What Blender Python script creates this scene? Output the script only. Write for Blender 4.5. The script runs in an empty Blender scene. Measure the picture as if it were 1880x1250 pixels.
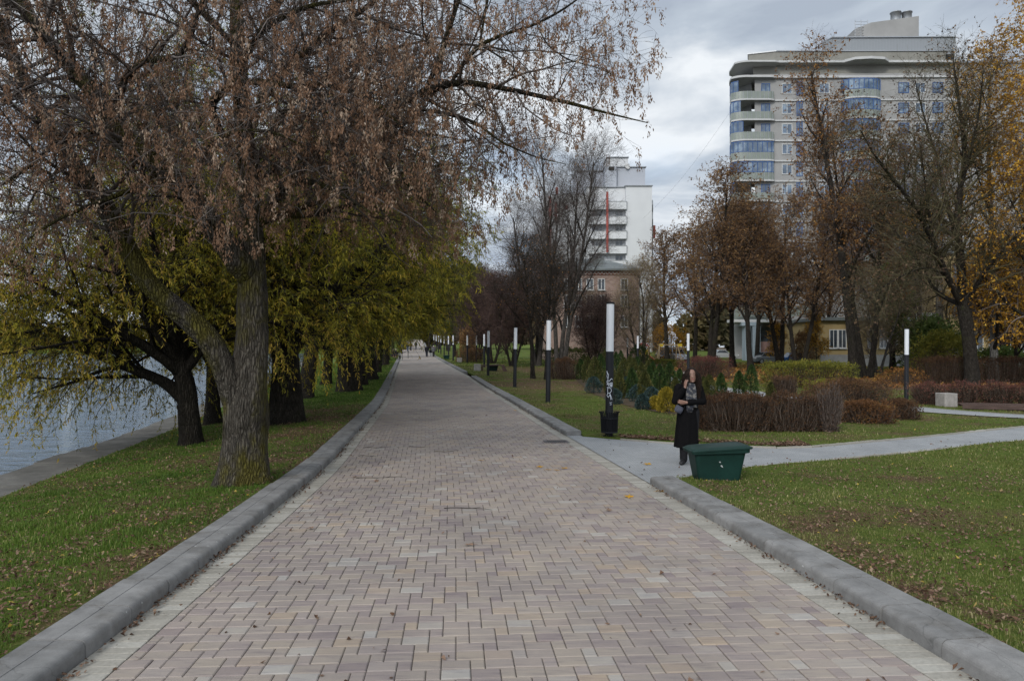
import bpy, bmesh, math, random
import numpy as np
from mathutils import Vector, Matrix, noise as mnoise
from mathutils.geometry import delaunay_2d_cdt

random.seed(11)
rng = np.random.default_rng(11)
SC = bpy.context.scene
COL = SC.collection
R = math.radians
FPX, EYE = 1350.0, 1.87          # focal length in photograph pixels, eye height above the path


def at(px, py, Y):
    """World point seen at a photograph pixel when it stands Y metres ahead."""
    return (px - 940.0) / FPX * Y, Y, EYE - (py - 637.0) / FPX * Y


def wx(px, Y):
    return (px - 940.0) / FPX * Y


def wz(py, Y):
    return EYE - (py - 637.0) / FPX * Y


def unit(v):
    return v / (v.length + 1e-9)


# ------------------------------------------------------------------ mesh builder
class MB:
    def __init__(s):
        s.v, s.q, s.t, s.n = [], [], [], 0
        s.ng = []

    def add(s, v, quads=None, tris=None, mat=0, tint=0.5, smooth=False, ngons=None):
        v = np.asarray(v, dtype=np.float64).reshape(-1, 3)
        tint = np.broadcast_to(np.asarray(tint, dtype=np.float64), (len(v),))
        s.v.append((v, tint))
        if quads is not None and len(quads):
            s.q.append((np.asarray(quads, dtype=np.int64).reshape(-1, 4) + s.n, mat, smooth))
        if tris is not None and len(tris):
            s.t.append((np.asarray(tris, dtype=np.int64).reshape(-1, 3) + s.n, mat, smooth))
        if ngons:
            for g in ngons:
                s.ng.append((np.asarray(g, dtype=np.int64) + s.n, mat, smooth))
        s.n += len(v)
        return s

    def box(s, c, size, rz=0.0, mat=0, tint=0.5, bev=0.0):
        x, y, z = (k / 2 for k in size)
        if bev <= 0:
            v = np.array([[-x, -y, -z], [x, -y, -z], [x, y, -z], [-x, y, -z], [-x, -y, z], [x, -y, z], [x, y, z], [-x, y, z]])
            q = [[0, 3, 2, 1], [4, 5, 6, 7], [0, 1, 5, 4], [1, 2, 6, 5], [2, 3, 7, 6], [3, 0, 4, 7]]
            tr = None
        else:
            bm = bmesh.new()
            bmesh.ops.create_cube(bm, size=1.0)
            for w in bm.verts:
                w.co = Vector((w.co.x * size[0], w.co.y * size[1], w.co.z * size[2]))
            bmesh.ops.bevel(bm, geom=bm.edges[:], offset=bev, segments=2, profile=0.5, affect='EDGES')
            bm.verts.index_update()
            v = np.array([w.co[:] for w in bm.verts])
            q = [[w.index for w in f.verts] for f in bm.faces if len(f.verts) == 4]
            tr = [[w.index for w in f.verts] for f in bm.faces if len(f.verts) == 3]
            bm.free()
        ca, sa = math.cos(rz), math.sin(rz)
        v = np.stack([v[:, 0] * ca - v[:, 1] * sa, v[:, 0] * sa + v[:, 1] * ca, v[:, 2]], 1) + np.array(c)
        return s.add(v, q, tr, mat, tint)

    def tubes(s, items, sides=4, mat=0, tint=None, smooth=True, cap=False):
        """items: list of (points, radii); grouped by length and built together."""
        groups = {}
        for k, (p, r) in enumerate(items):
            groups.setdefault(len(p), []).append((p, r, k))
        for n, g in groups.items():
            P = np.array([a[0] for a in g], dtype=np.float64)
            Rr = np.array([a[1] for a in g], dtype=np.float64)
            m = len(g)
            T = np.empty_like(P)
            T[:, 1:-1] = P[:, 2:] - P[:, :-2]
            T[:, 0] = P[:, 1] - P[:, 0]
            T[:, -1] = P[:, -1] - P[:, -2]
            T /= np.linalg.norm(T, axis=2, keepdims=True) + 1e-9
            mean = (P[:, -1] - P[:, 0])
            mean /= np.linalg.norm(mean, axis=1, keepdims=True) + 1e-9
            ref = np.where(np.abs(mean[:, 2:3]) > 0.7, np.array([[1.0, 0.13, 0.0]]), np.array([[0.05, 0.1, 1.0]]))
            N = np.cross(T, ref[:, None, :])
            N /= np.linalg.norm(N, axis=2, keepdims=True) + 1e-9
            B = np.cross(T, N)
            a = np.arange(sides) * (2 * math.pi / sides)
            V = (P[:, :, None, :] + (N[:, :, None, :] * np.cos(a)[None, None, :, None] + B[:, :, None, :] * np.sin(a)[None, None, :, None]) * Rr[:, :, None, None])
            V = V.reshape(-1, 3)
            i = np.arange(sides)
            j = (i + 1) % sides
            ring = np.stack([i, j, j + sides, i + sides], 1)
            q = (ring[None, None] + (np.arange(n - 1) * sides)[None, :, None, None] + (np.arange(m) * n * sides)[:, None, None, None]).reshape(-1, 4)
            tv = rng.random(m) if tint is None else np.full(m, tint)
            ng = None
            if cap:
                ng = []
                for k in range(m):
                    ng.append(list(range(k * n * sides + sides - 1, k * n * sides - 1, -1)))
                    ng.append(list(range((k * n + n - 1) * sides, (k * n + n) * sides)))
            s.add(V, q, None, mat, np.repeat(tv, n * sides), smooth, ng)
        return s

    def lathe(s, prof, n=24, c=(0, 0, 0), mat=0, tint=0.5, smooth=True, sx=1.0, sy=1.0):
        prof = np.array(prof, dtype=np.float64)
        a = np.arange(n) * 2 * math.pi / n
        V = np.stack([prof[:, 0:1] * np.cos(a) * sx, prof[:, 0:1] * np.sin(a) * sy, np.repeat(prof[:, 1:2], n, 1)], 2).reshape(-1, 3) + np.array(c)
        i = np.arange(n)
        j = (i + 1) % n
        ring = np.stack([i, j, j + n, i + n], 1)
        q = (ring[None] + (np.arange(len(prof) - 1) * n)[:, None, None]).reshape(-1, 4)
        m0, m1 = V[:n], V[-n:]
        s.add(V, q, None, mat, tint, smooth)
        return s.add(np.concatenate([m0, m1]), None, None, mat, tint, False, [list(range(n))[::-1], list(range(n, 2 * n))])

    def loft(s, rings, mat=0, tint=0.5, smooth=True, cap=True):
        rings = np.array(rings, dtype=np.float64)
        m, n = rings.shape[:2]
        i = np.arange(n)
        j = (i + 1) % n
        ring = np.stack([i, j, j + n, i + n], 1)
        q = (ring[None] + (np.arange(m - 1) * n)[:, None, None]).reshape(-1, 4)
        ng = [list(range(n))[::-1], list(range((m - 1) * n, m * n))] if cap else None
        return s.add(rings.reshape(-1, 3), q, None, mat, tint, smooth, ng)

    def prism(s, poly, z0, z1, mat=0, tint=0.5, top_off=(0, 0)):
        n = len(poly)
        p = np.array(poly, dtype=np.float64)
        v = np.concatenate([np.c_[p, np.full(n, z0)], np.c_[p + np.array(top_off), np.full(n, z1)]])
        i = np.arange(n)
        j = (i + 1) % n
        area = sum(p[k][0] * p[(k + 1) % n][1] - p[(k + 1) % n][0] * p[k][1] for k in range(n))
        q = np.stack([i, j, j + n, i + n], 1)
        b, t = list(range(n))[::-1], list(range(n, 2 * n))
        if area < 0:
            q = q[:, ::-1]
            b, t = b[::-1], t[::-1]
        return s.add(v, q, None, mat, tint, False, [b, t])

    def build(s, name, mats, parent=None, loc=(0, 0, 0)):
        me = bpy.data.meshes.new(name)
        V = np.concatenate([a for a, _ in s.v]) if s.v else np.zeros((0, 3))
        T = np.concatenate([b for _, b in s.v]) if s.v else np.zeros(0)
        polys = []
        for arr, k in ((s.q, 4), (s.t, 3)):
            for f, m, sm in arr:
                polys.append((f.reshape(-1), np.full(len(f), k), np.full(len(f), m), np.full(len(f), sm)))
        for g, m, sm in s.ng:
            polys.append((g, np.array([len(g)]), np.array([m]), np.array([sm])))
        loops = np.concatenate([p[0] for p in polys])
        tot = np.concatenate([p[1] for p in polys])
        mi = np.concatenate([p[2] for p in polys])
        sm = np.concatenate([p[3] for p in polys])
        me.vertices.add(len(V))
        me.vertices.foreach_set('co', V.reshape(-1).astype(np.float32))
        me.loops.add(len(loops))
        me.loops.foreach_set('vertex_index', loops.astype(np.int32))
        me.polygons.add(len(tot))
        me.polygons.foreach_set('loop_start', (np.cumsum(tot) - tot).astype(np.int32))
        me.polygons.foreach_set('loop_total', tot.astype(np.int32))
        me.polygons.foreach_set('material_index', mi.astype(np.int32))
        me.polygons.foreach_set('use_smooth', sm.astype(bool))
        at_ = me.attributes.new('tint', 'FLOAT', 'POINT')
        at_.data.foreach_set('value', T.astype(np.float32))
        me.update(calc_edges=True)
        for m in (mats if isinstance(mats, (list, tuple)) else [mats]):
            me.materials.append(m)
        o = bpy.data.objects.new(name, me)
        COL.objects.link(o)
        o.location = loc
        if parent is not None:
            o.parent = parent
        return o


def tag(o, label=None, cat=None, group=None, kind=None):
    if label:
        o['label'] = label
    if cat:
        o['category'] = cat
    if group:
        o['group'] = group
    if kind:
        o['kind'] = kind
    return o


def empty(name, loc, rz=0.0, label=None, cat=None, group=None):
    o = bpy.data.objects.new(name, None)
    COL.objects.link(o)
    o.location = loc
    o.rotation_euler = (0, 0, rz)
    o.empty_display_size = 0.2
    return tag(o, label, cat, group)


def dup(root, loc, rz=0.0, sc=None, label=None, group=None):
    r = root.copy()
    COL.objects.link(r)
    r.location = loc
    r.rotation_euler = (0, 0, rz)
    if sc is not None:
        r.scale = sc if isinstance(sc, (tuple, list)) else (sc, sc, sc)
    if label:
        r['label'] = label
    if group:
        r['group'] = group
    for ch in list(root.children):
        c = ch.copy()
        COL.objects.link(c)
        c.parent = r
        for g in ch.children:
            d = g.copy()
            COL.objects.link(d)
            d.parent = c
    return r


# ------------------------------------------------------------------ materials
def new_mat(name):
    m = bpy.data.materials.new(name)
    m.use_nodes = True
    nt = m.node_tree
    return m, nt, nt.nodes['Principled BSDF'], nt.nodes['Material Output']


def ramp(nt, fac, stops):
    r = nt.nodes.new('ShaderNodeValToRGB')
    e = r.color_ramp.elements
    while len(e) > 1:
        e.remove(e[-1])
    for k, (p, c) in enumerate(stops):
        x = e[0] if k == 0 else e.new(p)
        x.position = p
        x.color = (*c, 1)
    nt.links.new(fac, r.inputs['Fac'])
    return r.outputs['Color']


def tex_noise(nt, scale, detail=6, rough=0.6, mapping=(1, 1, 1), coord='Object'):
    tc = nt.nodes.new('ShaderNodeTexCoord')
    mp = nt.nodes.new('ShaderNodeMapping')
    mp.inputs['Scale'].default_value = mapping
    nt.links.new(tc.outputs[coord], mp.inputs['Vector'])
    n = nt.nodes.new('ShaderNodeTexNoise')
    n.inputs['Scale'].default_value = scale
    n.inputs['Detail'].default_value = detail
    n.inputs['Roughness'].default_value = rough
    nt.links.new(mp.outputs['Vector'], n.inputs['Vector'])
    return n.outputs['Fac']


def mixc(nt, fac, a, b, mode='MIX'):
    m = nt.nodes.new('ShaderNodeMix')
    m.data_type = 'RGBA'
    m.blend_type = mode
    for sock, val in ((m.inputs['Factor'], fac), (m.inputs['A'], a), (m.inputs['B'], b)):
        pass
    fs = [i for i in m.inputs if i.name == 'Factor' and i.type == 'VALUE'][0]
    a_s = [i for i in m.inputs if i.name == 'A' and i.type == 'RGBA'][0]
    b_s = [i for i in m.inputs if i.name == 'B' and i.type == 'RGBA'][0]
    for sk, v in ((fs, fac), (a_s, a), (b_s, b)):
        if hasattr(v, 'is_output'):
            nt.links.new(v, sk)
        elif isinstance(v, (int, float)):
            sk.default_value = v
        else:
            sk.default_value = (*v, 1)
    return [o for o in m.outputs if o.type == 'RGBA'][0]


def attr(nt, name='tint'):
    a = nt.nodes.new('ShaderNodeAttribute')
    a.attribute_name = name
    return a.outputs['Fac']


def bump(nt, bsdf, height, strength=0.3, dist=0.02):
    b = nt.nodes.new('ShaderNodeBump')
    b.inputs['Strength'].default_value = strength
    b.inputs['Distance'].default_value = dist
    nt.links.new(height, b.inputs['Height'])
    nt.links.new(b.outputs['Normal'], bsdf.inputs['Normal'])


def M_noise(name, stops, scale=4.0, rough=0.8, bstr=0.0, bscale=None, bdist=0.02, spec=0.3, mapping=(1, 1, 1), metal=0.0, detail=6, speck=None):
    m, nt, b, _ = new_mat(name)
    f = tex_noise(nt, scale, detail, 0.62, mapping)
    c = ramp(nt, f, stops)
    if speck:
        f3 = tex_noise(nt, speck[0], 3, 0.6)
        s3 = ramp(nt, f3, [(0.35, (speck[1],) * 3), (0.65, (speck[2],) * 3)])
        c = mixc(nt, 1.0, c, s3, 'MULTIPLY')
    nt.links.new(c, b.inputs['Base Color'])
    b.inputs['Roughness'].default_value = rough
    b.inputs['Specular IOR Level'].default_value = spec
    b.inputs['Metallic'].default_value = metal
    if bstr:
        f2 = tex_noise(nt, bscale or scale * 3, 8, 0.65, mapping)
        bump(nt, b, f2, bstr, bdist)
    return m


def M_tint(name, stops, rough=0.75, spec=0.25, noise=None, transl=0.0):
    """Colour picked per piece by the 'tint' attribute, with an optional fine mottling."""
    m, nt, b, out = new_mat(name)
    c = ramp(nt, attr(nt), stops)
    if noise:
        f = tex_noise(nt, noise[0], 5, 0.65)
        s = ramp(nt, f, [(0.3, (noise[1],) * 3), (0.7, (noise[2],) * 3)])
        c = mixc(nt, 1.0, c, s, 'MULTIPLY')
    nt.links.new(c, b.inputs['Base Color'])
    b.inputs['Roughness'].default_value = rough
    b.inputs['Specular IOR Level'].default_value = spec
    if transl > 0:
        t = nt.nodes.new('ShaderNodeBsdfTranslucent')
        nt.links.new(c, t.inputs['Color'])
        mx = nt.nodes.new('ShaderNodeMixShader')
        mx.inputs['Fac'].default_value = transl
        nt.links.new(b.outputs['BSDF'], mx.inputs[1])
        nt.links.new(t.outputs['BSDF'], mx.inputs[2])
        nt.links.new(mx.outputs['Shader'], out.inputs['Surface'])
    return m


def M_flat(name, col, rough=0.5, spec=0.4, metal=0.0, var=0.12, scale=6.0, bstr=0.0):
    lo = tuple(max(0, k * (1 - var)) for k in col)
    hi = tuple(min(1, k * (1 + var)) for k in col)
    return M_noise(name, [(0.3, lo), (0.7, hi)], scale, rough, bstr, scale * 8, 0.004, spec, metal=metal)


def M_glass(name, col=(0.03, 0.045, 0.06), rough=0.06, spec=0.7):
    return M_noise(name, [(0.35, tuple(k * 0.5 for k in col)), (0.65, tuple(k * 1.6 for k in col))], 0.35, rough, 0.12, 0.9, 0.05, spec)


# ------------------------------------------------------------------ camera, sky, sun
cam = bpy.data.cameras.new('camera')
cam.sensor_fit = 'HORIZONTAL'
cam.sensor_width = 36.0
cam.lens = 36.0 * FPX / 1880.0
cam.shift_y = 12.0 / 1880.0
cam.clip_start, cam.clip_end = 0.1, 6000
camo = bpy.data.objects.new('camera', cam)
COL.objects.link(camo)
camo.location = (0, 0, EYE)
camo.rotation_euler = (R(90), 0, 0)
SC.camera = camo
cam.dof.use_dof = True
cam.dof.focus_distance = 9.0
cam.dof.aperture_fstop = 5.6

SUN_EL, SUN_AZ = 32.0, 205.0      # azimuth clockwise from +Y
w = bpy.data.worlds.new('World')
SC.world = w
w.use_nodes = True
nt = w.node_tree
bg = nt.nodes['Background']
sky = nt.nodes.new('ShaderNodeTexSky')
sky.sky_type = 'NISHITA'
sky.sun_disc = False
sky.sun_elevation = R(SUN_EL)
sky.sun_rotation = R(SUN_AZ)
sky.dust_density = 1.5
tc = nt.nodes.new('ShaderNodeTexCoord')
sep = nt.nodes.new('ShaderNodeSeparateXYZ')
nt.links.new(tc.outputs['Generated'], sep.inputs[0])


def wmath(op, a, b=None, clamp=False):
    m = nt.nodes.new('ShaderNodeMath')
    m.operation = op
    m.use_clamp = clamp
    for k, v in ((0, a), (1, b)):
        if v is None:
            continue
        if hasattr(v, 'is_output'):
            nt.links.new(v, m.inputs[k])
        else:
            m.inputs[k].default_value = v
    return m.outputs[0]


zz = wmath('ADD', wmath('MAXIMUM', sep.outputs['Z'], 0.0), 0.16)
cmb = nt.nodes.new('ShaderNodeCombineXYZ')
nt.links.new(wmath('DIVIDE', sep.outputs['X'], zz), cmb.inputs[0])
nt.links.new(wmath('DIVIDE', sep.outputs['Y'], zz), cmb.inputs[1])
cmb.inputs[2].default_value = 1.4
n1 = nt.nodes.new('ShaderNodeTexNoise')
n1.inputs['Scale'].default_value = 2.3
n1.inputs['Detail'].default_value = 9
n1.inputs['Roughness'].default_value = 0.52
n1.inputs['Distortion'].default_value = 0.35
nt.links.new(cmb.outputs[0], n1.inputs['Vector'])
n2 = nt.nodes.new('ShaderNodeTexNoise')
n2.inputs['Scale'].default_value = 0.75
n2.inputs['Detail'].default_value = 7
n2.inputs['Roughness'].default_value = 0.5
mp2 = nt.nodes.new('ShaderNodeMapping')
mp2.inputs['Location'].default_value = (2.3, 5.1, 0)
nt.links.new(cmb.outputs[0], mp2.inputs['Vector'])
nt.links.new(mp2.outputs[0], n2.inputs['Vector'])
cloud_col = ramp(nt, n1.outputs['Fac'], [(0.36, (2.0, 2.3, 2.75)), (0.45, (2.45, 2.78, 3.2)), (0.53, (3.25, 3.52, 3.84)), (0.62, (4.2, 4.4, 4.6))])
cover = ramp(nt, n2.outputs['Fac'], [(0.26, (0.75,) * 3), (0.42, (1, 1, 1))])
skyc = mixc(nt, cover, sky.outputs['Color'], cloud_col)
# cloud glow added round the veiled sun, behind the camera, lighting camera-facing surfaces
_az, _el = R(SUN_AZ), R(SUN_EL)
dp = nt.nodes.new('ShaderNodeVectorMath')
dp.operation = 'DOT_PRODUCT'
nt.links.new(tc.outputs['Generated'], dp.inputs[0])
dp.inputs[1].default_value = (math.sin(_az) * math.cos(_el), math.cos(_az) * math.cos(_el), math.sin(_el))
glow = wmath('ADD', wmath('MULTIPLY', wmath('POWER', wmath('MAXIMUM', dp.outputs['Value'], 0.0), 1.6), 1.5), 1.0)
gl = nt.nodes.new('ShaderNodeVectorMath')
gl.operation = 'SCALE'
nt.links.new(skyc, gl.inputs[0])
nt.links.new(glow, gl.inputs['Scale'])
skyc = gl.outputs[0]
nt.links.new(skyc, bg.inputs['Color'])
bg.inputs['Strength'].default_value = 0.13

sd = bpy.data.lights.new('sun', 'SUN')
sd.energy = 1.3
sd.angle = R(14)
sd.color = (1.0, 0.96, 0.9)
so = bpy.data.objects.new('sun', sd)
COL.objects.link(so)
az = R(SUN_AZ)
dirv = Vector((math.sin(az) * math.cos(R(SUN_EL)), math.cos(az) * math.cos(R(SUN_EL)), math.sin(R(SUN_EL))))
so.rotation_euler = (-dirv).to_track_quat('-Z', 'Y').to_euler()
so.location = (0, -20, 40)
SC.view_settings.view_transform = 'Standard'
SC.view_settings.look = 'None'
SC.view_settings.exposure = 0.70
SC.view_settings.gamma = 1.0
SC.cycles.max_bounces = 6
SC.cycles.diffuse_bounces = 3
SC.cycles.transparent_max_bounces = 4
SC.cycles.use_denoising = True
# ------------------------------------------------------------------ people (modelled at the origin facing -y, placed later)
m_skin = M_noise('skin', [(0.3, (0.18, 0.102, 0.075)), (0.7, (0.225, 0.13, 0.098))], 6, 0.5, 0.0, 4, 0.01, 0.35)
m_lips = M_flat('lips', (0.30, 0.09, 0.08), 0.45, 0.3)
m_eye = M_flat('eye_dark', (0.02, 0.014, 0.012), 0.2, 0.5)
m_eyewhite = M_flat('eye_white', (0.22, 0.20, 0.19), 0.3, 0.4)
m_blackwool = M_noise('black_wool', [(0.3, (0.0035, 0.0035, 0.004)), (0.7, (0.008, 0.0075, 0.008))], 40, 0.95, 0.4, 160, 0.004, 0.05)
m_blackcloth = M_flat('black_trousers', (0.009, 0.009, 0.011), 0.85, 0.2, 0, 0.2, 20)
m_shoe = M_flat('black_shoe', (0.012, 0.012, 0.013), 0.45, 0.4)
m_hair_dark = M_tint('dark_brown_hair', [(0, (0.008, 0.005, 0.004)), (0.7, (0.020, 0.012, 0.009)), (1, (0.030, 0.018, 0.013))], 0.65, 0.12)
m_scarf = M_noise('checked_scarf', [(0.44, (0.03, 0.032, 0.04)), (0.53, (0.05, 0.052, 0.06)), (0.60, (0.19, 0.175, 0.155)), (0.66, (0.045, 0.05, 0.065))], 20, 0.95, 0.4, 90, 0.006, 0.1)
m_bagfab = M_noise('grey_blue_bag_cloth', [(0.3, (0.035, 0.037, 0.052)), (0.7, (0.075, 0.08, 0.105))], 14, 0.8, 0.2, 60, 0.004, 0.2)
m_phone = M_flat('phone_case', (0.01, 0.01, 0.012), 0.25, 0.6)


def ball_tube(mb, pts, rad, sides=12):
    """Closed limb with rounded ends."""
    p = [np.array(q, dtype=float) for q in pts]
    a, c = p[1] - p[0], p[-1] - p[-2]
    a /= np.linalg.norm(a)
    c /= np.linalg.norm(c)
    P = [p[0] - a * rad[0] * .85, p[0] - a * rad[0] * .55] + p + [p[-1] + c * rad[-1] * .55, p[-1] + c * rad[-1] * .85]
    r = [rad[0] * .4, rad[0] * .82] + list(rad) + [rad[-1] * .82, rad[-1] * .4]
    mb.tubes([(P, r)], sides, 0, 0.5, True, True)


def ellipse(cx_, cy_, z, a, b_, n=28, fold=0.0, k=9, ph=0.0):
    t = np.arange(n) * 2 * math.pi / n
    m = 1 + fold * np.sin(k * t + ph) + fold * .5 * np.sin((k * 2 - 3) * t + 2 * ph)
    return [(cx_ + a * mm * math.cos(q), cy_ + b_ * mm * math.sin(q), z) for q, mm in zip(t, m)]


def fuse(name, mb, mats, parent, voxel=0.006, it=4, tint=0.5):
    o = mb.build(name, mats)
    r = o.modifiers.new('fuse', 'REMESH')
    r.mode = 'VOXEL'
    r.voxel_size = voxel
    r.use_smooth_shade = True
    if it:
        s = o.modifiers.new('ease', 'SMOOTH')
        s.iterations, s.factor = it, 0.5
    dg_ = bpy.context.evaluated_depsgraph_get()
    me = bpy.data.meshes.new_from_object(o.evaluated_get(dg_))
    o.modifiers.clear()
    old = o.data
    o.data = me
    bpy.data.meshes.remove(old)
    me.name = name
    if len(me.materials) == 0:
        for m in (mats if isinstance(mats, (list, tuple)) else [mats]):
            me.materials.append(m)
    if parent is not None:
        o.parent = parent
    return o


def head_shape(mb, c, s=1.0, turn=0.0, tilt=0.0):
    """Skull, jaw, nose, ears as closed lofts about the head centre c."""
    c = np.array(c)
    rows = []
    prof = [(-.118, .030, .034, -.035), (-.110, .046, .050, -.030), (-.085, .058, .070, -.018), (-.055, .066, .082, -.010), (-.02, .071, .090, -.004), (.02, .074, .094, 0), (.055, .072, .092, .003), (.085, .060, .078, .006), (.105, .040, .052, .008), (.114, .016, .022, .008)]
    for z, a, b_, oy in prof:
        rows.append([(x, y, zz) for x, y, zz in ellipse(0, oy, z, a, b_, 20)])
    V = np.array(rows) * s
    ca, sa, cb, sb = math.cos(turn), math.sin(turn), math.cos(tilt), math.sin(tilt)
    Rm = np.array([[ca, -sa, 0], [sa, ca, 0], [0, 0, 1]]) @ np.array([[cb, 0, sb], [0, 1, 0], [-sb, 0, cb]])
    mb.loft((V.reshape(-1, 3) @ Rm.T + c).reshape(V.shape), 0, 0.5)
    T = lambda p: tuple(Rm @ (np.array(p) * s) + c)
    nose = [[(-.008, -.084, .02), (.008, -.084, .02), (.006, -.07, .022), (-.006, -.07, .022)], [(-.011, -.102, -.012), (.011, -.102, -.012), (.012, -.07, -.01), (-.012, -.07, -.01)],
            [(-.017, -.108, -.03), (.017, -.108, -.03), (.016, -.07, -.03), (-.016, -.07, -.03)], [(-.013, -.092, -.04), (.013, -.092, -.04), (.013, -.07, -.04), (-.013, -.07, -.04)]]
    mb.loft([[T(p) for p in r_] for r_ in nose[::-1]], 0, .5)
    for sx in (-1, 1):
        ball_tube(mb, [T((sx * .073, .005, -.028)), T((sx * .080, .012, 0)), T((sx * .077, .014, .02))], [.012 * s, .016 * s, .012 * s], 8)
        ball_tube(mb, [T((sx * .014, -.083, .030)), T((sx * .034, -.080, .034)), T((sx * .052, -.066, .028))], [.008 * s] * 3, 6)
    ball_tube(mb, [T((-.02, -.088, -.062)), T((.02, -.088, -.062))], [.009 * s, .009 * s], 8)
    ball_tube(mb, [T((-.012, -.078, -.10)), T((.012, -.078, -.10))], [.018 * s, .018 * s], 8)
    return T


def finger(mb, base, d, up, lens, r, curl):
    """Three bones bending towards 'up' by curl degrees at each joint."""
    d, up = unit(Vector(d)), Vector(up)
    up = unit(up - d * up.dot(d))
    pts = [Vector(base)]
    for k, L in enumerate(lens):
        a = R(curl * (0.6 if k == 0 else 1.0))
        d, up = unit(d * math.cos(a) + up * math.sin(a)), unit(up * math.cos(a) - d * math.sin(a))
        pts.append(pts[-1] + d * L)
    ball_tube(mb, [tuple(p) for p in pts], [r, r * .95, r * .86, r * .75], 8)


def hand(mb, wrist, d, palm_n, s=1.0, curl=30, thumb_side=1, curls=None):
    """Palm with five separate fingers. d: towards the fingers, palm_n: out of the palm."""
    d, n = unit(Vector(d)), Vector(palm_n)
    n = unit(n - d * n.dot(d))
    sd = unit(d.cross(n)) * thumb_side
    w0 = Vector(wrist)
    for o_, r0, r1 in ((-.026, .015, .014), (-.009, .017, .0145), (.009, .017, .0145), (.025, .015, .014)):
        ball_tube(mb, [tuple(w0 + sd * o_ * .6 * s + d * .008 * s), tuple(w0 + sd * o_ * s + d * .075 * s)], [r0 * s, r1 * s], 8)
    for k, (o_, L) in enumerate(((.027, .072), (.009, .08), (-.0095, .075), (-.0275, .060))):
        b_ = w0 + sd * o_ * s + d * .080 * s
        c_ = (curls[k] if curls else curl + 3 * k)
        finger(mb, b_, d + sd * o_ * 2.2, n, [L * .46 * s, L * .31 * s, L * .26 * s], .0083 * s, c_)
    b_ = w0 + sd * .027 * s + d * .022 * s
    finger(mb, b_, d * .62 + sd * .75 + n * .35, n * .6 - sd * .6 + d * .3, [.038 * s, .032 * s, .026 * s], .0100 * s, 18)


def hair_strands(mb, c, n, zlo, zhi, rad, gap=0.75, seed=4, wave=0.012, r0=0.0045, front=0.0):
    g = random.Random(seed)
    items = []
    c = np.array(c)
    for k in range(n):
        a = g.uniform(gap, 2 * math.pi - gap) - math.pi / 2
        e = g.uniform(0.15, 1.45)
        sx, sy, sz = math.cos(a) * math.cos(e) * .082, math.sin(a) * math.cos(e) * .10 + .008, math.sin(e) * .122 + .0
        zend = g.uniform(zlo, zhi)
        ro = rad * g.uniform(.72, 1.1)
        pts = []
        m = 14
        ph, fq = g.uniform(0, 6.28), g.uniform(2.2, 4.2)
        for i in range(m):
            t = i / (m - 1)
            z = c[2] + sz + (zend - c[2] - sz) * (t ** 1.25)
            q = min(1, t * 2.2)
            rr = (1 - q) * 1.0 + q
            x = sx * (1 - q) + math.cos(a) * ro * q * (1 - .12 * t)
            y = sy * (1 - q) + math.sin(a) * ro * .9 * q * (1 - .2 * t)
            wv_ = wave * min(1, t * 3)
            pts.append((c[0] + x + wv_ * math.sin(fq * t * 6.28 + ph), c[1] + y + wv_ * math.cos(fq * t * 6.28 + ph * 1.3), z + .012 * math.sin(math.pi * min(1, t * 4)) * (t < .25)))
        items.append((pts, [r0 * (1 - .55 * i / (m - 1)) for i in range(m)]))
    mb.tubes(items, 4, 0)


# ---- the woman on the phone
woman = empty('person', (0, 0, 0))
mb = MB()
HC_ = (0.045, -.035, 1.530)
T_ = head_shape(mb, HC_, 1.0, -0.10, -0.10)
ball_tube(mb, [(0.0, .0, 1.30), (.012, -.008, 1.38), (.035, -.018, 1.45)], [.062, .052, .052], 14)
mb.loft([ellipse(0, 0, z, a, b_) for z, a, b_ in ((.82, .14, .10), (.92, .16, .115), (1.06, .135, .10), (1.2, .155, .11), (1.30, .165, .10), (1.37, .10, .07))], 0, .5)
for sx, toe in ((-1, (-.16, -.135, .028)), (1, (.11, -.20, .028))):
    ball_tube(mb, [(sx * .085, 0, .86), (sx * .082, -.012, .47), (sx * .08, .02, .085)], [.082, .056, .038], 14)
    ball_tube(mb, [(sx * .08, .03, .045), (toe[0] * .6 + sx * .03, toe[1] * .55, .04), toe], [.034, .036, .026], 10)
SH_R, EL_R, WR_R = (-.165, .0, 1.325), (-.250, -.075, 1.085), (-.100, -.160, 1.325)
SH_L, EL_L, WR_L = (.175, .0, 1.320), (.240, -.045, 1.085), (-.085, -.215, 1.075)
ball_tube(mb, [SH_R, EL_R], [.048, .038], 12)
ball_tube(mb, [EL_R, WR_R], [.038, .027], 12)
ball_tube(mb, [SH_L, EL_L], [.048, .038], 12)
ball_tube(mb, [EL_L, WR_L], [.038, .027], 12)
hand(mb, (-.096, -.158, 1.338), (.16, .12, 1.0), (.85, .45, -.1), .95, 26, 1, (16, 22, 26, 30))
hand(mb, (-.097, -.218, 1.075), (-1, .02, .12), (0.05, .9, .25), .95, 24, 1)
fuse('body', mb, m_skin, woman, 0.0052, 3)
for sx in (-1, 1):
    mb = MB()
    mb.lathe([(.0005, -.0095), (.006, -.007), (.0105, 0), (.006, .007), (.0005, .0095)], 10, T_((sx * .031, -.0772, .012)), 0)
    mb.lathe([(.0005, -.006), (.0045, -.004), (.0062, 0), (.0045, .004), (.0005, .006)], 10, T_((sx * .031, -.0836, .012)), 1)
    mb.build('eye', [m_eyewhite, m_eye], woman)
mb = MB()
mb.tubes([([T_((-.023, -.091, -.062)), T_((-.008, -.098, -.059)), T_((.008, -.098, -.059)), T_((.023, -.091, -.062))], [.002, .0062, .0062, .002])], 8, 0)
mb.build('lips', m_lips, woman)
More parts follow.
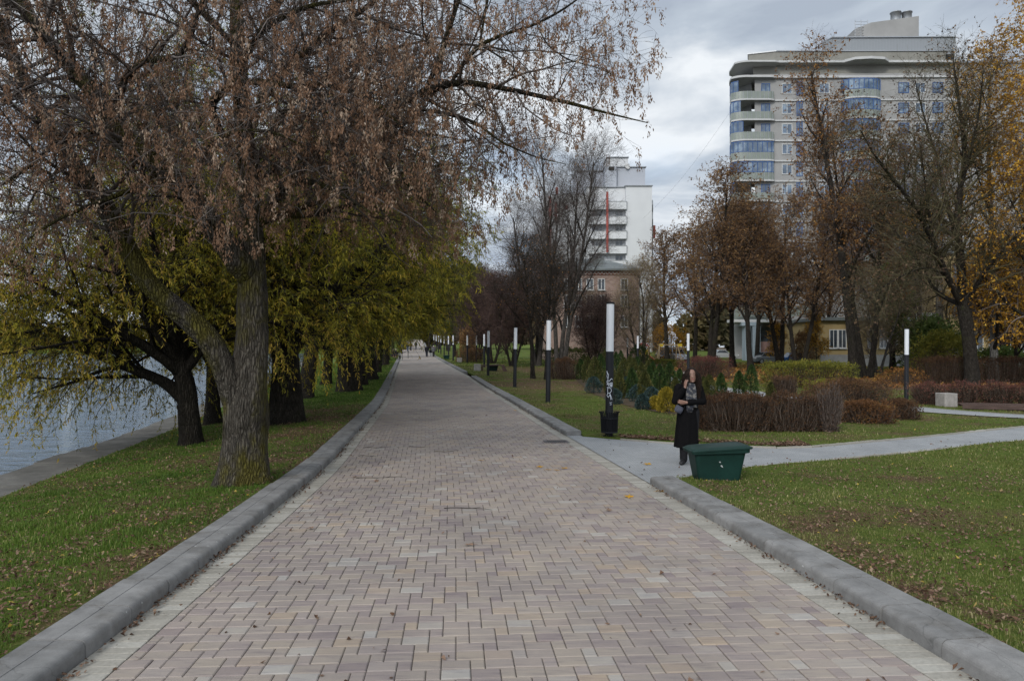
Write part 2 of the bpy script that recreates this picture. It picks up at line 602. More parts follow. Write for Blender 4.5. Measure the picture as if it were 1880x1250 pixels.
for sx in (-1, 1):
    mb = MB()
    mb.tubes([([T_((sx * .014, -.0885, .034)), T_((sx * .034, -.087, .040)), T_((sx * .052, -.073, .034))], [.0032, .0036, .002])], 6, 0)
    mb.build('eyebrow', m_hair_dark, woman)
mb = MB()
for sx in (-1, 1):
    ball_tube(mb, [(sx * .085, 0, .90), (sx * .083, -.012, .47), (sx * .081, .012, .07)], [.105, .078, .066], 16)
mb.loft([ellipse(0, 0, z, a, b_) for z, a, b_ in ((.80, .16, .115), (.92, .165, .12), (1.0, .15, .11))], 0, .5)
fuse('trousers', mb, m_blackcloth, woman, 0.009, 2)
mb = MB()
for sx, toe in ((-1, (-.165, -.150, .030)), (1, (.115, -.215, .030))):
    ball_tube(mb, [(sx * .08, .035, .042), (toe[0] * .6 + sx * .03, toe[1] * .55, .045), toe], [.042, .045, .032], 12)
    mb.box((sx * .08, .04, .012), (.06, .07, .024))
fuse('shoes', mb, m_shoe, woman, 0.007, 2)
mb = MB()
rows = []
for z, cx_, a, b_, fd in ((.285, -.035, .200, .160, .075), (.30, -.035, .202, .162, .075), (.45, -.03, .196, .155, .06), (.65, -.022, .188, .146, .04), (.85, -.012, .182, .14, .02), (.98, -.005, .172, .135, .02), (1.06, 0, .168, .13, .02), (1.18, 0, .182, .132, .015), (1.27, 0, .195, .128, .01), (1.335, .002, .182, .112, .0), (1.375, .008, .125, .09, 0), (1.405, .014, .085, .078, 0), (1.425, .016, .078, .074, 0)):
    rows.append(ellipse(cx_, 0.005, z, a, b_, 40, fd, 7, .6))
mb.loft(rows, 0, .5)
ball_tube(mb, [SH_R, tuple((np.array(SH_R) + np.array(EL_R)) / 2), EL_R], [.074, .068, .062], 14)
ball_tube(mb, [EL_R, tuple((np.array(EL_R) * .4 + np.array(WR_R) * .6)), tuple(np.array(EL_R) * .12 + np.array(WR_R) * .88)], [.062, .056, .050], 14)
ball_tube(mb, [SH_L, tuple((np.array(SH_L) + np.array(EL_L)) / 2), EL_L], [.076, .070, .064], 14)
ball_tube(mb, [EL_L, tuple((np.array(EL_L) * .4 + np.array(WR_L) * .6)), tuple(np.array(EL_L) * .12 + np.array(WR_L) * .88)], [.064, .058, .052], 14)
fuse('coat', mb, m_blackwool, woman, 0.0085, 3)
# collar, lapels
mb = MB()
for sx in (-1, 1):
    mb.loft([[(sx * .02, -.118, 1.20), (sx * .05, -.128, 1.22), (sx * .05, -.116, 1.22), (sx * .02, -.106, 1.20)], [(sx * .05, -.125, 1.30), (sx * .115, -.118, 1.32), (sx * .115, -.104, 1.32), (sx * .05, -.108, 1.30)], [(sx * .07, -.07, 1.40), (sx * .10, -.03, 1.425), (sx * .09, -.02, 1.42), (sx * .06, -.05, 1.40)]], 0, .5)
mb.build('lapels', m_blackwool, woman)
# scarf: wound round the neck, two ends hanging
mb = MB()
a = np.linspace(0, 2 * math.pi * 1.6, 34)
mb.tubes([([(.016 + .082 * math.cos(q), -.008 + .080 * math.sin(q), 1.395 + .022 * math.sin(q * .8) - .01 * q / 6) for q in a], [.026 + .006 * math.sin(3 * q) for q in a])], 10, 0)
for pts, w_ in (([(.0, -.105, 1.40), (-.02, -.140, 1.32), (-.025, -.160, 1.20), (-.02, -.165, 1.08), (-.015, -.160, .97), (-.015, -.158, .94)], .055), ([(.035, -.105, 1.39), (.05, -.140, 1.30), (.055, -.155, 1.18), (.06, -.160, 1.06), (.065, -.158, .985)], .046)):
    rws = []
    for k, (x, y, z) in enumerate(pts):
        wv_ = .006 * math.sin(k * 1.7)
        rws.append([(x - w_, y + wv_, z), (x - w_ * .4, y - .012 + wv_, z), (x + w_ * .3, y - .004, z), (x + w_, y - .010 - wv_, z), (x + w_, y + .012, z), (x - w_, y + .016, z)])
    mb.loft(rws[::-1], 0, .5)
for k in range(14):
    x = -.065 + k * .0075
    mb.tubes([([(x, -.158, .942), (x + random.uniform(-.006, .006), -.16, .90)], [.0026, .0012])], 4, 0)
mb.build('scarf', m_scarf, woman)
mb = MB()
rows = []
for z, a_, b_ in ((1.24, .125, .06), (1.30, .140, .075), (1.38, .145, .085), (1.46, .130, .090), (1.54, .112, .094), (1.60, .096, .098), (1.645, .066, .078), (1.668, .03, .035)):
    rows.append(ellipse(.045 if z > 1.5 else .04, .028 if z < 1.62 else .0, z, a_, b_, 24, .03, 9, z * 20))
mb.loft(rows, 0, .2)
hair_strands(mb, HC_, 720, 1.06, 1.34, .150, 0.70, 4, .020, .0066)
mb.build('hair', m_hair_dark, woman)
phone = MB()
phone.box((0, 0, 0), (.010, .072, .150), 0, 0, .5, .003)
phone = phone.build('phone', m_phone)
handbag = empty('handbag', (0, 0, 0))
mb = MB()
mb.loft([ellipse(0, 0, z, a_, b_, 20) for z, a_, b_ in ((-.06, .03, .02), (-.055, .066, .03), (0, .078, .036), (.05, .07, .028), (.062, .05, .014))], 0, .5)
mb.build('pouch', m_bagfab, handbag)
mb = MB()
mb.tubes([([(-.06, 0, .06), (-.04, -.01, .16), (.02, -.015, .215), (.08, -.01, .17), (.07, 0, .06)], [.007] * 5)], 6, 0)
mb.build('strap', m_blackcloth, handbag)


# ---- far walkers and sitters
def far_person(coat, trouser, hair, h=1.7, stride=0.12, sit=False, hat=None, skirt=0.0):
    root = empty('person', (0, 0, 0))
    k = h / 1.7
    mb = MB()
    hz_ = .52 if sit else .90
    dz = hz_ - .90
    head_shape(mb, (0, -.02, (1.57 + dz)), 1.0)
    ball_tube(mb, [(0, 0, 1.36 + dz), (0, -.01, 1.47 + dz)], [.06, .055], 8)
    if sit:
        for sx in (-1, 1):
            ball_tube(mb, [(sx * .1, 0, .52), (sx * .11, -.40, .52), (sx * .11, -.38, .08)], [.085, .065, .04], 8)
            ball_tube(mb, [(sx * .11, -.36, .05), (sx * .12, -.52, .03)], [.04, .03], 8)
            ball_tube(mb, [(sx * .19, 0, 1.32 + dz), (sx * .24, -.08, 1.05 + dz), (sx * .10, -.30, .98 + dz), (sx * .06, -.38, .99 + dz)], [.05, .042, .032, .03], 8)
    else:
        for sx in (-1, 1):
            st_ = sx * stride
            ball_tube(mb, [(sx * .09, 0, .88), (sx * .09, -st_ * .5 - .02, .47), (sx * .09, -st_ + .02, .085)], [.085, .06, .042], 8)
            ball_tube(mb, [(sx * .09, -st_ + .03, .05), (sx * .1, -st_ - .14, .03)], [.04, .03], 8)
            ball_tube(mb, [(sx * .19, 0, 1.36), (sx * .24, st_ * .3, 1.1), (sx * .23, st_ * .7 - .08, .86), (sx * .225, st_ * .7 - .10, .78)], [.05, .042, .032, .028], 8)
    mb.loft([ellipse(0, 0, z + dz, a_, b_, 16) for z, a_, b_ in ((.84, .15, .11), (1.0, .15, .11), (1.2, .165, .12), (1.36, .17, .1), (1.42, .09, .07))], 0, .5)
    fuse('body', mb, m_skin, root, 0.016, 2)
    mb = MB()
    lo = .80 - skirt
    mb.loft([ellipse(0, 0, z + dz, a_, b_, 18, .02, 5) for z, a_, b_ in ((max(lo, .45) if sit else lo, .21, .17), (1.0, .19, .15), (1.2, .2, .15), (1.36, .2, .13), (1.43, .10, .09), (1.47, .08, .08))], 0, .5)
    for sx in (-1, 1):
        if sit:
            ball_tube(mb, [(sx * .19, 0, 1.32 + dz), (sx * .25, -.08, 1.05 + dz), (sx * .12, -.27, .98 + dz)], [.072, .064, .052], 8)
        else:
            st_ = sx * stride
            ball_tube(mb, [(sx * .19, 0, 1.36), (sx * .245, st_ * .3, 1.1), (sx * .235, st_ * .7 - .06, .88)], [.072, .064, .052], 8)
    fuse('jacket', mb, coat, root, 0.02, 2)
    mb = MB()
    for sx in (-1, 1):
        if sit:
            ball_tube(mb, [(sx * .1, 0, .52), (sx * .11, -.40, .52), (sx * .11, -.385, .12)], [.105, .085, .065], 8)
        else:
            st_ = sx * stride
            ball_tube(mb, [(sx * .09, 0, .88), (sx * .09, -st_ * .5 - .02, .47), (sx * .09, -st_ + .015, .10)], [.105, .082, .065], 8)
    fuse('trousers', mb, trouser, root, 0.018, 1)
    mb = MB()
    mb.loft([ellipse(0, .005, 1.57 + dz + z, a_, b_, 16) for z, a_, b_ in ((.0, .082, .075), (.04, .086, .098), (.09, .072, .085), (.125, .03, .04))], 0, .5)
    mb.build('hat' if hat else 'hair', hat or hair, root)
    root.scale = (k, k, k)
    return root


m_cloth_dark = M_flat('dark_jacket', (0.014, 0.014, 0.018), 0.85, 0.2)
m_cloth_navy = M_flat('navy_trousers', (0.018, 0.02, 0.03), 0.85, 0.2)
m_cloth_blue = M_flat('blue_jeans', (0.05, 0.07, 0.13), 0.85, 0.2)
m_cloth_white = M_flat('white_wool', (0.60, 0.60, 0.58), 0.9, 0.2)
m_cloth_grey = M_flat('grey_coat', (0.10, 0.10, 0.11), 0.85, 0.2)
FOLK = [  # px, Y, coat, trousers, hat, height, sit, label, turn
    (783.5, 108.0, m_cloth_dark, m_cloth_navy, None, 1.78, False, 'walker in dark clothes, left one of the distant couple on the path', math.pi),
    (796.0, 108.5, m_cloth_grey, m_cloth_dark, m_cloth_white, 1.68, False, 'walker with white hat, right one of the distant couple on the path', math.pi),
    (790.5, 109.5, m_cloth_dark, m_cloth_white, None, 1.25, False, 'child in dark jacket and white trousers between the distant couple', math.pi),
    (763.5, 149.0, m_cloth_dark, m_cloth_grey, None, 1.75, False, 'small lone walker in dark jacket farthest up the path', 0.0),
    (754.0, 143.0, m_cloth_dark, m_cloth_navy, None, 1.72, False, 'small walker in dark clothes, right one of the pair on the far path edge', 0.0),
    (748.5, 140.0, m_cloth_dark, m_cloth_blue, None, 1.62, False, 'small walker in blue jeans, left one of the pair on the far path edge', 0.0),
    (722.0, 92.3, m_cloth_dark, m_cloth_dark, m_cloth_grey, 1.66, True, 'person in dark clothes sitting at the far left kerb, left of the two', 0.5),
    (727.0, 92.0, m_cloth_dark, m_cloth_navy, m_cloth_white, 1.68, True, 'person with white hat sitting at the far left kerb, right of the two', 0.4)]
people = []
for px, Y, c_, t_, ht, hh, sit, lab, trn in FOLK:
    p_ = far_person(c_, t_, m_hair_dark, hh, 0.16, sit, ht)
    people.append((p_, px, Y, sit, lab, trn))
# ------------------------------------------------------------------ lie of the land
_T = np.arange(-12, 420, 0.5)


def _smooth(y, k):
    ker = np.hanning(k + 2)[1:-1]
    ker /= ker.sum()
    return np.convolve(np.pad(y, k // 2, mode='edge'), ker, mode='valid')[:len(y)]


def _table(pts, k=13):
    p = np.array(pts, dtype=float)
    y = np.interp(_T, p[:, 0], p[:, 1])
    # linear beyond the ends keeps the slopes
    s0 = (p[1, 1] - p[0, 1]) / (p[1, 0] - p[0, 0])
    y = np.where(_T < p[0, 0], p[0, 1] + s0 * (_T - p[0, 0]), y)
    return _smooth(y, k)


_zp = _table([(-4, 0.05), (0, 0.0), (12, -0.15), (20, -0.19), (37, -0.19), (49, -0.09), (75, 0.1), (108, 0.39), (149, 1.3), (200, 3.6), (250, 4.6), (400, 5.0)], 13)
_xl = _table([(-4, -2.22), (4.23, -2.62), (7.5, -2.79), (12.4, -3.12), (17, -3.64), (27, -4.76), (50, -8.05), (93, -14.2), (105, -16.0), (149, -22.4), (200, -29.5), (300, -42)], 9)
_xr = _table([(-4, 3.45), (4.23, 2.69), (7.3, 2.38), (10.65, 2.03), (17, 1.24), (27, 0.02), (48.5, -2.77), (93, -9.2), (105, -10.9), (149, -17.3), (200, -24.4), (300, -37)], 9)


def zp(Y):
    return np.interp(Y, _T, _zp)


def xl(Y):
    return np.interp(Y, _T, _xl)


def xr(Y):
    return np.interp(Y, _T, _xr)


QUAY = np.array([(-12, -4.9), (0, -6.2), (11.6, -8.0), (21.6, -9.75), (47, -15.3), (100, -28), (200, -54), (300, -82)])
ZQ, ZW = -0.5, -0.95


def xq(Y):
    return np.interp(Y, QUAY[:, 0], QUAY[:, 1])


KW = 0.35


def left_z(x, Y):
    a, b = xl(Y) - KW, xq(Y)
    u = np.clip((a - x) / (a - b), 0, 1)
    z0 = zp(Y) + 0.11
    return z0 + (ZQ + 0.03 - z0) * u ** 1.25


def base_z(x, Y):
    return zp(np.minimum(Y, 150)) - np.clip(0.012 * np.maximum(0, x - xr(Y)), 0, 0.5) + np.where(Y > 150, 0, 0) * 0


def right_z(x, Y):
    bumps = 0.02 * np.sin(x * 0.9 + Y * 0.31) + 0.015 * np.sin(x * 0.37 - Y * 0.8)
    near = np.clip((x - xr(Y) - 0.4) / 1.5, 0, 1)
    up = 0.045 + 0.062 * np.exp(-np.maximum(0, x - xr(Y) - 0.4) / 0.9) * ((Y < 10.9) | (Y > 16.9))
    return base_z(x, Y) + up + bumps * near * 0.7


def gz(x, Y):
    x = float(x)
    if x < xl(Y):
        return float(left_z(x, Y))
    if x > xr(Y):
        return float(right_z(x, Y))
    return float(zp(Y))


def on_lawn(px, py, fn=gz):
    """Where the sight line through a photograph pixel meets the ground."""
    Y = 5.0
    for Y in np.arange(3.0, 160, 0.05):
        if wz(py, Y) <= fn(wx(px, Y), Y):
            break
    return wx(px, Y), float(Y), fn(wx(px, Y), Y)


# ------------------------------------------------------------------ ground materials
def grass_ground(name, litter=0.5):
    m, nt, b, _ = new_mat(name)
    f1 = tex_noise(nt, 0.55, 5, 0.65)
    f2 = tex_noise(nt, 9.0, 6, 0.7)
    f3 = tex_noise(nt, 55.0, 4, 0.7)
    green = ramp(nt, f2, [(0.3, (0.040, 0.062, 0.010)), (0.5, (0.078, 0.110, 0.018)), (0.7, (0.120, 0.140, 0.032))])
    brown = ramp(nt, f3, [(0.3, (0.045, 0.03, 0.016)), (0.5, (0.11, 0.07, 0.04)), (0.7, (0.19, 0.13, 0.085))])
    mm = nt.nodes.new('ShaderNodeMath')
    mm.operation = 'ADD'
    nt.links.new(f1, mm.inputs[0])
    sc_ = nt.nodes.new('ShaderNodeMath')
    sc_.operation = 'MULTIPLY'
    nt.links.new(f2, sc_.inputs[0])
    sc_.inputs[1].default_value = 0.5
    nt.links.new(sc_.outputs[0], mm.inputs[1])
    a = nt.nodes.new('ShaderNodeMath')
    a.operation = 'ADD'
    nt.links.new(mm.outputs[0], a.inputs[0])
    nt.links.new(attr(nt), a.inputs[1])
    fac = ramp(nt, a.outputs[0], [(0.5 + 0.42 - 0.2 * litter, (0, 0, 0)), (0.5 + 0.62 - 0.2 * litter, (1, 1, 1))])
    nt.links.new(mixc(nt, fac, green, brown), b.inputs['Base Color'])
    b.inputs['Roughness'].default_value = 0.95
    b.inputs['Specular IOR Level'].default_value = 0.1
    bump(nt, b, f3, 0.8, 0.05)
    return m


m_lawn = grass_ground('lawn_turf', 0.5)
m_soil = M_noise('bare_soil', [(0.3, (0.04, 0.03, 0.02)), (0.7, (0.10, 0.075, 0.05))], 3, 0.95, 0.5, 20, 0.05, 0.1)
m_sand = M_noise('joint_sand', [(0.3, (0.04, 0.034, 0.028)), (0.7, (0.095, 0.08, 0.066))], 8, 0.95, 0.3, 60, 0.01, 0.1)

# paver stones: several mixes of colour, banded across the stone like concrete "colour mix"
m_paver, nt, b, _ = new_mat('paver_stone')
base = ramp(nt, attr(nt), [(0.0, (0.202, 0.172, 0.168)), (0.22, (0.232, 0.202, 0.190)), (0.42, (0.256, 0.226, 0.202)), (0.6, (0.268, 0.236, 0.203)), (0.72, (0.284, 0.235, 0.186)), (0.80, (0.248, 0.216, 0.202)), (0.95, (0.280, 0.260, 0.236)), (1.0, (0.315, 0.303, 0.282))])
band = tex_noise(nt, 3.0, 3, 0.6, (1.3, 9.0, 1.0))
bc = ramp(nt, band, [(0.3, (0.80, 0.77, 0.80)), (0.47, (1.0, 0.98, 0.97)), (0.6, (1.07, 1.04, 1.0)), (0.72, (0.92, 0.88, 0.86))])
fine = ramp(nt, tex_noise(nt, 260, 3, 0.7), [(0.3, (0.86,) * 3), (0.7, (1.1,) * 3)])
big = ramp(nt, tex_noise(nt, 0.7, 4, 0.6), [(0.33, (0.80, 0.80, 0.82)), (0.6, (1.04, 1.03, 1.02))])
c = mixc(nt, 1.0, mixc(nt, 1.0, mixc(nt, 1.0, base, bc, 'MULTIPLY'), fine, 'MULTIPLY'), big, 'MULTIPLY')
nt.links.new(c, b.inputs['Base Color'])
b.inputs['Roughness'].default_value = 0.82
b.inputs['Specular IOR Level'].default_value = 0.25
bump(nt, b, tex_noise(nt, 180, 5, 0.7), 0.25, 0.004)

m_strip = M_tint('pale_edging_brick', [(0, (0.235, 0.22, 0.19)), (0.6, (0.29, 0.273, 0.238)), (1, (0.34, 0.325, 0.29))], 0.85, 0.2, (40, 0.78, 1.1))
m_far_paver = M_noise('distant_paving', [(0.3, (0.20, 0.175, 0.155)), (0.5, (0.26, 0.225, 0.20)), (0.7, (0.31, 0.28, 0.25))], 1.4, 0.8, 0.1, 30, 0.01, 0.25, (1, 0.5, 1))
m_kerb = M_tint('kerb_concrete', [(0, (0.172, 0.170, 0.167)), (0.5, (0.190, 0.187, 0.183)), (1, (0.208, 0.204, 0.199))], 0.85, 0.2, (5, 0.70, 1.15))
# hairline cracks, stains and pale splashes on the kerb
nt = m_kerb.node_tree
b = nt.nodes['Principled BSDF']
old = b.inputs['Base Color'].links[0].from_socket
vo = nt.nodes.new('ShaderNodeTexVoronoi')
vo.feature = 'DISTANCE_TO_EDGE'
vo.inputs['Scale'].default_value = 1.15
tck = nt.nodes.new('ShaderNodeTexCoord')
nk = nt.nodes.new('ShaderNodeTexNoise')
nk.inputs['Scale'].default_value = 5.0
nt.links.new(tck.outputs['Object'], nk.inputs['Vector'])
mk = nt.nodes.new('ShaderNodeVectorMath')
mk.operation = 'MULTIPLY_ADD'
nt.links.new(nk.outputs['Color'], mk.inputs[0])
mk.inputs[1].default_value = (0.22, 0.22, 0.22)
nt.links.new(tck.outputs['Object'], mk.inputs[2])
nt.links.new(mk.outputs[0], vo.inputs['Vector'])
ck = ramp(nt, vo.outputs['Distance'], [(0.0, (0.72,) * 3), (0.003, (0.85,) * 3), (0.006, (1, 1, 1))])
stn = ramp(nt, tex_noise(nt, 2.3, 7, 0.7), [(0.36, (0.76, 0.74, 0.71)), (0.5, (1, 1, 1)), (0.68, (1.07, 1.07, 1.06))])
grit = ramp(nt, tex_noise(nt, 160, 3, 0.7), [(0.3, (0.86,) * 3), (0.7, (1.1,) * 3)])
spl = ramp(nt, tex_noise(nt, 16, 2, 0.5), [(0.755, (0, 0, 0)), (0.77, (0.8,) * 3)])
ck2 = mixc(nt, 1.0, mixc(nt, 1.0, mixc(nt, 1.0, old, ck, 'MULTIPLY'), stn, 'MULTIPLY'), grit, 'MULTIPLY')
nt.links.new(mixc(nt, spl, ck2, (0.42, 0.42, 0.41)), b.inputs['Base Color'])
bump(nt, b, tex_noise(nt, 90, 5, 0.7), 0.25, 0.004)
m_grey_pave, nt, b, _ = new_mat('grey_paving')
bk = nt.nodes.new('ShaderNodeTexBrick')
bk.inputs['Scale'].default_value = 5.0
bk.inputs['Mortar Size'].default_value = 0.012
bk.inputs['Color1'].default_value = (0.225, 0.235, 0.245, 1)
bk.inputs['Color2'].default_value = (0.27, 0.275, 0.28, 1)
bk.inputs['Mortar'].default_value = (0.09, 0.09, 0.088, 1)
tcg = nt.nodes.new('ShaderNodeTexCoord')
nt.links.new(tcg.outputs['Object'], bk.inputs['Vector'])
gn = ramp(nt, tex_noise(nt, 1.1, 5, 0.65), [(0.3, (0.8, 0.8, 0.8)), (0.7, (1.1, 1.1, 1.09))])
nt.links.new(mixc(nt, 1.0, bk.outputs['Color'], gn, 'MULTIPLY'), b.inputs['Base Color'])
b.inputs['Roughness'].default_value = 0.8
m_quay = M_noise('quay_concrete', [(0.3, (0.075, 0.072, 0.066)), (0.55, (0.13, 0.125, 0.115)), (0.75, (0.19, 0.18, 0.165))], 1.6, 0.9, 0.5, 14, 0.03, 0.2)

# ------------------------------------------------------------------ wide ground, lake bed is under the water sheet
mb = MB()
gx = np.concatenate([np.arange(-40, 60, 4.0), [70, 90, 130, 200, 400, 1500]])
gy = np.concatenate([[-400, -60, -12], np.arange(0, 160, 5.0), [170, 200, 260, 400, 900, 4000]])
GX, GY = np.meshgrid(gx, gy)
x0 = xq(np.clip(GY, -12, 300)) - 0.4
gxx = np.where(GX < x0, x0, GX)
zg = np.where(gxx < xl(GY), np.where(gxx <= x0 + 0.01, ZW - 1.5, left_z(gxx, np.clip(GY, -12, 400)) - 0.25), base_z(gxx, np.clip(GY, -12, 400)) - 0.16)
V = np.stack([gxx, GY, zg], 2).reshape(-1, 3)
ny, nx = GX.shape
ii = (np.arange(ny - 1)[:, None] * nx + np.arange(nx - 1)[None]).reshape(-1)
mb.add(V, np.stack([ii, ii + 1, ii + nx + 1, ii + nx], 1), None, 0, 0.45, True)
tag(mb.build('ground', m_soil), kind='structure')


# ------------------------------------------------------------------ sheets cut to an outline
def sheet(name, poly, zfun, step, mat, tintfun=None, kind='structure', jitter=0.3, skirt=0.0):
    poly = [Vector(p) for p in poly]
    pts = []
    for k in range(len(poly)):
        a, c = poly[k], poly[(k + 1) % len(poly)]
        st = step * (1 + 0.05 * min(a.y, c.y)) if min(a.y, c.y) > 0 else step
        n = max(1, int((c - a).length / st))
        for q in range(n):
            pts.append(a.lerp(c, q / n))
    nb = len(pts)
    xs = [p.x for p in poly]
    ys = [p.y for p in poly]
    y = min(ys) + step
    while y < max(ys):
        st = step * max(1.0, 0.06 * abs(y))
        x = min(xs) + st * 0.5
        while x < max(xs):
            pts.append(Vector((x + random.uniform(-jitter, jitter) * st, y + random.uniform(-jitter, jitter) * st)))
            x += st * (1 + 0.02 * abs(x))
        y += st
    edges = [(k, (k + 1) % nb) for k in range(nb)]
    vo, _, fo, _, _, _ = delaunay_2d_cdt(pts, edges, [], 1, 1e-4)
    v = np.array([(p.x, p.y) for p in vo])
    z = zfun(v[:, 0], v[:, 1])
    mb = MB()
    tn = tintfun(v[:, 0], v[:, 1]) if tintfun else 0.0
    tris = [f for f in fo if len(f) == 3]
    mb.add(np.c_[v, z], None, tris, 0, tn, True)
    if skirt:
        b_ = np.array([(p.x, p.y) for p in pts[:nb]])
        zb = zfun(b_[:, 0], b_[:, 1])
        i = np.arange(nb)
        j = (i + 1) % nb
        mb.add(np.r_[np.c_[b_, zb], np.c_[b_, zb - skirt]], np.stack([i, j, j + nb, i + nb], 1), None, 0, -0.35, False)
    return tag(mb.build(name, mat), kind=kind)


def litter_left(x, Y):
    """Fallen leaves gather by the kerb and under the big maple."""
    d = xl(Y) - KW - x
    t = 0.07 * np.exp(-(d / 0.4) ** 2) * (Y < 30) + 0.18 * np.exp(-((d - 1.0) / 1.3) ** 2) * ((Y > 12) & (Y < 24))
    t = t + 0.07 * np.exp(-((x + 5.0) ** 2 + (Y - 9.0) ** 2) / 9.0)
    return t + np.where(Y > 26, -0.22, 0.03)


def litter_right(x, Y):
    t = 0.12 * np.exp(-((x - xr(Y) - 0.7) / 0.5) ** 2) * (Y < 11) + 0.15 * np.exp(-((x - 4.2) ** 2 / 2.0 + (Y - 8.2) ** 2 / 1.0))
    t = t + 0.3 * np.exp(-((x - 21) / 9.0) ** 2 - ((Y - 62) / 16.0) ** 2) + 0.3 * np.exp(-((x - 27) / 9.0) ** 2 - ((Y - 45) / 8.0) ** 2)
    t = t + 0.22 * np.exp(-((x - 3) / 5.0) ** 2 - ((Y - 62) / 9.0) ** 2)
    t = t + 0.14 * np.exp(-((x - 6.5) / 2.0) ** 2 - ((Y - 11.5) / 1.2) ** 2)
    t = t + 0.20 * np.exp(-((x - 3.0) / 4.5) ** 2 - ((Y - 40) / 7.0) ** 2)
    t = t + 0.10 * ((Y > 16) & (Y < 70))
    return t + 0.0


# left lawn as strips from kerb to quay
mb = MB()
ys = np.concatenate([np.arange(-4, 40, 0.5), np.arange(40, 210, 3.0)])
us = np.linspace(0, 1, 26)
YY = np.repeat(ys[:, None], len(us), 1)
a, q = xl(ys) - KW, xq(ys)
XX = a[:, None] + (q - a)[:, None] * us[None]
ZZ = left_z(XX, YY)
n = len(us)
ii = (np.arange(len(ys) - 1)[:, None] * n + np.arange(n - 1)[None]).reshape(-1)
mb.add(np.stack([XX, YY, ZZ], 2).reshape(-1, 3), np.stack([ii, ii + n, ii + n + 1, ii + 1], 1), None, 0, litter_left(XX, YY).reshape(-1), True)
tag(mb.build('lawn', m_lawn), kind='structure')

# right: lawn before the side path, lawn beyond it
NEAR_EDGE = [(2.42, 10.95), (3.0, 11.55), (3.9, 12.25), (5.2, 13.0), (8.5, 14.9), (11.8, 16.9), (20, 22.0), (32, 29.5), (60, 47)]
FAR_EDGE = [(1.62, 16.75), (2.4, 16.2), (3.5, 15.5), (5.4, 15.05), (6.2, 15.25), (9.5, 17.3), (14.1, 20.3), (22, 25.4), (34, 33), (62, 51)]
ky = np.arange(-4, 10.6, 0.5)
LAWN_R = [(float(xr(y)) + KW, float(y)) for y in ky] + NEAR_EDGE + [(60, -4)]
ky2 = np.concatenate([np.arange(17.2, 48, 1.0), np.arange(48, 220, 4.0)])
LAWN_F = FAR_EDGE + [(160, 110), (160, 220)] + [(float(xr(y)) + KW, float(y)) for y in ky2[::-1]]
sheet('lawn', LAWN_R, right_z, 0.35, m_lawn, litter_right, skirt=0.12)
sheet('lawn', LAWN_F, right_z, 0.5, m_lawn, litter_right, skirt=0.12)


def side_z(x, Y):
    return base_z(x, Y) + 0.012


SIDE = [(float(xr(y)) + 0.002, float(y)) for y in np.arange(9.8, 18.2, 0.5)] + FAR_EDGE[1:] + NEAR_EDGE[::-1]
sheet('side_path', SIDE, side_z, 0.6, m_grey_pave)
# thin pale edging along both sides of the side path
mb = MB()
for line in (NEAR_EDGE[1:], FAR_EDGE[1:]):
    for (ax, ay), (cx_, cy_) in zip(line[:-1], line[1:]):
        L = math.hypot(cx_ - ax, cy_ - ay)
        nn = max(1, int(L / 0.5))
        for k in range(nn):
            t = (k + 0.5) / nn
            x, y = ax + (cx_ - ax) * t, ay + (cy_ - ay) * t
            mb.box((x, y, float(side_z(x, y)) + 0.01), (L / nn - 0.008, 0.08, 0.05), math.atan2(cy_ - ay, cx_ - ax), 0, random.random())
tag(mb.build('path_edging', m_strip), kind='structure')

# second grey path winding behind the hedges
P2 = [(40.0, 17.2), (26.0, 19.6), (19.5, 21.3), (15.8, 23.2), (13.9, 25.8), (12.4, 29.8), (11.2, 33.6), (10.6, 37), (9.9, 44), (10.1, 57), (9.0, 74)]
mb = MB()
pl = np.array(P2)
tt = np.linspace(0, len(P2) - 1, 140)
cx2, cy2 = _smooth(np.interp(tt, np.arange(len(P2)), pl[:, 0]), 15), _smooth(np.interp(tt, np.arange(len(P2)), pl[:, 1]), 15)
tx, ty = np.gradient(cx2), np.gradient(cy2)
ln = np.hypot(tx, ty)
nxn, nyn = -ty / ln, tx / ln
for d0, d1, mt, up in ((-0.95, 0.95, 0, 0.018), (-1.06, -0.95, 1, 0.03), (0.95, 1.06, 1, 0.03)):
    A = np.stack([cx2 + nxn * d0, cy2 + nyn * d0], 1)
    B = np.stack([cx2 + nxn * d1, cy2 + nyn * d1], 1)
    za, zb = right_z(A[:, 0], A[:, 1]) + up, right_z(B[:, 0], B[:, 1]) + up
    k = np.arange(len(cx2) - 1)
    nn = len(cx2)
    mb.add(np.r_[np.c_[A, za], np.c_[B, zb]], np.stack([k + 1, k, k + nn, k + nn + 1], 1), None, mt, 0.6, True)
tag(mb.build('footpath', [m_grey_pave, m_strip]), kind='structure')

# ------------------------------------------------------------------ main promenade: stones laid one by one
PAV_END = 52.0
mb = MB()
ys = np.concatenate([np.arange(-4, 60, 0.5), np.arange(60, 300, 2.0)])
zz_ = zp(ys)
n = len(ys)
k = np.arange(n - 1)
mb.add(np.r_[np.c_[xl(ys), ys, zz_ - 0.013], np.c_[xr(ys) + 0.03, ys, zz_ - 0.013]], np.stack([k, k + n, k + n + 1, k + 1], 1), None, 0, 0.5, True)
f = ys >= PAV_END - 0.6
yf = ys[f]
n = len(yf)
k = np.arange(n - 1)
mb.add(np.r_[np.c_[xl(yf) + 0.27, yf, zp(yf)], np.c_[xr(yf) - 0.27, yf, zp(yf)]], np.stack([k, k + n, k + n + 1, k + 1], 1), None, 1, 0.5, True)
mb.add(np.r_[np.c_[xl(yf), yf, zp(yf)], np.c_[xl(yf) + 0.27, yf, zp(yf)]], np.stack([k, k + n, k + n + 1, k + 1], 1), None, 2, 0.5, True)
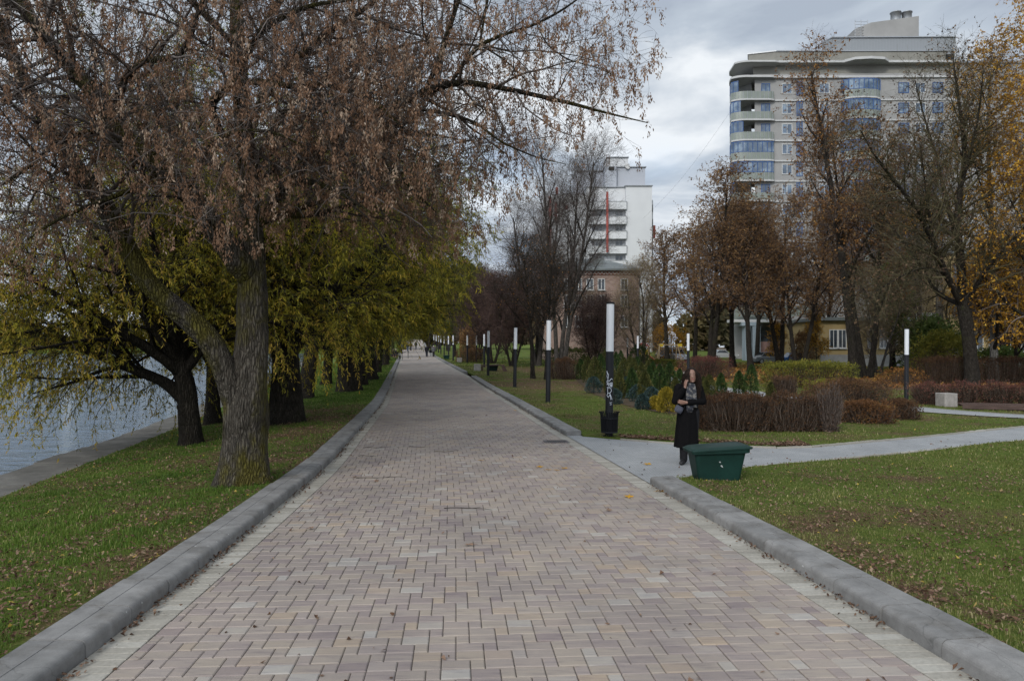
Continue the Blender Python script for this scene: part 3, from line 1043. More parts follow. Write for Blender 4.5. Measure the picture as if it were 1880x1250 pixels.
mb.add(np.r_[np.c_[xr(yf) - 0.27, yf, zp(yf)], np.c_[xr(yf), yf, zp(yf)]], np.stack([k, k + n, k + n + 1, k + 1], 1), None, 2, 0.5, True)


def stones(rects, gap, mat, tints, mb, bev=0.007):
    """rects: (u0,u1,s0,s1) along/across the path -> bevelled stones."""
    r = np.array(rects)
    u0, u1, s0, s1 = r[:, 0] + gap, r[:, 1] - gap, r[:, 2] + gap, r[:, 3] - gap
    m = len(r)
    top = rng.normal(0, 0.0012, m)
    tilt = rng.normal(0, 0.006, (m, 2))
    V = np.zeros((m, 12, 3))
    for ring, (ins, dz) in enumerate(((0.0, -0.03), (0.0, -bev * 0.8), (bev, 0.0))):
        for c_, (U, S) in enumerate(((u0 + ins, s0 + ins), (u1 - ins, s0 + ins), (u1 - ins, s1 - ins), (u0 + ins, s1 - ins))):
            V[:, ring * 4 + c_, 0] = U
            V[:, ring * 4 + c_, 1] = S
            V[:, ring * 4 + c_, 2] = dz + top + ((U - (u0 + u1) / 2) * tilt[:, 0] + (S - (s0 + s1) / 2) * tilt[:, 1])
    sl = (np.interp(V[:, :, 1] + 1, _T, (_xl + _xr) / 2) - np.interp(V[:, :, 1] - 1, _T, (_xl + _xr) / 2)) / 2
    Y = V[:, :, 1] - sl * V[:, :, 0] * 0.9
    X = V[:, :, 0] + np.interp(V[:, :, 1], _T, (_xl + _xr) / 2)
    V2 = np.stack([X, Y, V[:, :, 2] + zp(Y)], 2)
    qs = []
    for a_ in (0, 4):
        for c_ in range(4):
            d = (c_ + 1) % 4
            qs.append([a_ + c_, a_ + d, a_ + 4 + d, a_ + 4 + c_])
    qs.append([8, 9, 10, 11])
    Q = (np.array(qs)[None] + (np.arange(m) * 12)[:, None, None]).reshape(-1, 4)
    mb.add(V2.reshape(-1, 3), Q, None, mat, np.repeat(tints, 12), False)


UNIT, ROW = 0.0885, 0.132
rects, tints = [], []
row = 0
s = 0.6
while s < PAV_END:
    h = float(xr(s) - xl(s)) / 2 - 0.265
    off = -((row * 2) % 5)
    j0 = int(-h / UNIT) - 12
    j = j0 - (j0 % 5) + off
    cuts = [-h]
    while j * UNIT < h:
        for wd in (1, 2, 2):
            j += wd
            if -h + 0.035 < j * UNIT < h - 0.035:
                cuts.append(j * UNIT)
    cuts.append(h)
    for a_, c_ in zip(cuts[:-1], cuts[1:]):
        rects.append((a_, c_, s, s + ROW))
        tints.append(random.random() if random.random() < 0.62 else random.uniform(0.25, 0.6))
    row += 1
    s += ROW
stones(rects, 0.0023, 3, np.array(tints), mb)
rects, tints = [], []
s = 0.6
while s < PAV_END:
    h = float(xr(s) - xl(s)) / 2
    for sg in (-1, 1):
        a_, c_ = sorted((sg * (h - 0.262), sg * (h - 0.005)))
        rects.append((a_, c_, s, s + 0.1))
        tints.append(random.random())
    s += 0.1
stones(rects, 0.0016, 2, np.array(tints), mb, 0.004)
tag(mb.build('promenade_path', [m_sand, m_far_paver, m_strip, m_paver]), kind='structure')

# ------------------------------------------------------------------ kerbs
PROF = np.array([(0, -0.12), (0.002, 0.072), (0.006, 0.088), (0.013, 0.099), (0.023, 0.107), (0.036, 0.112), (0.055, 0.115), (0.178, 0.118), (0.1805, 0.114), (0.1855, 0.114), (0.188, 0.118), (0.342, 0.120), (0.35, 0.113), (0.35, -0.12)])


def kerb(y0, y1, side, seg=0.62):
    mb = MB()
    y = y0
    fx = xl if side < 0 else xr
    while y < y1:
        L = seg if y < 60 else seg * 4
        e = min(y + L - (0.010 if y < 60 else 0), y1)
        rings = []
        dz, dd = random.gauss(0, 0.0032), random.gauss(0, 0.003)
        for yy in (y, (y + e) / 2, e):
            sl = (fx(yy + 0.5) - fx(yy - 0.5))
            nx_, ny_ = 1 / math.hypot(1, sl), -sl / math.hypot(1, sl)
            rings.append([(fx(yy) + side * nx_ * (d + dd), yy + side * ny_ * (d + dd), zp(yy) + z + dz) for d, z in PROF])
        if side > 0:
            rings = rings[::-1]
        mb.loft(rings, 0, random.random(), False, True)
        y += L
    return tag(mb.build('kerb', m_kerb), kind='structure')


kerb(-3.5, 190, -1)
kerb(-3.5, 10.75, 1)
kerb(16.9, 47.5, 1)
kerb(54.5, 190, 1)

# ------------------------------------------------------------------ lake, quay wall, far bank
m_water, nt, b, _ = new_mat('lake_water')
b.inputs['Base Color'].default_value = (0.060, 0.100, 0.155, 1)
b.inputs['Roughness'].default_value = 0.09
b.inputs['IOR'].default_value = 1.33
b.inputs['Specular IOR Level'].default_value = 0.9
fa = tex_noise(nt, 1.5, 6, 0.62, (0.5, 1.0, 1.0))
fb = tex_noise(nt, 0.35, 3, 0.5, (0.6, 1.0, 1.0))
fm = nt.nodes.new('ShaderNodeMath')
fm.operation = 'MULTIPLY_ADD'
nt.links.new(fb, fm.inputs[0])
fm.inputs[1].default_value = 1.4
nt.links.new(fa, fm.inputs[2])
bump(nt, b, fm.outputs[0], 1.0, 0.24)
# the sheet stops under the quay: outline follows it
mb = MB()
ys = np.array([-300, -12, 0, 12, 22, 47, 100, 200, 330.0])
xe = xq(np.clip(ys, -12, 300)) - 0.55
n = len(ys)
k = np.arange(n - 1)
mb.add(np.r_[np.c_[np.full(n, -900.0), ys, np.full(n, ZW)], np.c_[xe, ys, np.full(n, ZW)]], np.stack([k, k + n, k + n + 1, k + 1], 1), None, 0)
tag(mb.build('water', m_water), kind='structure')

mb = MB()
y = -10.0
while y < 210:
    L = 1.25 if y < 60 else 5.0
    for (o0, o1, z0, z1) in ((-1.12, 0.0, ZQ - 0.9, ZQ),):
        a0, a1 = float(xq(y)), float(xq(y + L - 0.015))
        jz = random.gauss(0, 0.008)
        jx = random.gauss(0, 0.02)
        poly = [(a0 + o0 + jx, y), (a0 + o1, y), (a1 + o1, y + L - 0.015), (a1 + o0 + jx, y + L - 0.015)]
        mb.prism(poly, z0, z1 + jz, 0, random.random())
    y += L
tag(mb.build('retaining_wall', m_quay), 'low weathered concrete wall slabs edging the lake along the left lawn', 'retaining wall')

mb = MB()
mb.add([(-1200, 318, ZW - 1), (60, 318, ZW - 1), (60, 330, 1.2), (-1200, 330, 1.2), (60, 700, 6), (-1200, 700, 6)], [[0, 1, 2, 3], [3, 2, 4, 5]], None, 0, 0.0, True)
tag(mb.build('far_bank', m_lawn), kind='structure')
# ------------------------------------------------------------------ bark and leaves
def bark(name, dark, light, moss=None, mamt=0.55, scale=9.0, bstr=0.9, mscale=1.3):
    m, nt, b, _ = new_mat(name)
    f = tex_noise(nt, scale * 1.6, 9, 0.75, (1, 1, 0.4))
    c = ramp(nt, f, [(0.32, dark), (0.52, tuple((p + q) / 2 for p, q in zip(dark, light))), (0.68, light)])
    if moss:
        g = tex_noise(nt, mscale, 6, 0.7, (1, 1, 0.55))
        fac = ramp(nt, g, [(mamt - 0.04, (0, 0, 0)), (mamt + 0.08, (0.85,) * 3)])
        c = mixc(nt, fac, c, moss)
    b.inputs['Roughness'].default_value = 0.95
    b.inputs['Specular IOR Level'].default_value = 0.12
    v = nt.nodes.new('ShaderNodeTexVoronoi')
    v.inputs['Scale'].default_value = scale * 3.4
    v.feature = 'DISTANCE_TO_EDGE'
    tcx = nt.nodes.new('ShaderNodeTexCoord')
    mpx = nt.nodes.new('ShaderNodeMapping')
    mpx.inputs['Scale'].default_value = (1, 1, 0.17)
    nt.links.new(tcx.outputs['Object'], mpx.inputs['Vector'])
    # furrows: the plates wander with a little noise
    dn = nt.nodes.new('ShaderNodeTexNoise')
    dn.inputs['Scale'].default_value = scale * 0.9
    nt.links.new(tcx.outputs['Object'], dn.inputs['Vector'])
    dv = nt.nodes.new('ShaderNodeVectorMath')
    dv.operation = 'MULTIPLY_ADD'
    nt.links.new(dn.outputs['Color'], dv.inputs[0])
    dv.inputs[1].default_value = (0.028, 0.028, 0.03)
    nt.links.new(mpx.outputs[0], dv.inputs[2])
    nt.links.new(dv.outputs[0], v.inputs['Vector'])
    fur = ramp(nt, v.outputs['Distance'], [(0.0, (0.42, 0.40, 0.38)), (0.12, (0.88, 0.87, 0.86)), (0.3, (1.12, 1.11, 1.10))])
    c = mixc(nt, 1.0, c, fur, 'MULTIPLY')
    nt.links.new(c, b.inputs['Base Color'])
    s = nt.nodes.new('ShaderNodeMath')
    s.operation = 'MULTIPLY_ADD'
    nt.links.new(v.outputs['Distance'], s.inputs[0])
    s.inputs[1].default_value = 2.2
    nt.links.new(f, s.inputs[2])
    bump(nt, b, s.outputs[0], bstr, 0.05)
    return m


m_bark_maple = bark('bark_mossy_grey', (0.024, 0.021, 0.017), (0.138, 0.124, 0.103), (0.085, 0.076, 0.012), 0.505, 8.0, 1.0, 1.5)
m_bark_limb = bark('bark_mossy_limb', (0.014, 0.012, 0.009), (0.055, 0.048, 0.038), (0.06, 0.054, 0.010), 0.50, 10.0, 0.9, 1.6)
m_bark_willow = bark('bark_dark_furrowed', (0.010, 0.009, 0.007), (0.05, 0.043, 0.035), (0.03, 0.034, 0.012), 0.66, 8.0, 1.0)
m_bark_dark = bark('bark_dark', (0.014, 0.012, 0.010), (0.055, 0.048, 0.04), (0.05, 0.055, 0.02), 0.62, 6.0)
m_bark_grey = bark('bark_grey', (0.04, 0.036, 0.032), (0.12, 0.11, 0.10), (0.06, 0.06, 0.03), 0.66, 6.0)
m_bark_pale = bark('bark_pale', (0.08, 0.075, 0.068), (0.24, 0.23, 0.21), None, 0.6, 4.0, 0.4)

m_twig_grey = M_tint('twig_grey_brown', [(0, (0.035, 0.027, 0.022)), (0.6, (0.075, 0.06, 0.052)), (1, (0.17, 0.15, 0.14))], 0.85, 0.15)
m_twig_dark = M_tint('twig_dark', [(0, (0.016, 0.013, 0.010)), (0.7, (0.04, 0.033, 0.026)), (1, (0.07, 0.06, 0.05))], 0.9, 0.1)
m_twig_olive = M_tint('twig_olive', [(0, (0.03, 0.026, 0.014)), (0.6, (0.072, 0.063, 0.036)), (1, (0.125, 0.108, 0.062))], 0.9, 0.1)
m_twig_brown = M_tint('twig_brown', [(0, (0.045, 0.033, 0.028)), (0.6, (0.105, 0.080, 0.068)), (1, (0.18, 0.145, 0.125))], 0.9, 0.1)
m_twig_purple = M_tint('twig_purple_brown', [(0, (0.035, 0.022, 0.021)), (0.6, (0.08, 0.053, 0.049)), (1, (0.14, 0.095, 0.085))], 0.9, 0.1)
m_twig_straw = M_tint('twig_straw', [(0, (0.09, 0.068, 0.045)), (0.6, (0.17, 0.13, 0.09)), (1, (0.26, 0.21, 0.14))], 0.9, 0.1)
m_twig_birch = M_tint('twig_birch', [(0, (0.05, 0.035, 0.028)), (0.7, (0.11, 0.085, 0.07)), (1, (0.2, 0.17, 0.15))], 0.9, 0.1)

m_seed = M_tint('dry_seed_wings', [(0, (0.080, 0.045, 0.027)), (0.35, (0.165, 0.094, 0.056)), (0.7, (0.25, 0.150, 0.094)), (1, (0.36, 0.28, 0.21))], 0.8, 0.2, None, 0.3)
m_leaf_willow = M_tint('willow_leaf', [(0, (0.055, 0.054, 0.012)), (0.3, (0.135, 0.135, 0.014)), (0.6, (0.27, 0.24, 0.020)), (0.85, (0.41, 0.31, 0.03)), (1, (0.43, 0.29, 0.05))], 0.6, 0.3, None, 0.42)
m_leaf_green = M_tint('green_leaf', [(0, (0.026, 0.046, 0.009)), (0.5, (0.068, 0.098, 0.020)), (0.85, (0.15, 0.165, 0.035)), (1, (0.25, 0.21, 0.045))], 0.6, 0.3, None, 0.35)
m_leaf_rust = M_tint('rusty_leaf', [(0, (0.070, 0.040, 0.020)), (0.4, (0.145, 0.080, 0.036)), (0.75, (0.225, 0.125, 0.052)), (1, (0.33, 0.21, 0.08))], 0.7, 0.2, None, 0.3)
m_leaf_orange = M_tint('orange_leaf', [(0, (0.10, 0.045, 0.014)), (0.5, (0.21, 0.095, 0.025)), (1, (0.32, 0.17, 0.05))], 0.7, 0.2, None, 0.3)
m_leaf_gold = M_tint('golden_leaf', [(0, (0.20, 0.095, 0.012)), (0.45, (0.42, 0.215, 0.020)), (0.8, (0.56, 0.32, 0.035)), (1, (0.62, 0.42, 0.08))], 0.65, 0.2, None, 0.35)
m_leaf_yellow = M_tint('yellow_leaf', [(0, (0.09, 0.10, 0.012)), (0.5, (0.24, 0.20, 0.02)), (1, (0.42, 0.33, 0.04))], 0.65, 0.2, None, 0.35)
m_leaf_brown = M_tint('dull_brown_leaf', [(0, (0.035, 0.022, 0.016)), (0.5, (0.085, 0.052, 0.034)), (1, (0.15, 0.10, 0.06))], 0.8, 0.15, None, 0.25)


class Tree:
    """Branches grown level by level; P[l] holds the habit of level l."""

    def __init__(s, P, seed):
        s.P, s.r = P, random.Random(seed)
        s.tubes = {}
        s.env = None
        s.thin = None
        s.solid = []

    def rv(s):
        r = s.r
        return Vector((r.gauss(0, 1), r.gauss(0, 1), r.gauss(0, 1)))

    def grow(s, p, d, L, r, lvl):
        P = s.P[lvl]
        n = P.get('seg', 4)
        pts, rad = [p.copy()], [r]
        tp, wd, trop = P.get('taper', 0.3), P.get('wander', 0.15), P.get('trop', 0.0)
        d = d.copy()
        for i in range(n):
            t = (i + 1) / n
            d += s.rv() * wd * 0.6
            d.z += trop * (0.4 + t)
            d = unit(d)
            p = p + d * (L / n)
            pts.append(p)
            rad.append(r * (1 - (1 - tp) * t))
        s.tubes.setdefault(lvl, []).append((pts, rad))
        if lvl + 1 < len(s.P):
            s.spawn(pts, rad, L, lvl + 1)

    def spawn(s, pts, rad, L, lvl, n=None, t0=None):
        P = s.P[lvl]
        if n is None:
            n = P['n']
            n = max(1, int(round(n * s.r.uniform(0.75, 1.25))))
        t0 = P.get('t0', 0.2) if t0 is None else t0
        m = len(pts) - 1
        az = s.r.uniform(0, 6.28)
        for k in range(n):
            t = t0 + (1 - t0) * (k + s.r.random()) / n
            t = min(t, 0.999)
            i = int(t * m)
            f = t * m - i
            p = pts[i].lerp(pts[i + 1], f)
            ax = unit(pts[i + 1] - pts[i])
            rr = rad[i] + (rad[i + 1] - rad[i]) * f
            az += 2.4 + s.r.uniform(-0.5, 0.5)
            a = R(P.get('ang', 45) * s.r.uniform(0.65, 1.3))
            u = unit(ax.cross(Vector((0.31, 0.2, 0.93)) if abs(ax.z) < 0.9 else Vector((1, 0.2, 0))))
            v = ax.cross(u)
            d = ax * math.cos(a) + (u * math.cos(az) + v * math.sin(az)) * math.sin(a)
            if P.get('up'):
                d.z += P['up']
            if P.get('flat') and d.z < 0:
                d.z *= P['flat']
            d = unit(d)
            if 'len' in P:
                ll = P['len'] * s.r.uniform(0.65, 1.3) * (1 - P.get('fall', 0.45) * t)
            else:
                ll = L * P.get('ratio', 0.5) * s.r.uniform(0.7, 1.2) * (1 - P.get('fall', 0.45) * t)
            if s.env and not (s.env(p, lvl) and s.env(p + d * ll * 1.05, lvl)):
                continue
            if s.thin and s.r.random() > s.thin(p, lvl):
                continue
            r0 = max(P.get('rmin', 0.002), min(rr * P.get('rr', 0.6), P.get('r', 9)))
            s.grow(p, d, ll, r0, lvl)

    def limb(s, pts, rad, sub=6, jit=0.016):
        """A limb laid by hand, smoothed, added as level 0 wood."""
        p = np.array(pts, dtype=float)
        n = (len(p) - 1) * sub + 1
        t = np.linspace(0, len(p) - 1, n)
        q = np.stack([_smooth(np.interp(t, np.arange(len(p)), p[:, k]), sub | 1) for k in range(3)], 1)
        q[0], q[-1] = p[0], p[-1]
        rr = np.interp(t, np.arange(len(p)), rad)
        L = float(np.sum(np.linalg.norm(np.diff(q, axis=0), axis=1)))
        P = [Vector(x) + s.rv() * jit * float(rr[i]) for i, x in enumerate(q)]
        s.solid.append((P, list(rr)))
        return P, list(rr), L


def trunk_tube(mb, pts, rad, sides, mat, flare=0.0, lump=0.08, seed=0, base=True):
    """Heavy wood with lumps, furrows and a flared foot."""
    n = len(pts)
    rings = []
    off = seed * 7.31
    prevN = None
    for i, p in enumerate(pts):
        a, c = pts[max(0, i - 1)], pts[min(n - 1, i + 1)]
        T = unit(c - a)
        if prevN is None:
            prevN = Vector((1, 0, 0)) if abs(T.x) < 0.8 else Vector((0, 1, 0))
        N = unit(prevN - T * prevN.dot(T))
        prevN = N
        B = T.cross(N)
        ring = []
        h = (pts[i] - pts[0]).length
        for k in range(sides):
            th = 2 * math.pi * k / sides
            dv = N * math.cos(th) + B * math.sin(th)
            q = Vector((math.cos(th) * 1.6 + off, math.sin(th) * 1.6, h * 0.9))
            r = rad[i] * (1 + lump * mnoise.noise(q) * 1.6 + lump * 0.5 * mnoise.noise(q * 3.1))
            if flare:
                r += flare * math.exp(-h / 0.28) * (1 + 0.65 * math.sin(th * 3 + off) + 0.4 * math.sin(th * 5 + 1.3 * off)) * rad[i]
            ring.append(p + dv * r)
        rings.append([tuple(v) for v in ring])
    mb.loft(rings, mat, 0.5, True, False)


def leaf_quads(mb, pos, dirs, length, width, mat, tints, curl=0.25):
    """Small two-faced blades from pos along dirs."""
    m = len(pos)
    L = length * rng.uniform(0.65, 1.25, (m, 1))
    W = width * rng.uniform(0.7, 1.25, (m, 1))
    d = dirs / (np.linalg.norm(dirs, axis=1, keepdims=True) + 1e-9)
    rnd = rng.normal(size=(m, 3))
    sd = np.cross(d, rnd)
    sd /= np.linalg.norm(sd, axis=1, keepdims=True) + 1e-9
    nn = np.cross(d, sd)
    mid = pos + d * L * 0.5 + nn * L * curl * 0.3
    V = np.stack([pos, mid + sd * W * 0.5, pos + d * L, mid - sd * W * 0.5], 1).reshape(-1, 3)
    q = np.arange(m)[:, None] * 4 + np.array([[0, 1, 2, 3]])
    mb.add(V, q, None, mat, np.repeat(tints, 4), False)


def twig_leaves(mb, items, per, length, width, mat, droop=0.6, spread=0.7, frac=1.0, tint=(0.0, 1.0), t0=0.1, clump=0.35, tint_fn=None):
    """Leaves set along twigs; each twig has its own share and its own shade."""
    if not items:
        return
    keep = [i for i in items if random.random() < frac]
    if not keep:
        return
    pos, dr, tn = [], [], []
    for pts, rad in keep:
        P = np.array([tuple(p) for p in pts])
        k = max(1, int(per * random.uniform(0.5, 1.5)))
        t = rng.uniform(t0, 1.0, k) * (len(P) - 1)
        i = np.minimum(t.astype(int), len(P) - 2)
        f = (t - i)[:, None]
        pp = P[i] * (1 - f) + P[i + 1] * f
        ax = P[i + 1] - P[i]
        ax /= np.linalg.norm(ax, axis=1, keepdims=True) + 1e-9
        d = ax * 0.5 + rng.normal(size=(k, 3)) * spread
        d /= np.linalg.norm(d, axis=1, keepdims=True)
        d[:, 2] -= droop
        pos.append(pp)
        dr.append(d)
        bt = random.uniform(tint[0], tint[1])
        if tint_fn:
            bt = tint_fn(P[0])
        tn.append(np.clip(bt + rng.normal(0, clump * 0.5, k), 0, 1))
    leaf_quads(mb, np.concatenate(pos), np.concatenate(dr), length, width, mat, np.concatenate(tn))


def tree_object(name, label, cat, T, loc, barks, twigs, leaves, rz=0.0, group=None, solid_lv=(0, 1), sides=(12, 7, 4, 3, 3, 3), flare=0.5, lump=0.1, tub_mat=None, seed=1):
    """Root Empty > trunk (heavy wood) and crown (twigs with their leaves)."""
    root = empty(name, loc, rz, label, cat, group)
    mb = MB()
    k = 0
    for pts, rad in T.solid:
        trunk_tube(mb, pts, rad, 20, 0 if k < 3 else min(1, len(barks) - 1), flare if k == 0 else 0.0, lump, seed + k)
        k += 1
    for lv in solid_lv:
        its = T.tubes.get(lv, [])
        if lv == 0:
            for pts, rad in its:
                trunk_tube(mb, pts, rad, sides[0], 0, flare, lump, seed + k)
                k += 1
        elif its:
            mb.tubes(its, sides[lv], min(1, len(barks) - 1), 0.5)
    mb.build('trunk', barks, root)
    cb = MB()
    mats = []
    for lv, its in T.tubes.items():
        if lv in solid_lv:
            continue
        mm = twigs
        if mm not in mats:
            mats.append(mm)
        cb.tubes(its, sides[min(lv, len(sides) - 1)], mats.index(mm))
    for fn in leaves:
        fn(cb, T, mats)
    cb.build('crown', mats, root)
    return root


def lf(lv, mat, per, length, width, **kw):
    def go(cb, T, mats):
        if mat not in mats:
            mats.append(mat)
        twig_leaves(cb, T.tubes.get(lv, []), per, length, width, mats.index(mat), **kw)
    return go


# ------------------------------------------------------------------ the big maple in front, hung with dry seeds
def samaras(lv, frac, n0=12, n1=30, cut=None):
    def go(cb, T, mats):
        if m_seed not in mats:
            mats.append(m_seed)
        pos, dr, tn = [], [], []
        for pts, rad in T.tubes.get(lv, []):
            p = pts[-1]
            fr = frac(p) if callable(frac) else frac
            if random.random() > fr:
                continue
            k = random.randint(n0, n1)
            hang = random.uniform(0.09, 0.27)
            base = np.array(tuple(p))
            u = rng.random(k)
            pp = base + np.c_[rng.normal(0, 0.018, k), rng.normal(0, 0.018, k), -u * hang]
            d = np.c_[rng.normal(0, 0.5, k), rng.normal(0, 0.5, k), -0.8 - rng.random(k) * 0.8]
            pos.append(pp)
            dr.append(d)
            tn.append(np.clip(random.choice((0.25, 0.4, 0.5, 0.5, 0.65, 0.9)) + rng.normal(0, 0.13, k), 0, 1))
        leaf_quads(cb, np.concatenate(pos), np.concatenate(dr), 0.046, 0.017, mats.index(m_seed), np.concatenate(tn))
    return go


MAPLE_BASE = Vector((wx(452, 10.4), 10.4, 0))
MAPLE_BASE.z = gz(MAPLE_BASE.x, MAPLE_BASE.y) - 0.06


def mp(px, py, Y):
    return Vector(at(px, py, Y)) - MAPLE_BASE


PM = [dict(), dict(),
      dict(n=10, t0=0.1, ang=60, len=1.85, seg=7, wander=0.22, trop=0.0, taper=0.25, r=0.030, rr=0.5, fall=0.25),
      dict(n=11, t0=0.12, ang=52, len=0.9, seg=5, wander=0.25, trop=-0.03, taper=0.35, r=0.011, rr=0.5, fall=0.3),
      dict(n=6, t0=0.15, ang=48, len=0.44, seg=4, wander=0.25, trop=-0.08, taper=0.5, r=0.0044, rr=0.5, fall=0.2, rmin=0.0026)]
T1 = Tree(PM, 5)


def maple_env(p, lvl):
    """Where the crown ends: hanging twigs stop well above the path and the lawn."""
    x, y, z = p.x + MAPLE_BASE.x, p.y + MAPLE_BASE.y, p.z + MAPLE_BASE.z
    lo = float(np.interp(x, [-8, -4.6, -3.2, -1.0, 0.0, 0.8, 2.2], [2.7, 2.9, 3.25, 3.3, 3.75, 4.2, 4.35]))
    lo += 0.25 * math.sin(x * 2.3) + 0.15 * math.sin(x * 5.1 + y)
    return z > lo and x < 2.1 and y > 7.4 and x / y < 0.212 and y < 14.5


T1.env = maple_env
# the limbs over the path are airier, with the seeds in separate bunches
T1.thin = lambda p, lvl: 1.0 if lvl < 3 else float(np.interp(p.x + MAPLE_BASE.x, [-5.6, -4.2, -2.2, -0.8], [0.8, 1.0, 1.0, 0.66]))
s1 = T1.limb([(0, 0, -0.15), mp(452, 860, 10.4), mp(450, 800, 10.4), mp(452, 745, 10.4), mp(458, 690, 10.42), mp(463, 620, 10.45), mp(466, 540, 10.5), mp(462, 450, 10.5), mp(456, 340, 10.5), mp(446, 210, 10.5), mp(436, 90, 10.5), mp(432, -40, 10.5), mp(440, -170, 10.5), mp(455, -330, 10.6)],
             [0.325, 0.30, 0.275, 0.275, 0.235, 0.215, 0.20, 0.165, 0.14, 0.12, 0.10, 0.08, 0.06, 0.03], jit=0.006)


def lim(pts, r0, r1, n, t0=0.1):
    rl = list(np.linspace(r0, r1, len(pts)))
    rl[0] *= 0.55          # rooted inside the wood it springs from
    p, r, L = T1.limb(pts, rl)
    T1.spawn(p, r, L, 2, int(n * 1.08 + .5), t0)


# left limb low off the bole
lim([mp(450, 805, 10.42), mp(438, 755, 10.38), mp(418, 690, 10.3), mp(388, 625, 10.2), mp(335, 575, 10.1), mp(270, 522, 10.0), mp(225, 440, 9.9), mp(190, 375, 9.8), mp(150, 320, 9.7), mp(95, 245, 9.6), mp(45, 150, 9.5), mp(5, 60, 9.4), mp(-60, -60, 9.3)], 0.185, 0.06, 26, 0.4)
# second limb up and left across the crown
lim([mp(466, 530, 10.5), mp(440, 485, 10.3), mp(400, 430, 10.1), mp(345, 350, 9.9), mp(290, 305, 9.7), mp(222, 255, 9.5), mp(198, 200, 9.4), mp(160, 155, 9.3), mp(110, 103, 9.2), mp(66, 46, 9.1), mp(20, -10, 9.0), mp(-60, -110, 8.9)], 0.19, 0.05, 28, 0.3)
# mossy side branches in front
lim([mp(205, 195, 9.4), mp(240, 130, 9.2), mp(262, 112, 9.1), mp(328, 106, 9.0), mp(350, 70, 8.9), mp(372, 0, 8.8), mp(400, -70, 8.7)], 0.05, 0.02, 10)
lim([mp(458, 330, 10.5), mp(400, 235, 10.0), mp(385, 190, 9.7), mp(428, 150, 9.5), mp(500, 152, 9.4), mp(535, 160, 9.3), mp(575, 152, 9.3), mp(640, 165, 9.2), mp(695, 192, 9.1), mp(740, 235, 9.0)], 0.06, 0.015, 14, 0.3)
# right limbs reaching over the path
lim([mp(462, 430, 10.5), mp(530, 330, 10.3), mp(610, 255, 10.1), mp(720, 195, 9.9), mp(800, 160, 9.8), mp(850, 150, 9.7), mp(940, 165, 9.6), mp(1040, 188, 9.5), mp(1110, 207, 9.45), mp(1190, 226, 9.4)], 0.085, 0.006, 20, 0.15)
lim([mp(825, 158, 9.75), mp(858, 105, 9.7), mp(885, 80, 9.7), mp(930, 62, 9.65), mp(985, 45, 9.6), mp(1040, 15, 9.5), mp(1090, -25, 9.5)], 0.035, 0.008, 9)
lim([mp(985, 45, 9.6), mp(1005, 85, 9.6), mp(1045, 112, 9.55), mp(1090, 122, 9.5), mp(1130, 140, 9.5)], 0.014, 0.004, 5)
lim([mp(880, 84, 9.7), mp(905, 96, 9.6), mp(945, 125, 9.5), mp(975, 160, 9.5)], 0.016, 0.005, 4)
lim([mp(780, 168, 9.8), mp(806, 110, 9.8), mp(826, 50, 9.8), mp(845, -10, 9.8), mp(870, -80, 9.8)], 0.045, 0.02, 8)
lim([mp(880, 85, 9.7), mp(895, 0, 9.7), mp(905, -60, 9.7)], 0.025, 0.012, 4)
lim([mp(720, 195, 9.9), mp(800, 205, 9.8), mp(870, 222, 9.7), mp(920, 262, 9.6), mp(985, 290, 9.55), mp(1040, 302, 9.5)], 0.03, 0.004, 9)
lim([mp(610, 255, 10.1), mp(680, 280, 9.9), mp(740, 330, 9.7), mp(800, 390, 9.6)], 0.045, 0.010, 10)
lim([mp(448, 230, 10.5), mp(520, 130, 10.2), mp(600, 60, 10.0), mp(680, 10, 9.8), mp(760, -60, 9.6)], 0.07, 0.02, 12)
lim([mp(440, 130, 10.5), mp(500, 20, 10.8), mp(570, -80, 11.2), mp(640, -160, 11.6)], 0.07, 0.02, 10)
lim([mp(458, 340, 10.5), mp(560, 330, 9.6), mp(620, 350, 9.0), mp(680, 390, 8.7)], 0.055, 0.012, 11)
lim([mp(450, 260, 10.5), mp(430, 150, 9.7), mp(470, 60, 9.1), mp(560, 10, 8.7), mp(650, 0, 8.4)], 0.06, 0.015, 12)
lim([mp(436, 90, 10.5), mp(360, 10, 10.0), mp(290, -60, 9.6), mp(200, -120, 9.2)], 0.06, 0.02, 10)
lim([mp(455, 330, 10.5), mp(380, 300, 11.3), mp(300, 230, 12.0), mp(220, 180, 12.6), mp(130, 150, 13.0)], 0.07, 0.02, 12)
lim([mp(300, 310, 9.7), mp(250, 345, 9.3), mp(180, 372, 9.0), mp(110, 400, 8.8), mp(50, 440, 8.6)], 0.04, 0.010, 11)
lim([mp(218, 250, 9.5), mp(160, 240, 9.2), mp(100, 265, 9.0), mp(50, 310, 8.9), mp(0, 340, 8.8), mp(-60, 380, 8.7)], 0.04, 0.012, 11)
lim([mp(430, 470, 10.3), mp(380, 400, 9.6), mp(330, 360, 9.2), mp(270, 360, 9.0)], 0.03, 0.010, 8)
lim([mp(456, 340, 10.5), mp(520, 250, 11.4), mp(600, 170, 12.2), mp(690, 100, 12.8)], 0.07, 0.02, 12)
lim([mp(460, 380, 10.5), mp(540, 400, 10.9), mp(640, 380, 11.2), mp(750, 330, 11.4), mp(850, 300, 11.5)], 0.06, 0.010, 14)
lim([mp(455, 330, 10.5), mp(520, 200, 10.9), mp(620, 130, 11.2), mp(720, 90, 11.4), mp(800, 70, 11.5)], 0.06, 0.012, 14)
lim([mp(456, 340, 10.5), mp(540, 290, 10.9), mp(640, 250, 11.3), mp(760, 240, 11.7), mp(860, 260, 12.0)], 0.06, 0.012, 16)
lim([mp(460, 420, 10.5), mp(560, 380, 10.3), mp(660, 340, 10.1), mp(760, 310, 10.0), mp(840, 300, 10.0)], 0.05, 0.010, 14)
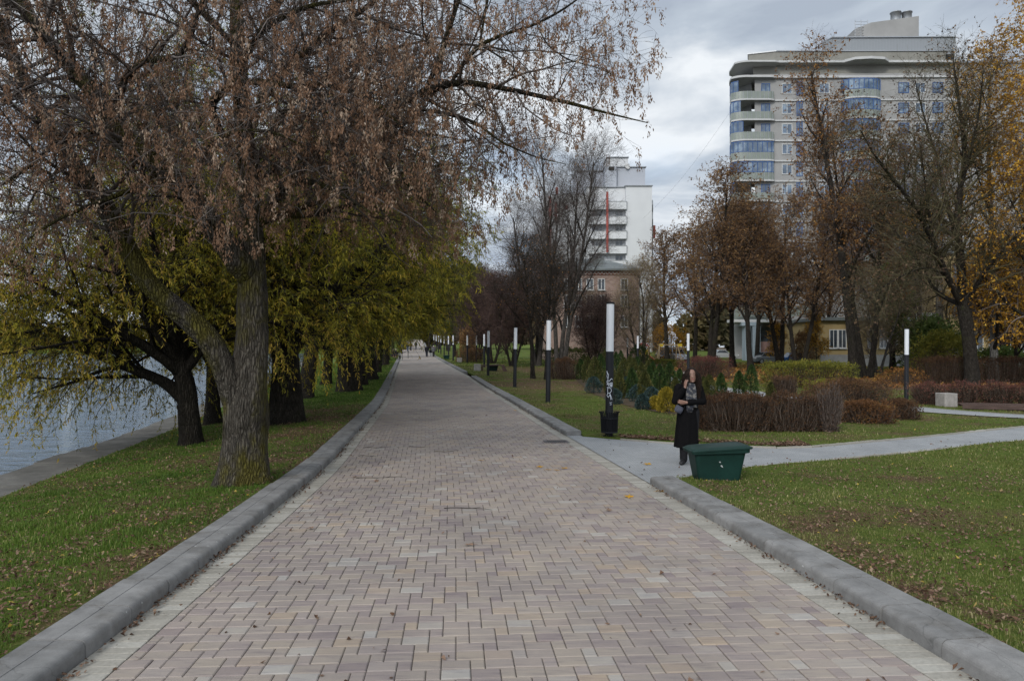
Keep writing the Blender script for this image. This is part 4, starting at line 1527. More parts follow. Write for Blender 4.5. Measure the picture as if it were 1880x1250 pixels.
lim([mp(345, 350, 9.9), mp(380, 270, 9.3), mp(430, 240, 8.9), mp(500, 240, 8.6), mp(560, 270, 8.5)], 0.04, 0.008, 11)
big_maple = tree_object('maple_tree', 'big mossy forked maple hung with dry brown seed bunches, nearest tree by the left kerb', 'tree', T1, MAPLE_BASE,
                        [m_bark_maple, m_bark_limb], m_twig_grey,
                        [samaras(4, lambda p: 0.42 if p.x + MAPLE_BASE.x < -2.2 else 0.52), samaras(3, 0.6)], solid_lv=(), flare=0.55, lump=0.13, seed=3, sides=(14, 8, 6, 4, 3, 3))

# ------------------------------------------------------------------ willows of the left row
def willow(seed, lean=(0, 0), fork=None, R0=0.34, H=2.0, limbs=8, spread=1.0, up=0.3, hang=0.0):
    P = [dict(seg=7, wander=0.07, taper=0.72),
         dict(n=limbs, t0=0.72, ang=50, len=5.6 * spread, seg=9, wander=0.13, trop=0.0, taper=0.2, r=0.17, rr=0.62, fall=0.1, up=up),
         dict(n=12, t0=0.12, ang=50, len=2.6 * spread, seg=6, wander=0.16, trop=0.0, taper=0.25, r=0.05, rr=0.5, fall=0.3, up=0.08),
         dict(n=8, t0=0.15, ang=46, len=1.15, seg=5, wander=0.2, trop=-0.06, taper=0.35, r=0.014, rr=0.5, fall=0.3),
         dict(n=6, t0=0.1, ang=42, len=0.72, seg=4, wander=0.18, trop=-0.2, taper=0.5, r=0.005, rr=0.5, fall=0.1, rmin=0.003)]
    T = Tree(P, seed)
    P[3]['trop'], P[4]['trop'], P[4]['len'] = -0.06 - hang * .06, -0.2 - hang * .15, 0.72 + hang * .2
    T.grow(Vector((0, 0, -0.1)), unit(Vector((lean[0], lean[1], 1))), H, R0, 0)
    return T


def wl(gold=0.0):
    def tf(p):
        # outer, lower sprays have turned further
        return min(1, max(0, random.gauss(0.42 + gold - 0.075 * max(0, p[2] - 2.6), 0.2)))
    return tf


W_A = willow(21, R0=0.38, H=2.1, limbs=11, up=0.5)
willow_a = tree_object('willow_tree', None, 'tree', W_A, (0, 0, 0), [m_bark_willow, m_bark_willow], m_twig_dark,
                       [lf(4, m_leaf_willow, 16, 0.12, 0.024, droop=0.8, tint_fn=wl(0.12)), lf(3, m_leaf_willow, 8, 0.12, 0.022, droop=0.6, tint_fn=wl())], solid_lv=(0, 1, 2), flare=0.35, lump=0.12, seed=4)
W_B = willow(22, lean=(-0.12, 0.0), R0=0.25, H=2.2, limbs=8, spread=0.95, up=0.3, hang=1.0)
p, r, L = W_B.limb([(-0.05, 0, 1.0), (-0.55, -0.1, 1.45), (-1.2, -0.3, 1.75), (-2.0, -0.6, 2.15), (-2.9, -0.9, 2.7), (-3.8, -1.1, 2.9)], [0.16, 0.13, 0.11, 0.09, 0.06, 0.03])
W_B.spawn(p, r, L, 2, 13, 0.25)
p, r, L = W_B.limb([(-1.2, -0.3, 1.75), (-1.5, -0.5, 2.3), (-2.2, -1.0, 3.0), (-3.2, -1.6, 3.4)], [0.09, 0.08, 0.05, 0.02])
W_B.spawn(p, r, L, 2, 9, 0.3)
willow_b = tree_object('willow_tree', None, 'tree', W_B, (0, 0, 0), [m_bark_willow, m_bark_willow], m_twig_dark,
                       [lf(4, m_leaf_willow, 17, 0.11, 0.022, droop=0.9, tint_fn=wl(0.25)), lf(3, m_leaf_willow, 8, 0.11, 0.020, droop=0.6, tint_fn=wl(0.1))], solid_lv=(0, 1, 2), flare=0.25, lump=0.1, seed=9)
W_C = willow(23, lean=(0.05, 0.0), R0=0.30, H=2.6, limbs=10, spread=0.95, up=0.55)
willow_c = tree_object('willow_tree', None, 'tree', W_C, (0, 0, 0), [m_bark_willow, m_bark_willow], m_twig_olive,
                       [lf(4, m_leaf_willow, 19, 0.14, 0.028, droop=0.9, tint_fn=wl(0.10)), lf(3, m_leaf_willow, 8, 0.14, 0.026, droop=0.7, tint_fn=wl(0.0))], solid_lv=(0, 1, 2), flare=0.3, lump=0.1, seed=13)
P = [dict(seg=7, wander=0.06, taper=0.7),
     dict(n=9, t0=0.6, ang=40, len=4.6, seg=8, wander=0.12, trop=0.0, taper=0.22, r=0.16, rr=0.6, fall=0.1, up=0.45),
     dict(n=9, t0=0.2, ang=45, len=2.4, seg=6, wander=0.15, trop=-0.06, taper=0.25, r=0.05, rr=0.5, fall=0.2),
     dict(n=8, t0=0.1, ang=45, len=1.7, seg=7, wander=0.12, trop=-0.30, taper=0.35, r=0.012, rr=0.5, fall=0.1),
     dict(n=4, t0=0.3, ang=30, len=0.9, seg=4, wander=0.1, trop=-0.3, taper=0.5, r=0.006, rr=0.5, fall=0.1, rmin=0.004)]
W_D = Tree(P, 31)
W_D.grow(Vector((0, 0, -0.1)), Vector((0, 0, 1)), 2.6, 0.32, 0)
weeping = tree_object('weeping_willow_tree', None, 'tree', W_D, (0, 0, 0), [m_bark_willow, m_bark_willow], m_twig_olive,
                      [lf(4, m_leaf_green, 12, 0.14, 0.026, droop=1.2, spread=0.5, tint=(0.3, 0.9)), lf(3, m_leaf_green, 8, 0.14, 0.026, droop=1.2, spread=0.5, tint=(0.2, 0.8))], solid_lv=(0, 1, 2), flare=0.3, seed=17)

GW = 'willows along the left lawn'


def put(root, first, x, Y, rz, sc, label, group=None, dz=-0.05):
    loc = (x, Y, gz(x, Y) + dz)
    if first:
        root.location, root.rotation_euler = loc, (0, 0, rz)
        root.scale = sc if isinstance(sc, (tuple, list)) else (sc, sc, sc)
        root['label'] = label
        if group:
            root['group'] = group
        return root
    return dup(root, loc, rz, sc, label, group)


put(willow_b, True, wx(352, 16.5), 16.5, 0.0, 1.0, 'dark forked willow with a low branch reaching left over the water, yellowing leaves', GW)
put(willow_a, True, wx(525, 20), 20.0, 0.6, (1.22, 1.22, 1.2), 'stout dark furrowed willow right behind the big mossy maple trunk', GW)
put(willow_c, True, wx(390, 21.5), 21.5, 2.4, (0.8, 0.8, 0.85), 'willow near the quay wall, seen between the forked willow and the maple', GW)
WROW = [(willow_c, 560, 30.0, 1.3, 1.15, 'willow standing behind the stout furrowed one, nearer the water'),
        (willow_a, 640, 33.5, 3.4, (1.42, 1.42, 1.4), 'slim dark willow on the bright lawn, first of the close trio by the kerb'),
        (weeping, 600, 41.0, 0.4, 0.95, 'green weeping willow by the water behind the dark willow row'),
        (willow_c, 660, 38.5, 5.0, (1.4, 1.4, 1.45), 'willow in the middle of the close trio by the kerb'),
        (willow_a, 677, 43.5, 1.9, (1.4, 1.4, 1.5), 'farthest willow of the close trio by the kerb'),
        (willow_c, 690, 53.0, 0.2, (1.2, 1.2, 1.3), 'willow just past the close trio, leaning over the left kerb'),
        (weeping, 668, 60.0, 2.0, 0.9, 'second green weeping willow, beyond the close trio and nearer the water'),
        (willow_a, 706, 70.0, 4.0, (1.2, 1.2, 1.3), 'willow beside the seated people by the far left kerb'),
        (weeping, 712, 86.0, 0.9, 0.9, 'green weeping willow behind the seated people'),
        (willow_c, 722, 104.0, 2.7, 1.0, 'distant willow level with the walking couple'),
        (weeping, 735, 128.0, 3.3, 1.0, 'weeping willow at the foot of the far rise, left of the path'),
        (willow_a, 742, 150.0, 0.5, 1.1, 'last willow on the far rise, left of the small walkers')]
firsts = {id(weeping): True}
for root, px, Y, rz, sc, lab in WROW:
    put(root, firsts.pop(id(root), False), wx(px, Y), Y, rz, sc, lab, GW)
# ------------------------------------------------------------------ trees of the park on the right
def habit(H, R0, **k):
    """Upright tree: trunk, rising limbs, branches, twigs."""
    return [dict(seg=10, wander=k.get('w0', 0.06), taper=0.25, trop=0.02),
            dict(n=k.get('n1', 12), t0=k.get('t0', 0.3), ang=k.get('a1', 42), len=H * k.get('l1', 0.36), seg=8, wander=0.14, trop=k.get('tr1', 0.05), taper=0.2, rr=0.6, fall=0.6, up=k.get('up1', 0.15)),
            dict(n=k.get('n2', 9), t0=0.15, ang=45, len=H * k.get('l2', 0.15), seg=6, wander=0.17, trop=k.get('tr2', 0.03), taper=0.25, rr=0.5, fall=0.4, up=0.1),
            dict(n=k.get('n3', 7), t0=0.1, ang=46, len=H * k.get('l3', 0.07), seg=4, wander=0.2, trop=k.get('tr3', 0.0), taper=0.4, rr=0.5, fall=0.3, rmin=0.007),
            dict(n=k.get('n4', 4), t0=0.1, ang=45, len=H * k.get('l4', 0.038), seg=3, wander=0.2, trop=k.get('tr4', 0.0), taper=0.6, rr=0.6, fall=0.2, rmin=0.0055)]


def upright(seed, H, R0, stems=1, splay=0.16, **k):
    T = Tree(habit(H, R0, **k), seed)
    for i in range(stems):
        a = 6.28 * i / stems + seed
        d = unit(Vector((math.cos(a) * splay * (stems > 1) + k.get('lean', 0), math.sin(a) * splay * (stems > 1), 1)))
        T.grow(Vector((math.cos(a) * R0 * 0.7 * (stems > 1), math.sin(a) * R0 * 0.7 * (stems > 1), -0.15)), d, H * (1 if i == 0 else random.uniform(0.82, 0.98)), R0 * (1 if stems == 1 else 0.72), 0)
    return T


TW = (10, 6, 4, 3, 3)
# tall bare tree, many steep stems
bare = tree_object('bare_tree', None, 'tree', upright(41, 17.0, 0.30, 3, 0.13, a1=32, n1=17, l1=0.34, up1=0.3, t0=0.2, n4=7, tr3=0.05), (0, 0, 0), [m_bark_grey, m_bark_dark], m_twig_grey, [], solid_lv=(0, 1), sides=TW, seed=41)
# brown maples with rusty leaves that still hang on
rusty_a = tree_object('maple_tree', None, 'tree', upright(42, 16.0, 0.34, 2, 0.18, a1=46, n1=12, l1=0.36, t0=0.28), (0, 0, 0), [m_bark_dark, m_bark_dark], m_twig_brown,
                      [lf(4, m_leaf_rust, 6, 0.15, 0.10, droop=0.5, tint=(0.1, 0.85), frac=0.6)], solid_lv=(0, 1), sides=TW, seed=42)
rusty_b = tree_object('maple_tree', None, 'tree', upright(43, 15.0, 0.30, 1, a1=44, n1=14, l1=0.36, t0=0.3), (0, 0, 0), [m_bark_dark, m_bark_dark], m_twig_brown,
                      [lf(4, m_leaf_rust, 7, 0.15, 0.10, droop=0.5, tint=(0.0, 0.75), frac=0.65)], solid_lv=(0, 1), sides=TW, seed=43)
# tall sparse tree, scattered orange leaves
sparse = tree_object('tall_tree', None, 'tree', upright(44, 23.0, 0.34, 1, lean=-0.07, a1=38, n1=17, l1=0.24, t0=0.3, l2=0.10, l3=0.05, l4=0.026, w0=0.05), (0, 0, 0), [m_bark_dark, m_bark_dark], m_twig_brown,
                     [lf(4, m_leaf_orange, 4.5, 0.15, 0.11, droop=0.5, tint=(0.0, 0.9), frac=0.45)], solid_lv=(0, 1), sides=TW, seed=44)
# broad dark tree, almost leafless, dense twigs
TD = Tree(habit(19.0, 0.45, a1=46, n1=9, l1=0.34, t0=0.3, n4=5, n2=10), 45)
TD.P[0]['taper'] = 0.45
DARK_Y = 43.6
DB = Vector((wx(1785, DARK_Y), DARK_Y, 0))
DB.z = gz(DB.x, DB.y) - 0.1


def dk(px, py, dy=0.0):
    return Vector(at(px, py, DARK_Y + dy)) - DB


TD.limb([(0, 0, -0.1), dk(1783, 660), dk(1776, 600), dk(1768, 545)], [0.43, 0.37, 0.35, 0.38], jit=0.02)
for pts, r0, r1, nb in (([dk(1768, 548), dk(1764, 480), dk(1757, 420), dk(1762, 350), dk(1772, 290), dk(1765, 220), dk(1755, 150), dk(1750, 105)], 0.26, 0.03, 15),
                        ([dk(1766, 560), dk(1735, 500, -1), dk(1712, 440, -2), dk(1680, 380, -3), dk(1640, 330, -3.5), dk(1605, 285, -4), dk(1580, 240, -4.5)], 0.20, 0.03, 15),
                        ([dk(1772, 560), dk(1795, 520, -1), dk(1830, 470, -2), dk(1870, 430, -2.6), (dk(1910, 380, -3))], 0.15, 0.03, 9),
                        ([dk(1764, 470), dk(1740, 380, 1.5), dk(1720, 290, 2.5), dk(1695, 210, 3.2), dk(1680, 150, 3.8)], 0.15, 0.02, 12),
                        ([dk(1762, 350), dk(1785, 270, -1), dk(1800, 190, -1.5), dk(1805, 130, -2)], 0.12, 0.02, 10),
                        ([dk(1735, 500, -1), dk(1690, 490, -2), dk(1640, 515, -3), dk(1600, 540, -3.5)], 0.10, 0.02, 11),
                        ([dk(1765, 560), dk(1720, 540, 2), dk(1680, 470, 3.5), dk(1640, 420, 5), dk(1600, 370, 6)], 0.15, 0.02, 12),
                        ([dk(1712, 440, -2), dk(1700, 350, -3), dk(1690, 270, -4)], 0.10, 0.02, 9)):
    p, r, L = TD.limb(pts, list(np.linspace(r0, r1, len(pts))), jit=0.02)
    TD.spawn(p, r, L, 2, nb * 3, 0.12)
dark_tree = tree_object('dark_tree', 'broad dark tree with forked trunk and dense bare twigs, behind the concrete block seat', 'tree', TD, DB, [m_bark_dark, m_bark_dark], m_twig_olive,
                        [lf(4, m_leaf_brown, 3.0, 0.13, 0.09, droop=0.5, tint=(0.1, 0.9), frac=0.35)], solid_lv=(), sides=(12, 8, 5, 3, 3), flare=0.22, seed=45, lump=0.06)
# golden birch
birch = tree_object('birch_tree', None, 'tree', upright(46, 20.0, 0.24, 1, a1=50, n1=22, l1=0.24, t0=0.10, l2=0.11, l3=0.065, l4=0.035, tr2=-0.05, tr3=-0.16, tr4=-0.25, n4=5), (0, 0, 0), [m_bark_pale, m_bark_dark], m_twig_birch,
                    [lf(4, m_leaf_gold, 7, 0.12, 0.085, droop=0.8, tint=(0.05, 0.85), frac=0.75)], solid_lv=(0, 1), sides=TW, seed=46)
# low bushy tree, purple brown and bare
purple = tree_object('bushy_tree', None, 'tree', upright(47, 8.5, 0.14, 5, 0.34, a1=44, n1=10, l1=0.40, t0=0.15, l3=0.09, l4=0.055, n4=5), (0, 0, 0), [m_bark_dark, m_bark_dark], m_twig_purple,
                     [lf(4, m_leaf_brown, 2.8, 0.10, 0.06, droop=0.3, tint=(0.0, 0.6), frac=0.4)], solid_lv=(0, 1), sides=TW, seed=47)
# slim dark tree with a spreading, fine crown
slim = tree_object('young_tree', None, 'tree', upright(48, 8.0, 0.13, 1, a1=52, n1=14, l1=0.42, t0=0.32, l3=0.10, l4=0.06), (0, 0, 0), [m_bark_dark, m_bark_dark], m_twig_dark,
                   [lf(4, m_leaf_orange, 1.0, 0.10, 0.07, droop=0.4, frac=0.12)], solid_lv=(0, 1), sides=TW, seed=48)
# straw coloured bare willow
straw = tree_object('pale_tree', None, 'tree', upright(49, 10.0, 0.2, 3, 0.26, a1=44, n1=11, l1=0.38, t0=0.15, tr3=-0.05, tr4=-0.15, n4=5, l3=0.1, l4=0.06), (0, 0, 0), [m_bark_grey, m_bark_grey], m_twig_straw,
                    [lf(4, m_leaf_willow, 1.5, 0.10, 0.03, droop=0.6, tint=(0.7, 1.0), frac=0.25)], solid_lv=(0, 1), sides=TW, seed=49)
# dense green tree
leafy = tree_object('leafy_tree', None, 'tree', upright(50, 12.0, 0.26, 1, a1=46, n1=14, l1=0.38, t0=0.2), (0, 0, 0), [m_bark_dark, m_bark_dark], m_twig_olive,
                    [lf(4, m_leaf_green, 9, 0.20, 0.13, droop=0.5, tint=(0.1, 0.8))], solid_lv=(0, 1), sides=TW, seed=50)
# small tree with bright yellow leaves
yellow = tree_object('yellow_tree', None, 'tree', upright(51, 6.0, 0.09, 1, a1=48, n1=12, l1=0.36, t0=0.2, l3=0.09, l4=0.05), (0, 0, 0), [m_bark_dark, m_bark_dark], m_twig_dark,
                     [lf(4, m_leaf_gold, 4, 0.15, 0.10, droop=0.5, tint=(0.1, 0.8), frac=0.35)], solid_lv=(0, 1), sides=TW, seed=51)
poplar = tree_object('poplar_tree', None, 'tree', upright(52, 20.0, 0.42, 1, a1=34, n1=16, l1=0.24, t0=0.36, l2=0.1, l3=0.05, l4=0.03, w0=0.03), (0, 0, 0), [m_bark_pale, m_bark_grey], m_twig_grey,
                     [lf(4, m_leaf_brown, 1.5, 0.14, 0.1, frac=0.3)], solid_lv=(0, 1), sides=TW, seed=52)

seen_first = set()


def park(root, px, py_or_Y, rz, sc, label, group=None, Y=None):
    if Y is None:
        Y = py_or_Y
    f = root.name not in seen_first
    seen_first.add(root.name)
    return put(root, f, wx(px, Y), Y, rz, sc, label, group, -0.1)


GB = 'trees of the park lawn'
park(bare, 1030, 58.0, 0.3, (0.92, 0.92, 1.03), 'tall bare grey tree with steep stems in front of the white tower block', GB)
park(bare, 985, 72.0, 2.4, 0.98, 'second tall bare grey tree, just left of the one before the white tower', GB)
park(slim, 978, 46.0, 1.0, (1.1, 1.1, 1.0), 'slim dark young tree with spreading crown standing on the lawn between two lampposts', GB)
park(slim, 1002, 45.0, 3.6, (0.8, 0.8, 0.9), 'leaning dark young tree just right of the slim one, hidden by the lamppost', GB)
park(purple, 905, 78.0, 0.2, 1.15, 'purple brown bushy tree behind the bench with the green bin', GB)
park(purple, 940, 70.0, 1.9, 1.15, 'purple brown bushy tree nearest the bare grey trees', GB)
park(purple, 878, 96.0, 3.1, 1.25, 'purple brown bushy tree furthest along the lamp row', GB)
park(purple, 1090, 66.0, 4.4, 0.8, 'low purple brown bushy tree below the old brick house', GB)
park(straw, 1108, 76.0, 0.4, (0.8, 0.8, 0.72), 'pale straw coloured bare tree in front of the old brick house', GB)
park(straw, 1178, 72.0, 2.0, 0.95, 'pale straw coloured tree right of the nearest lamppost', GB)
park(rusty_a, 1306, 66.0, 0.5, 1.0, 'rusty maple with twin trunks right of the playground swing', GB)
park(rusty_b, 1345, 74.0, 1.7, 1.0, 'rusty maple beside the white arched entrance', GB)
park(rusty_b, 1225, 88.0, 3.9, 0.95, 'rusty maple behind the playground swing', GB)
park(rusty_a, 1432, 70.0, 2.9, 0.98, 'rusty maple with dark trunk in front of the entrance wall', GB)
park(rusty_b, 1275, 80.0, 5.2, 0.9, 'rusty maple between the swing and the twin trunk maple', GB)
park(rusty_b, 1390, 92.0, 0.9, 1.05, 'rusty maple close to the tower block entrance', GB)
park(sparse, 1572, 52.7, 0.0, 1.0, 'tallest sparse tree with scattered orange leaves in front of the tower block', GB)
park(rusty_a, 1592, 54.0, 4.1, (0.9, 0.9, 1.12), 'dark maple right beside the tallest sparse tree', GB)
park(birch, 1822, 47.0, 0.0, 1.0, 'tall golden birch with hanging leaves behind the reddish hedge', GB)
park(birch, 1905, 42.0, 2.2, 1.05, 'golden birch cut off by the picture edge', GB)
park(poplar, 1726, 68.0, 1.1, 1.0, 'thick pale trunked poplar rising out of the green shrubs by the yellow house', GB)
park(yellow, 1425, 78.0, 0.0, 0.75, 'sapling with bright yellow leaves in front of the pink entrance wall', GB)
park(yellow, 1500, 74.0, 2.1, (0.7, 0.7, 0.9), 'thin sapling with orange leaves at the corner of the yellow house', GB)
park(leafy, 1640, 66.0, 0.8, (0.55, 0.55, 0.75), 'small green leafed tree before the yellow house wall', GB)
park(rusty_a, 1515, 84.0, 0.2, 1.0, 'rusty maple behind the tallest sparse tree, near the yellow house corner', GB)
park(bare, 1680, 72.0, 4.0, 1.05, 'tall bare tree between the dark maple and the poplar', GB)
park(straw, 1612, 64.0, 0.9, 0.85, 'pale straw coloured bushy tree before the low wing of the ochre house', GB)
park(straw, 1775, 66.0, 3.0, 1.0, 'pale straw coloured tree between the poplar and the golden birch', GB)
park(purple, 1850, 64.0, 4.2, 1.2, 'dull brown bushy tree behind the golden birch', GB)
park(rusty_b, 1640, 74.0, 2.6, 0.95, 'rusty maple close before the ochre house wall', GB)
park(yellow, 1868, 50.0, 1.0, (1.5, 1.5, 1.5), 'low yellow leafed tree under the golden birch at the picture edge', GB)
park(rusty_a, 1468, 64.0, 1.2, 0.85, 'rusty maple standing left of the tallest sparse tree', GB)
park(rusty_b, 1378, 62.0, 3.3, 0.85, 'rusty maple right before the white arched entrance', GB)
park(leafy, 835, 108.0, 0.0, 1.0, 'dense green tree beside the row of far lampposts', GB)
park(leafy, 858, 124.0, 2.6, 1.15, 'dense green tree on the grass rise behind the purple bushes', GB)
park(leafy, 806, 165.0, 4.0, 1.25, 'dense green tree on the far rise right of the path', GB)
park(straw, 822, 140.0, 1.2, 1.1, 'pale bare tree on the far rise among the green trees', GB)
park(leafy, 788, 205.0, 1.4, 1.3, 'green tree where the path tops the far rise', GB)
park(leafy, 745, 215.0, 5.0, 1.3, 'green tree left of the path at the top of the far rise', GB)

# ------------------------------------------------------------------ far woods that read as one mass
mb = MB()
pos, dr, tn = [], [], []


def mass(x0, x1, y0, y1, n, zf, h0, h1, t0, t1):
    for k in range(n):
        x, y = random.uniform(x0, x1), random.uniform(y0, y1)
        h = random.uniform(h0, h1)
        rad = h * random.uniform(0.3, 0.45)
        m = 420
        u = rng.normal(size=(m, 3))
        u /= np.linalg.norm(u, axis=1, keepdims=True)
        rr = rad * rng.random((m, 1)) ** 0.4
        c = np.array([x, y, zf + h * 0.55])
        pos.append(c + u * rr * np.array([1, 1, h * 0.5 / rad]))
        dr.append(rng.normal(size=(m, 3)))
        tn.append(np.clip(random.uniform(t0, t1) + rng.normal(0, 0.12, m), 0, 1))


mass(-420, -60, 322, 360, 95, 0.0, 9, 16, 0.1, 0.9)
leaf_quads(mb, np.concatenate(pos), np.concatenate(dr), 2.0, 1.3, 0, np.concatenate(tn))
m_wood = M_tint('far_foliage', [(0, (0.03, 0.032, 0.02)), (0.4, (0.06, 0.055, 0.03)), (0.7, (0.10, 0.075, 0.04)), (1, (0.13, 0.11, 0.05))], 0.9, 0.1)
tag(mb.build('far_woods', m_wood), 'olive and brown woods along the far shore of the lake', None, None, 'stuff')
mb = MB()
pos, dr, tn = [], [], []
mass(-80, 14, 245, 330, 130, 3.6, 8, 20, 0.1, 0.7)
mass(-60, 10, 225, 245, 40, 3.2, 3, 6, 0.1, 0.6)
mass(8, 60, 160, 210, 26, 0.6, 8, 14, 0.2, 0.9)
mass(110, 190, 130, 170, 26, 0.0, 8, 14, 0.2, 0.9)
leaf_quads(mb, np.concatenate(pos), np.concatenate(dr), 1.7, 1.1, 0, np.concatenate(tn))
tag(mb.build('far_woods', m_wood), 'dull green and brown woods closing the view beyond the rise of the path', None, None, 'stuff')


# ------------------------------------------------------------------ shrubs, hedges, conifers
def shrub_mesh(w, d, h, twm, lvm, ntw, nlf, lsz, lw, box=0.5, tint=(0, 1), vase=0.0, seed=1, lean=0.5, top=0.06, loose=0.0):
    """A twiggy shrub: stems from the ground, foliage through its volume (box 1 = clipped hedge, 0 = dome)."""
    g = np.random.default_rng(seed)
    mb = MB()
    mats = [twm]
    its = []

    def inside(n, surf):
        u = g.uniform(-1, 1, n)
        v = g.uniform(-1, 1, n)
        if box < 0.9:
            a = g.uniform(0, 6.283, n)
            r = np.sqrt(g.random(n))
            uu, vv = r * np.cos(a), r * np.sin(a)
            u = u * box + uu * (1 - box)
            v = v * box + vv * (1 - box)
        e = np.clip(1 - (np.abs(u) ** 3 + np.abs(v) ** 3) * (1 - box) * 0.6 - 0.05 * np.abs(u), 0.15, 1)
        lump = 1 + top * np.sin(u * w * 5 + seed) + top * np.sin(v * d * 6 + 2 * seed) + g.normal(0, top * 0.5, n)
        tz = np.where(g.random(n) < surf, g.uniform(0.88, 1.0, n), g.random(n) ** 0.7)
        # push a share to the sides
        sd = g.random(n) < surf * 0.6
        side = g.random(n) < d / (w + d)
        su = np.where(sd & side, np.sign(u) * g.uniform(0.93, 1.02, n), u)
        sv = np.where(sd & ~side, np.sign(v) * g.uniform(0.93, 1.02, n), v)
        tz = np.where(sd, g.random(n), tz)
        wd = 1 - vase * (1 - tz)
        return np.stack([su * w / 2 * wd, sv * d / 2 * wd, tz * h * e * lump], 1)

    ends = inside(ntw, 0.45)
    for k in range(ntw):
        e = ends[k]
        b = np.array([e[0] * lean + g.normal(0, 0.05), e[1] * lean + g.normal(0, 0.05), 0.0])
        st = b + (e - b) * g.uniform(0.0, 0.55)
        m1 = st + (e - st) * 0.5 + g.normal(0, 0.035, 3)
        e2 = e + g.normal(0, 0.03 + loose, 3)
        its.append(([st, m1, e2], [0.006 + 0.004 * g.random(), 0.0045, 0.0025]))
    mb.tubes(its, 3, 0)
    if nlf:
        mats.append(lvm)
        p = inside(nlf, 0.65)
        p[:, 2] = np.maximum(p[:, 2], 0.02)
        cl = 0.5 + 0.5 * np.sin(p[:, 0] * 4.1 + seed) * np.sin(p[:, 1] * 3.3 + p[:, 2] * 5)
        tn = np.clip(tint[0] + (tint[1] - tint[0]) * (0.55 * cl + 0.45 * g.random(nlf)), 0, 1)
        dr = p / np.array([w, d, h]) + g.normal(0, 0.6, (nlf, 3))
        leaf_quads(mb, p, dr, lsz, lw, 1, tn)
    return mb, mats


m_tw_hedge = M_tint('hedge_twig', [(0, (0.030, 0.020, 0.015)), (0.6, (0.068, 0.047, 0.034)), (1, (0.14, 0.11, 0.09))], 0.9, 0.1)
m_lf_hedge = M_tint('hedge_leaf_brown', [(0, (0.035, 0.018, 0.010)), (0.5, (0.085, 0.044, 0.022)), (0.82, (0.14, 0.075, 0.034)), (1, (0.13, 0.12, 0.03))], 0.75, 0.2, None, 0.2)
m_lf_rusth = M_tint('hedge_leaf_rust', [(0, (0.04, 0.022, 0.010)), (0.5, (0.11, 0.05, 0.020)), (0.85, (0.17, 0.085, 0.03)), (1, (0.12, 0.12, 0.03))], 0.7, 0.2, None, 0.25)
m_lf_red = M_tint('hedge_leaf_red', [(0, (0.06, 0.02, 0.016)), (0.5, (0.13, 0.05, 0.04)), (1, (0.20, 0.10, 0.06))], 0.7, 0.2, None, 0.25)
m_lf_lime = M_tint('hedge_leaf_lime', [(0, (0.035, 0.042, 0.008)), (0.4, (0.10, 0.105, 0.016)), (0.75, (0.20, 0.18, 0.025)), (1, (0.30, 0.25, 0.035))], 0.65, 0.25, None, 0.3)
m_lf_thuja = M_tint('conifer_green', [(0, (0.010, 0.020, 0.006)), (0.5, (0.028, 0.055, 0.013)), (0.85, (0.055, 0.09, 0.022)), (1, (0.10, 0.10, 0.03))], 0.7, 0.2, None, 0.15)
m_lf_thuja2 = M_tint('conifer_olive', [(0, (0.022, 0.026, 0.008)), (0.5, (0.055, 0.062, 0.016)), (1, (0.12, 0.105, 0.03))], 0.7, 0.2, None, 0.15)
m_lf_gold = M_tint('conifer_gold', [(0, (0.08, 0.07, 0.010)), (0.5, (0.22, 0.17, 0.018)), (1, (0.40, 0.28, 0.035))], 0.7, 0.2, None, 0.2)
m_lf_blue = M_tint('juniper_blue', [(0, (0.012, 0.024, 0.022)), (0.5, (0.030, 0.056, 0.054)), (1, (0.065, 0.095, 0.09))], 0.75, 0.2, None, 0.15)


def shrub(name, label, cat, px0, px1, pyb, pyt, mats, depth=None, box=0.8, ntw=900, nlf=5000, lsz=0.06, lw=0.035, tint=(0, 1), seed=1, group=None, vase=0.0, lean=0.8, top=0.05, rz=0.0, loose=0.0, Y=None):
    """A shrub standing where its foot meets the lawn, with real width and height."""
    if Y is None:
        _, Y, _ = on_lawn((px0 + px1) / 2, pyb)
    w = (px1 - px0) / FPX * Y
    d = depth or w
    yc = Y + d * 0.5 * 0.8
    x = wx((px0 + px1) / 2, Y) * (yc / Y) ** 0.5
    z = gz(x, yc)
    h = wz(pyt, yc) - z
    mb, mm = shrub_mesh(w, d, h, mats[0], mats[1], ntw, nlf, lsz, lw, box, tint, vase, seed, lean, top, loose)
    o = mb.build(name, mm)
    o.location = (x, yc, z - 0.02)
    o.rotation_euler = (0, 0, rz)
    return tag(o, label, cat, group)


HB = (m_tw_hedge, m_lf_hedge)
shrub('clipped_hedge', 'long dark brown twiggy hedge behind the woman in black', 'hedge', 1286, 1412, 792, 722, HB, 1.1, 0.9, 3200, 5200, 0.05, 0.03, (0, 0.75), 3, 'brown hedges', top=0.05)
shrub('clipped_hedge', 'right end of the brown hedge, thinner and see-through at the foot', 'hedge', 1408, 1508, 793, 722, HB, 1.0, 0.85, 2000, 2600, 0.05, 0.03, (0, 0.8), 4, 'brown hedges', top=0.08, vase=0.05)
shrub('vase_shrub', 'narrow vase shaped bare grey brown shrub at the right end of the brown hedge', 'shrub', 1500, 1551, 794, 706, (m_twig_brown, m_lf_hedge), None, 0.3, 1800, 700, 0.045, 0.028, (0.2, 0.9), 5, None, vase=0.35, lean=0.35, top=0.1, loose=0.03)
shrub('round_shrub', 'clipped rust brown rounded shrub on the grass right of the vase shaped shrub', 'shrub', 1546, 1640, 778, 736, (m_tw_hedge, m_lf_rusth), 1.3, 0.55, 1500, 6500, 0.05, 0.03, (0.1, 1), 6)
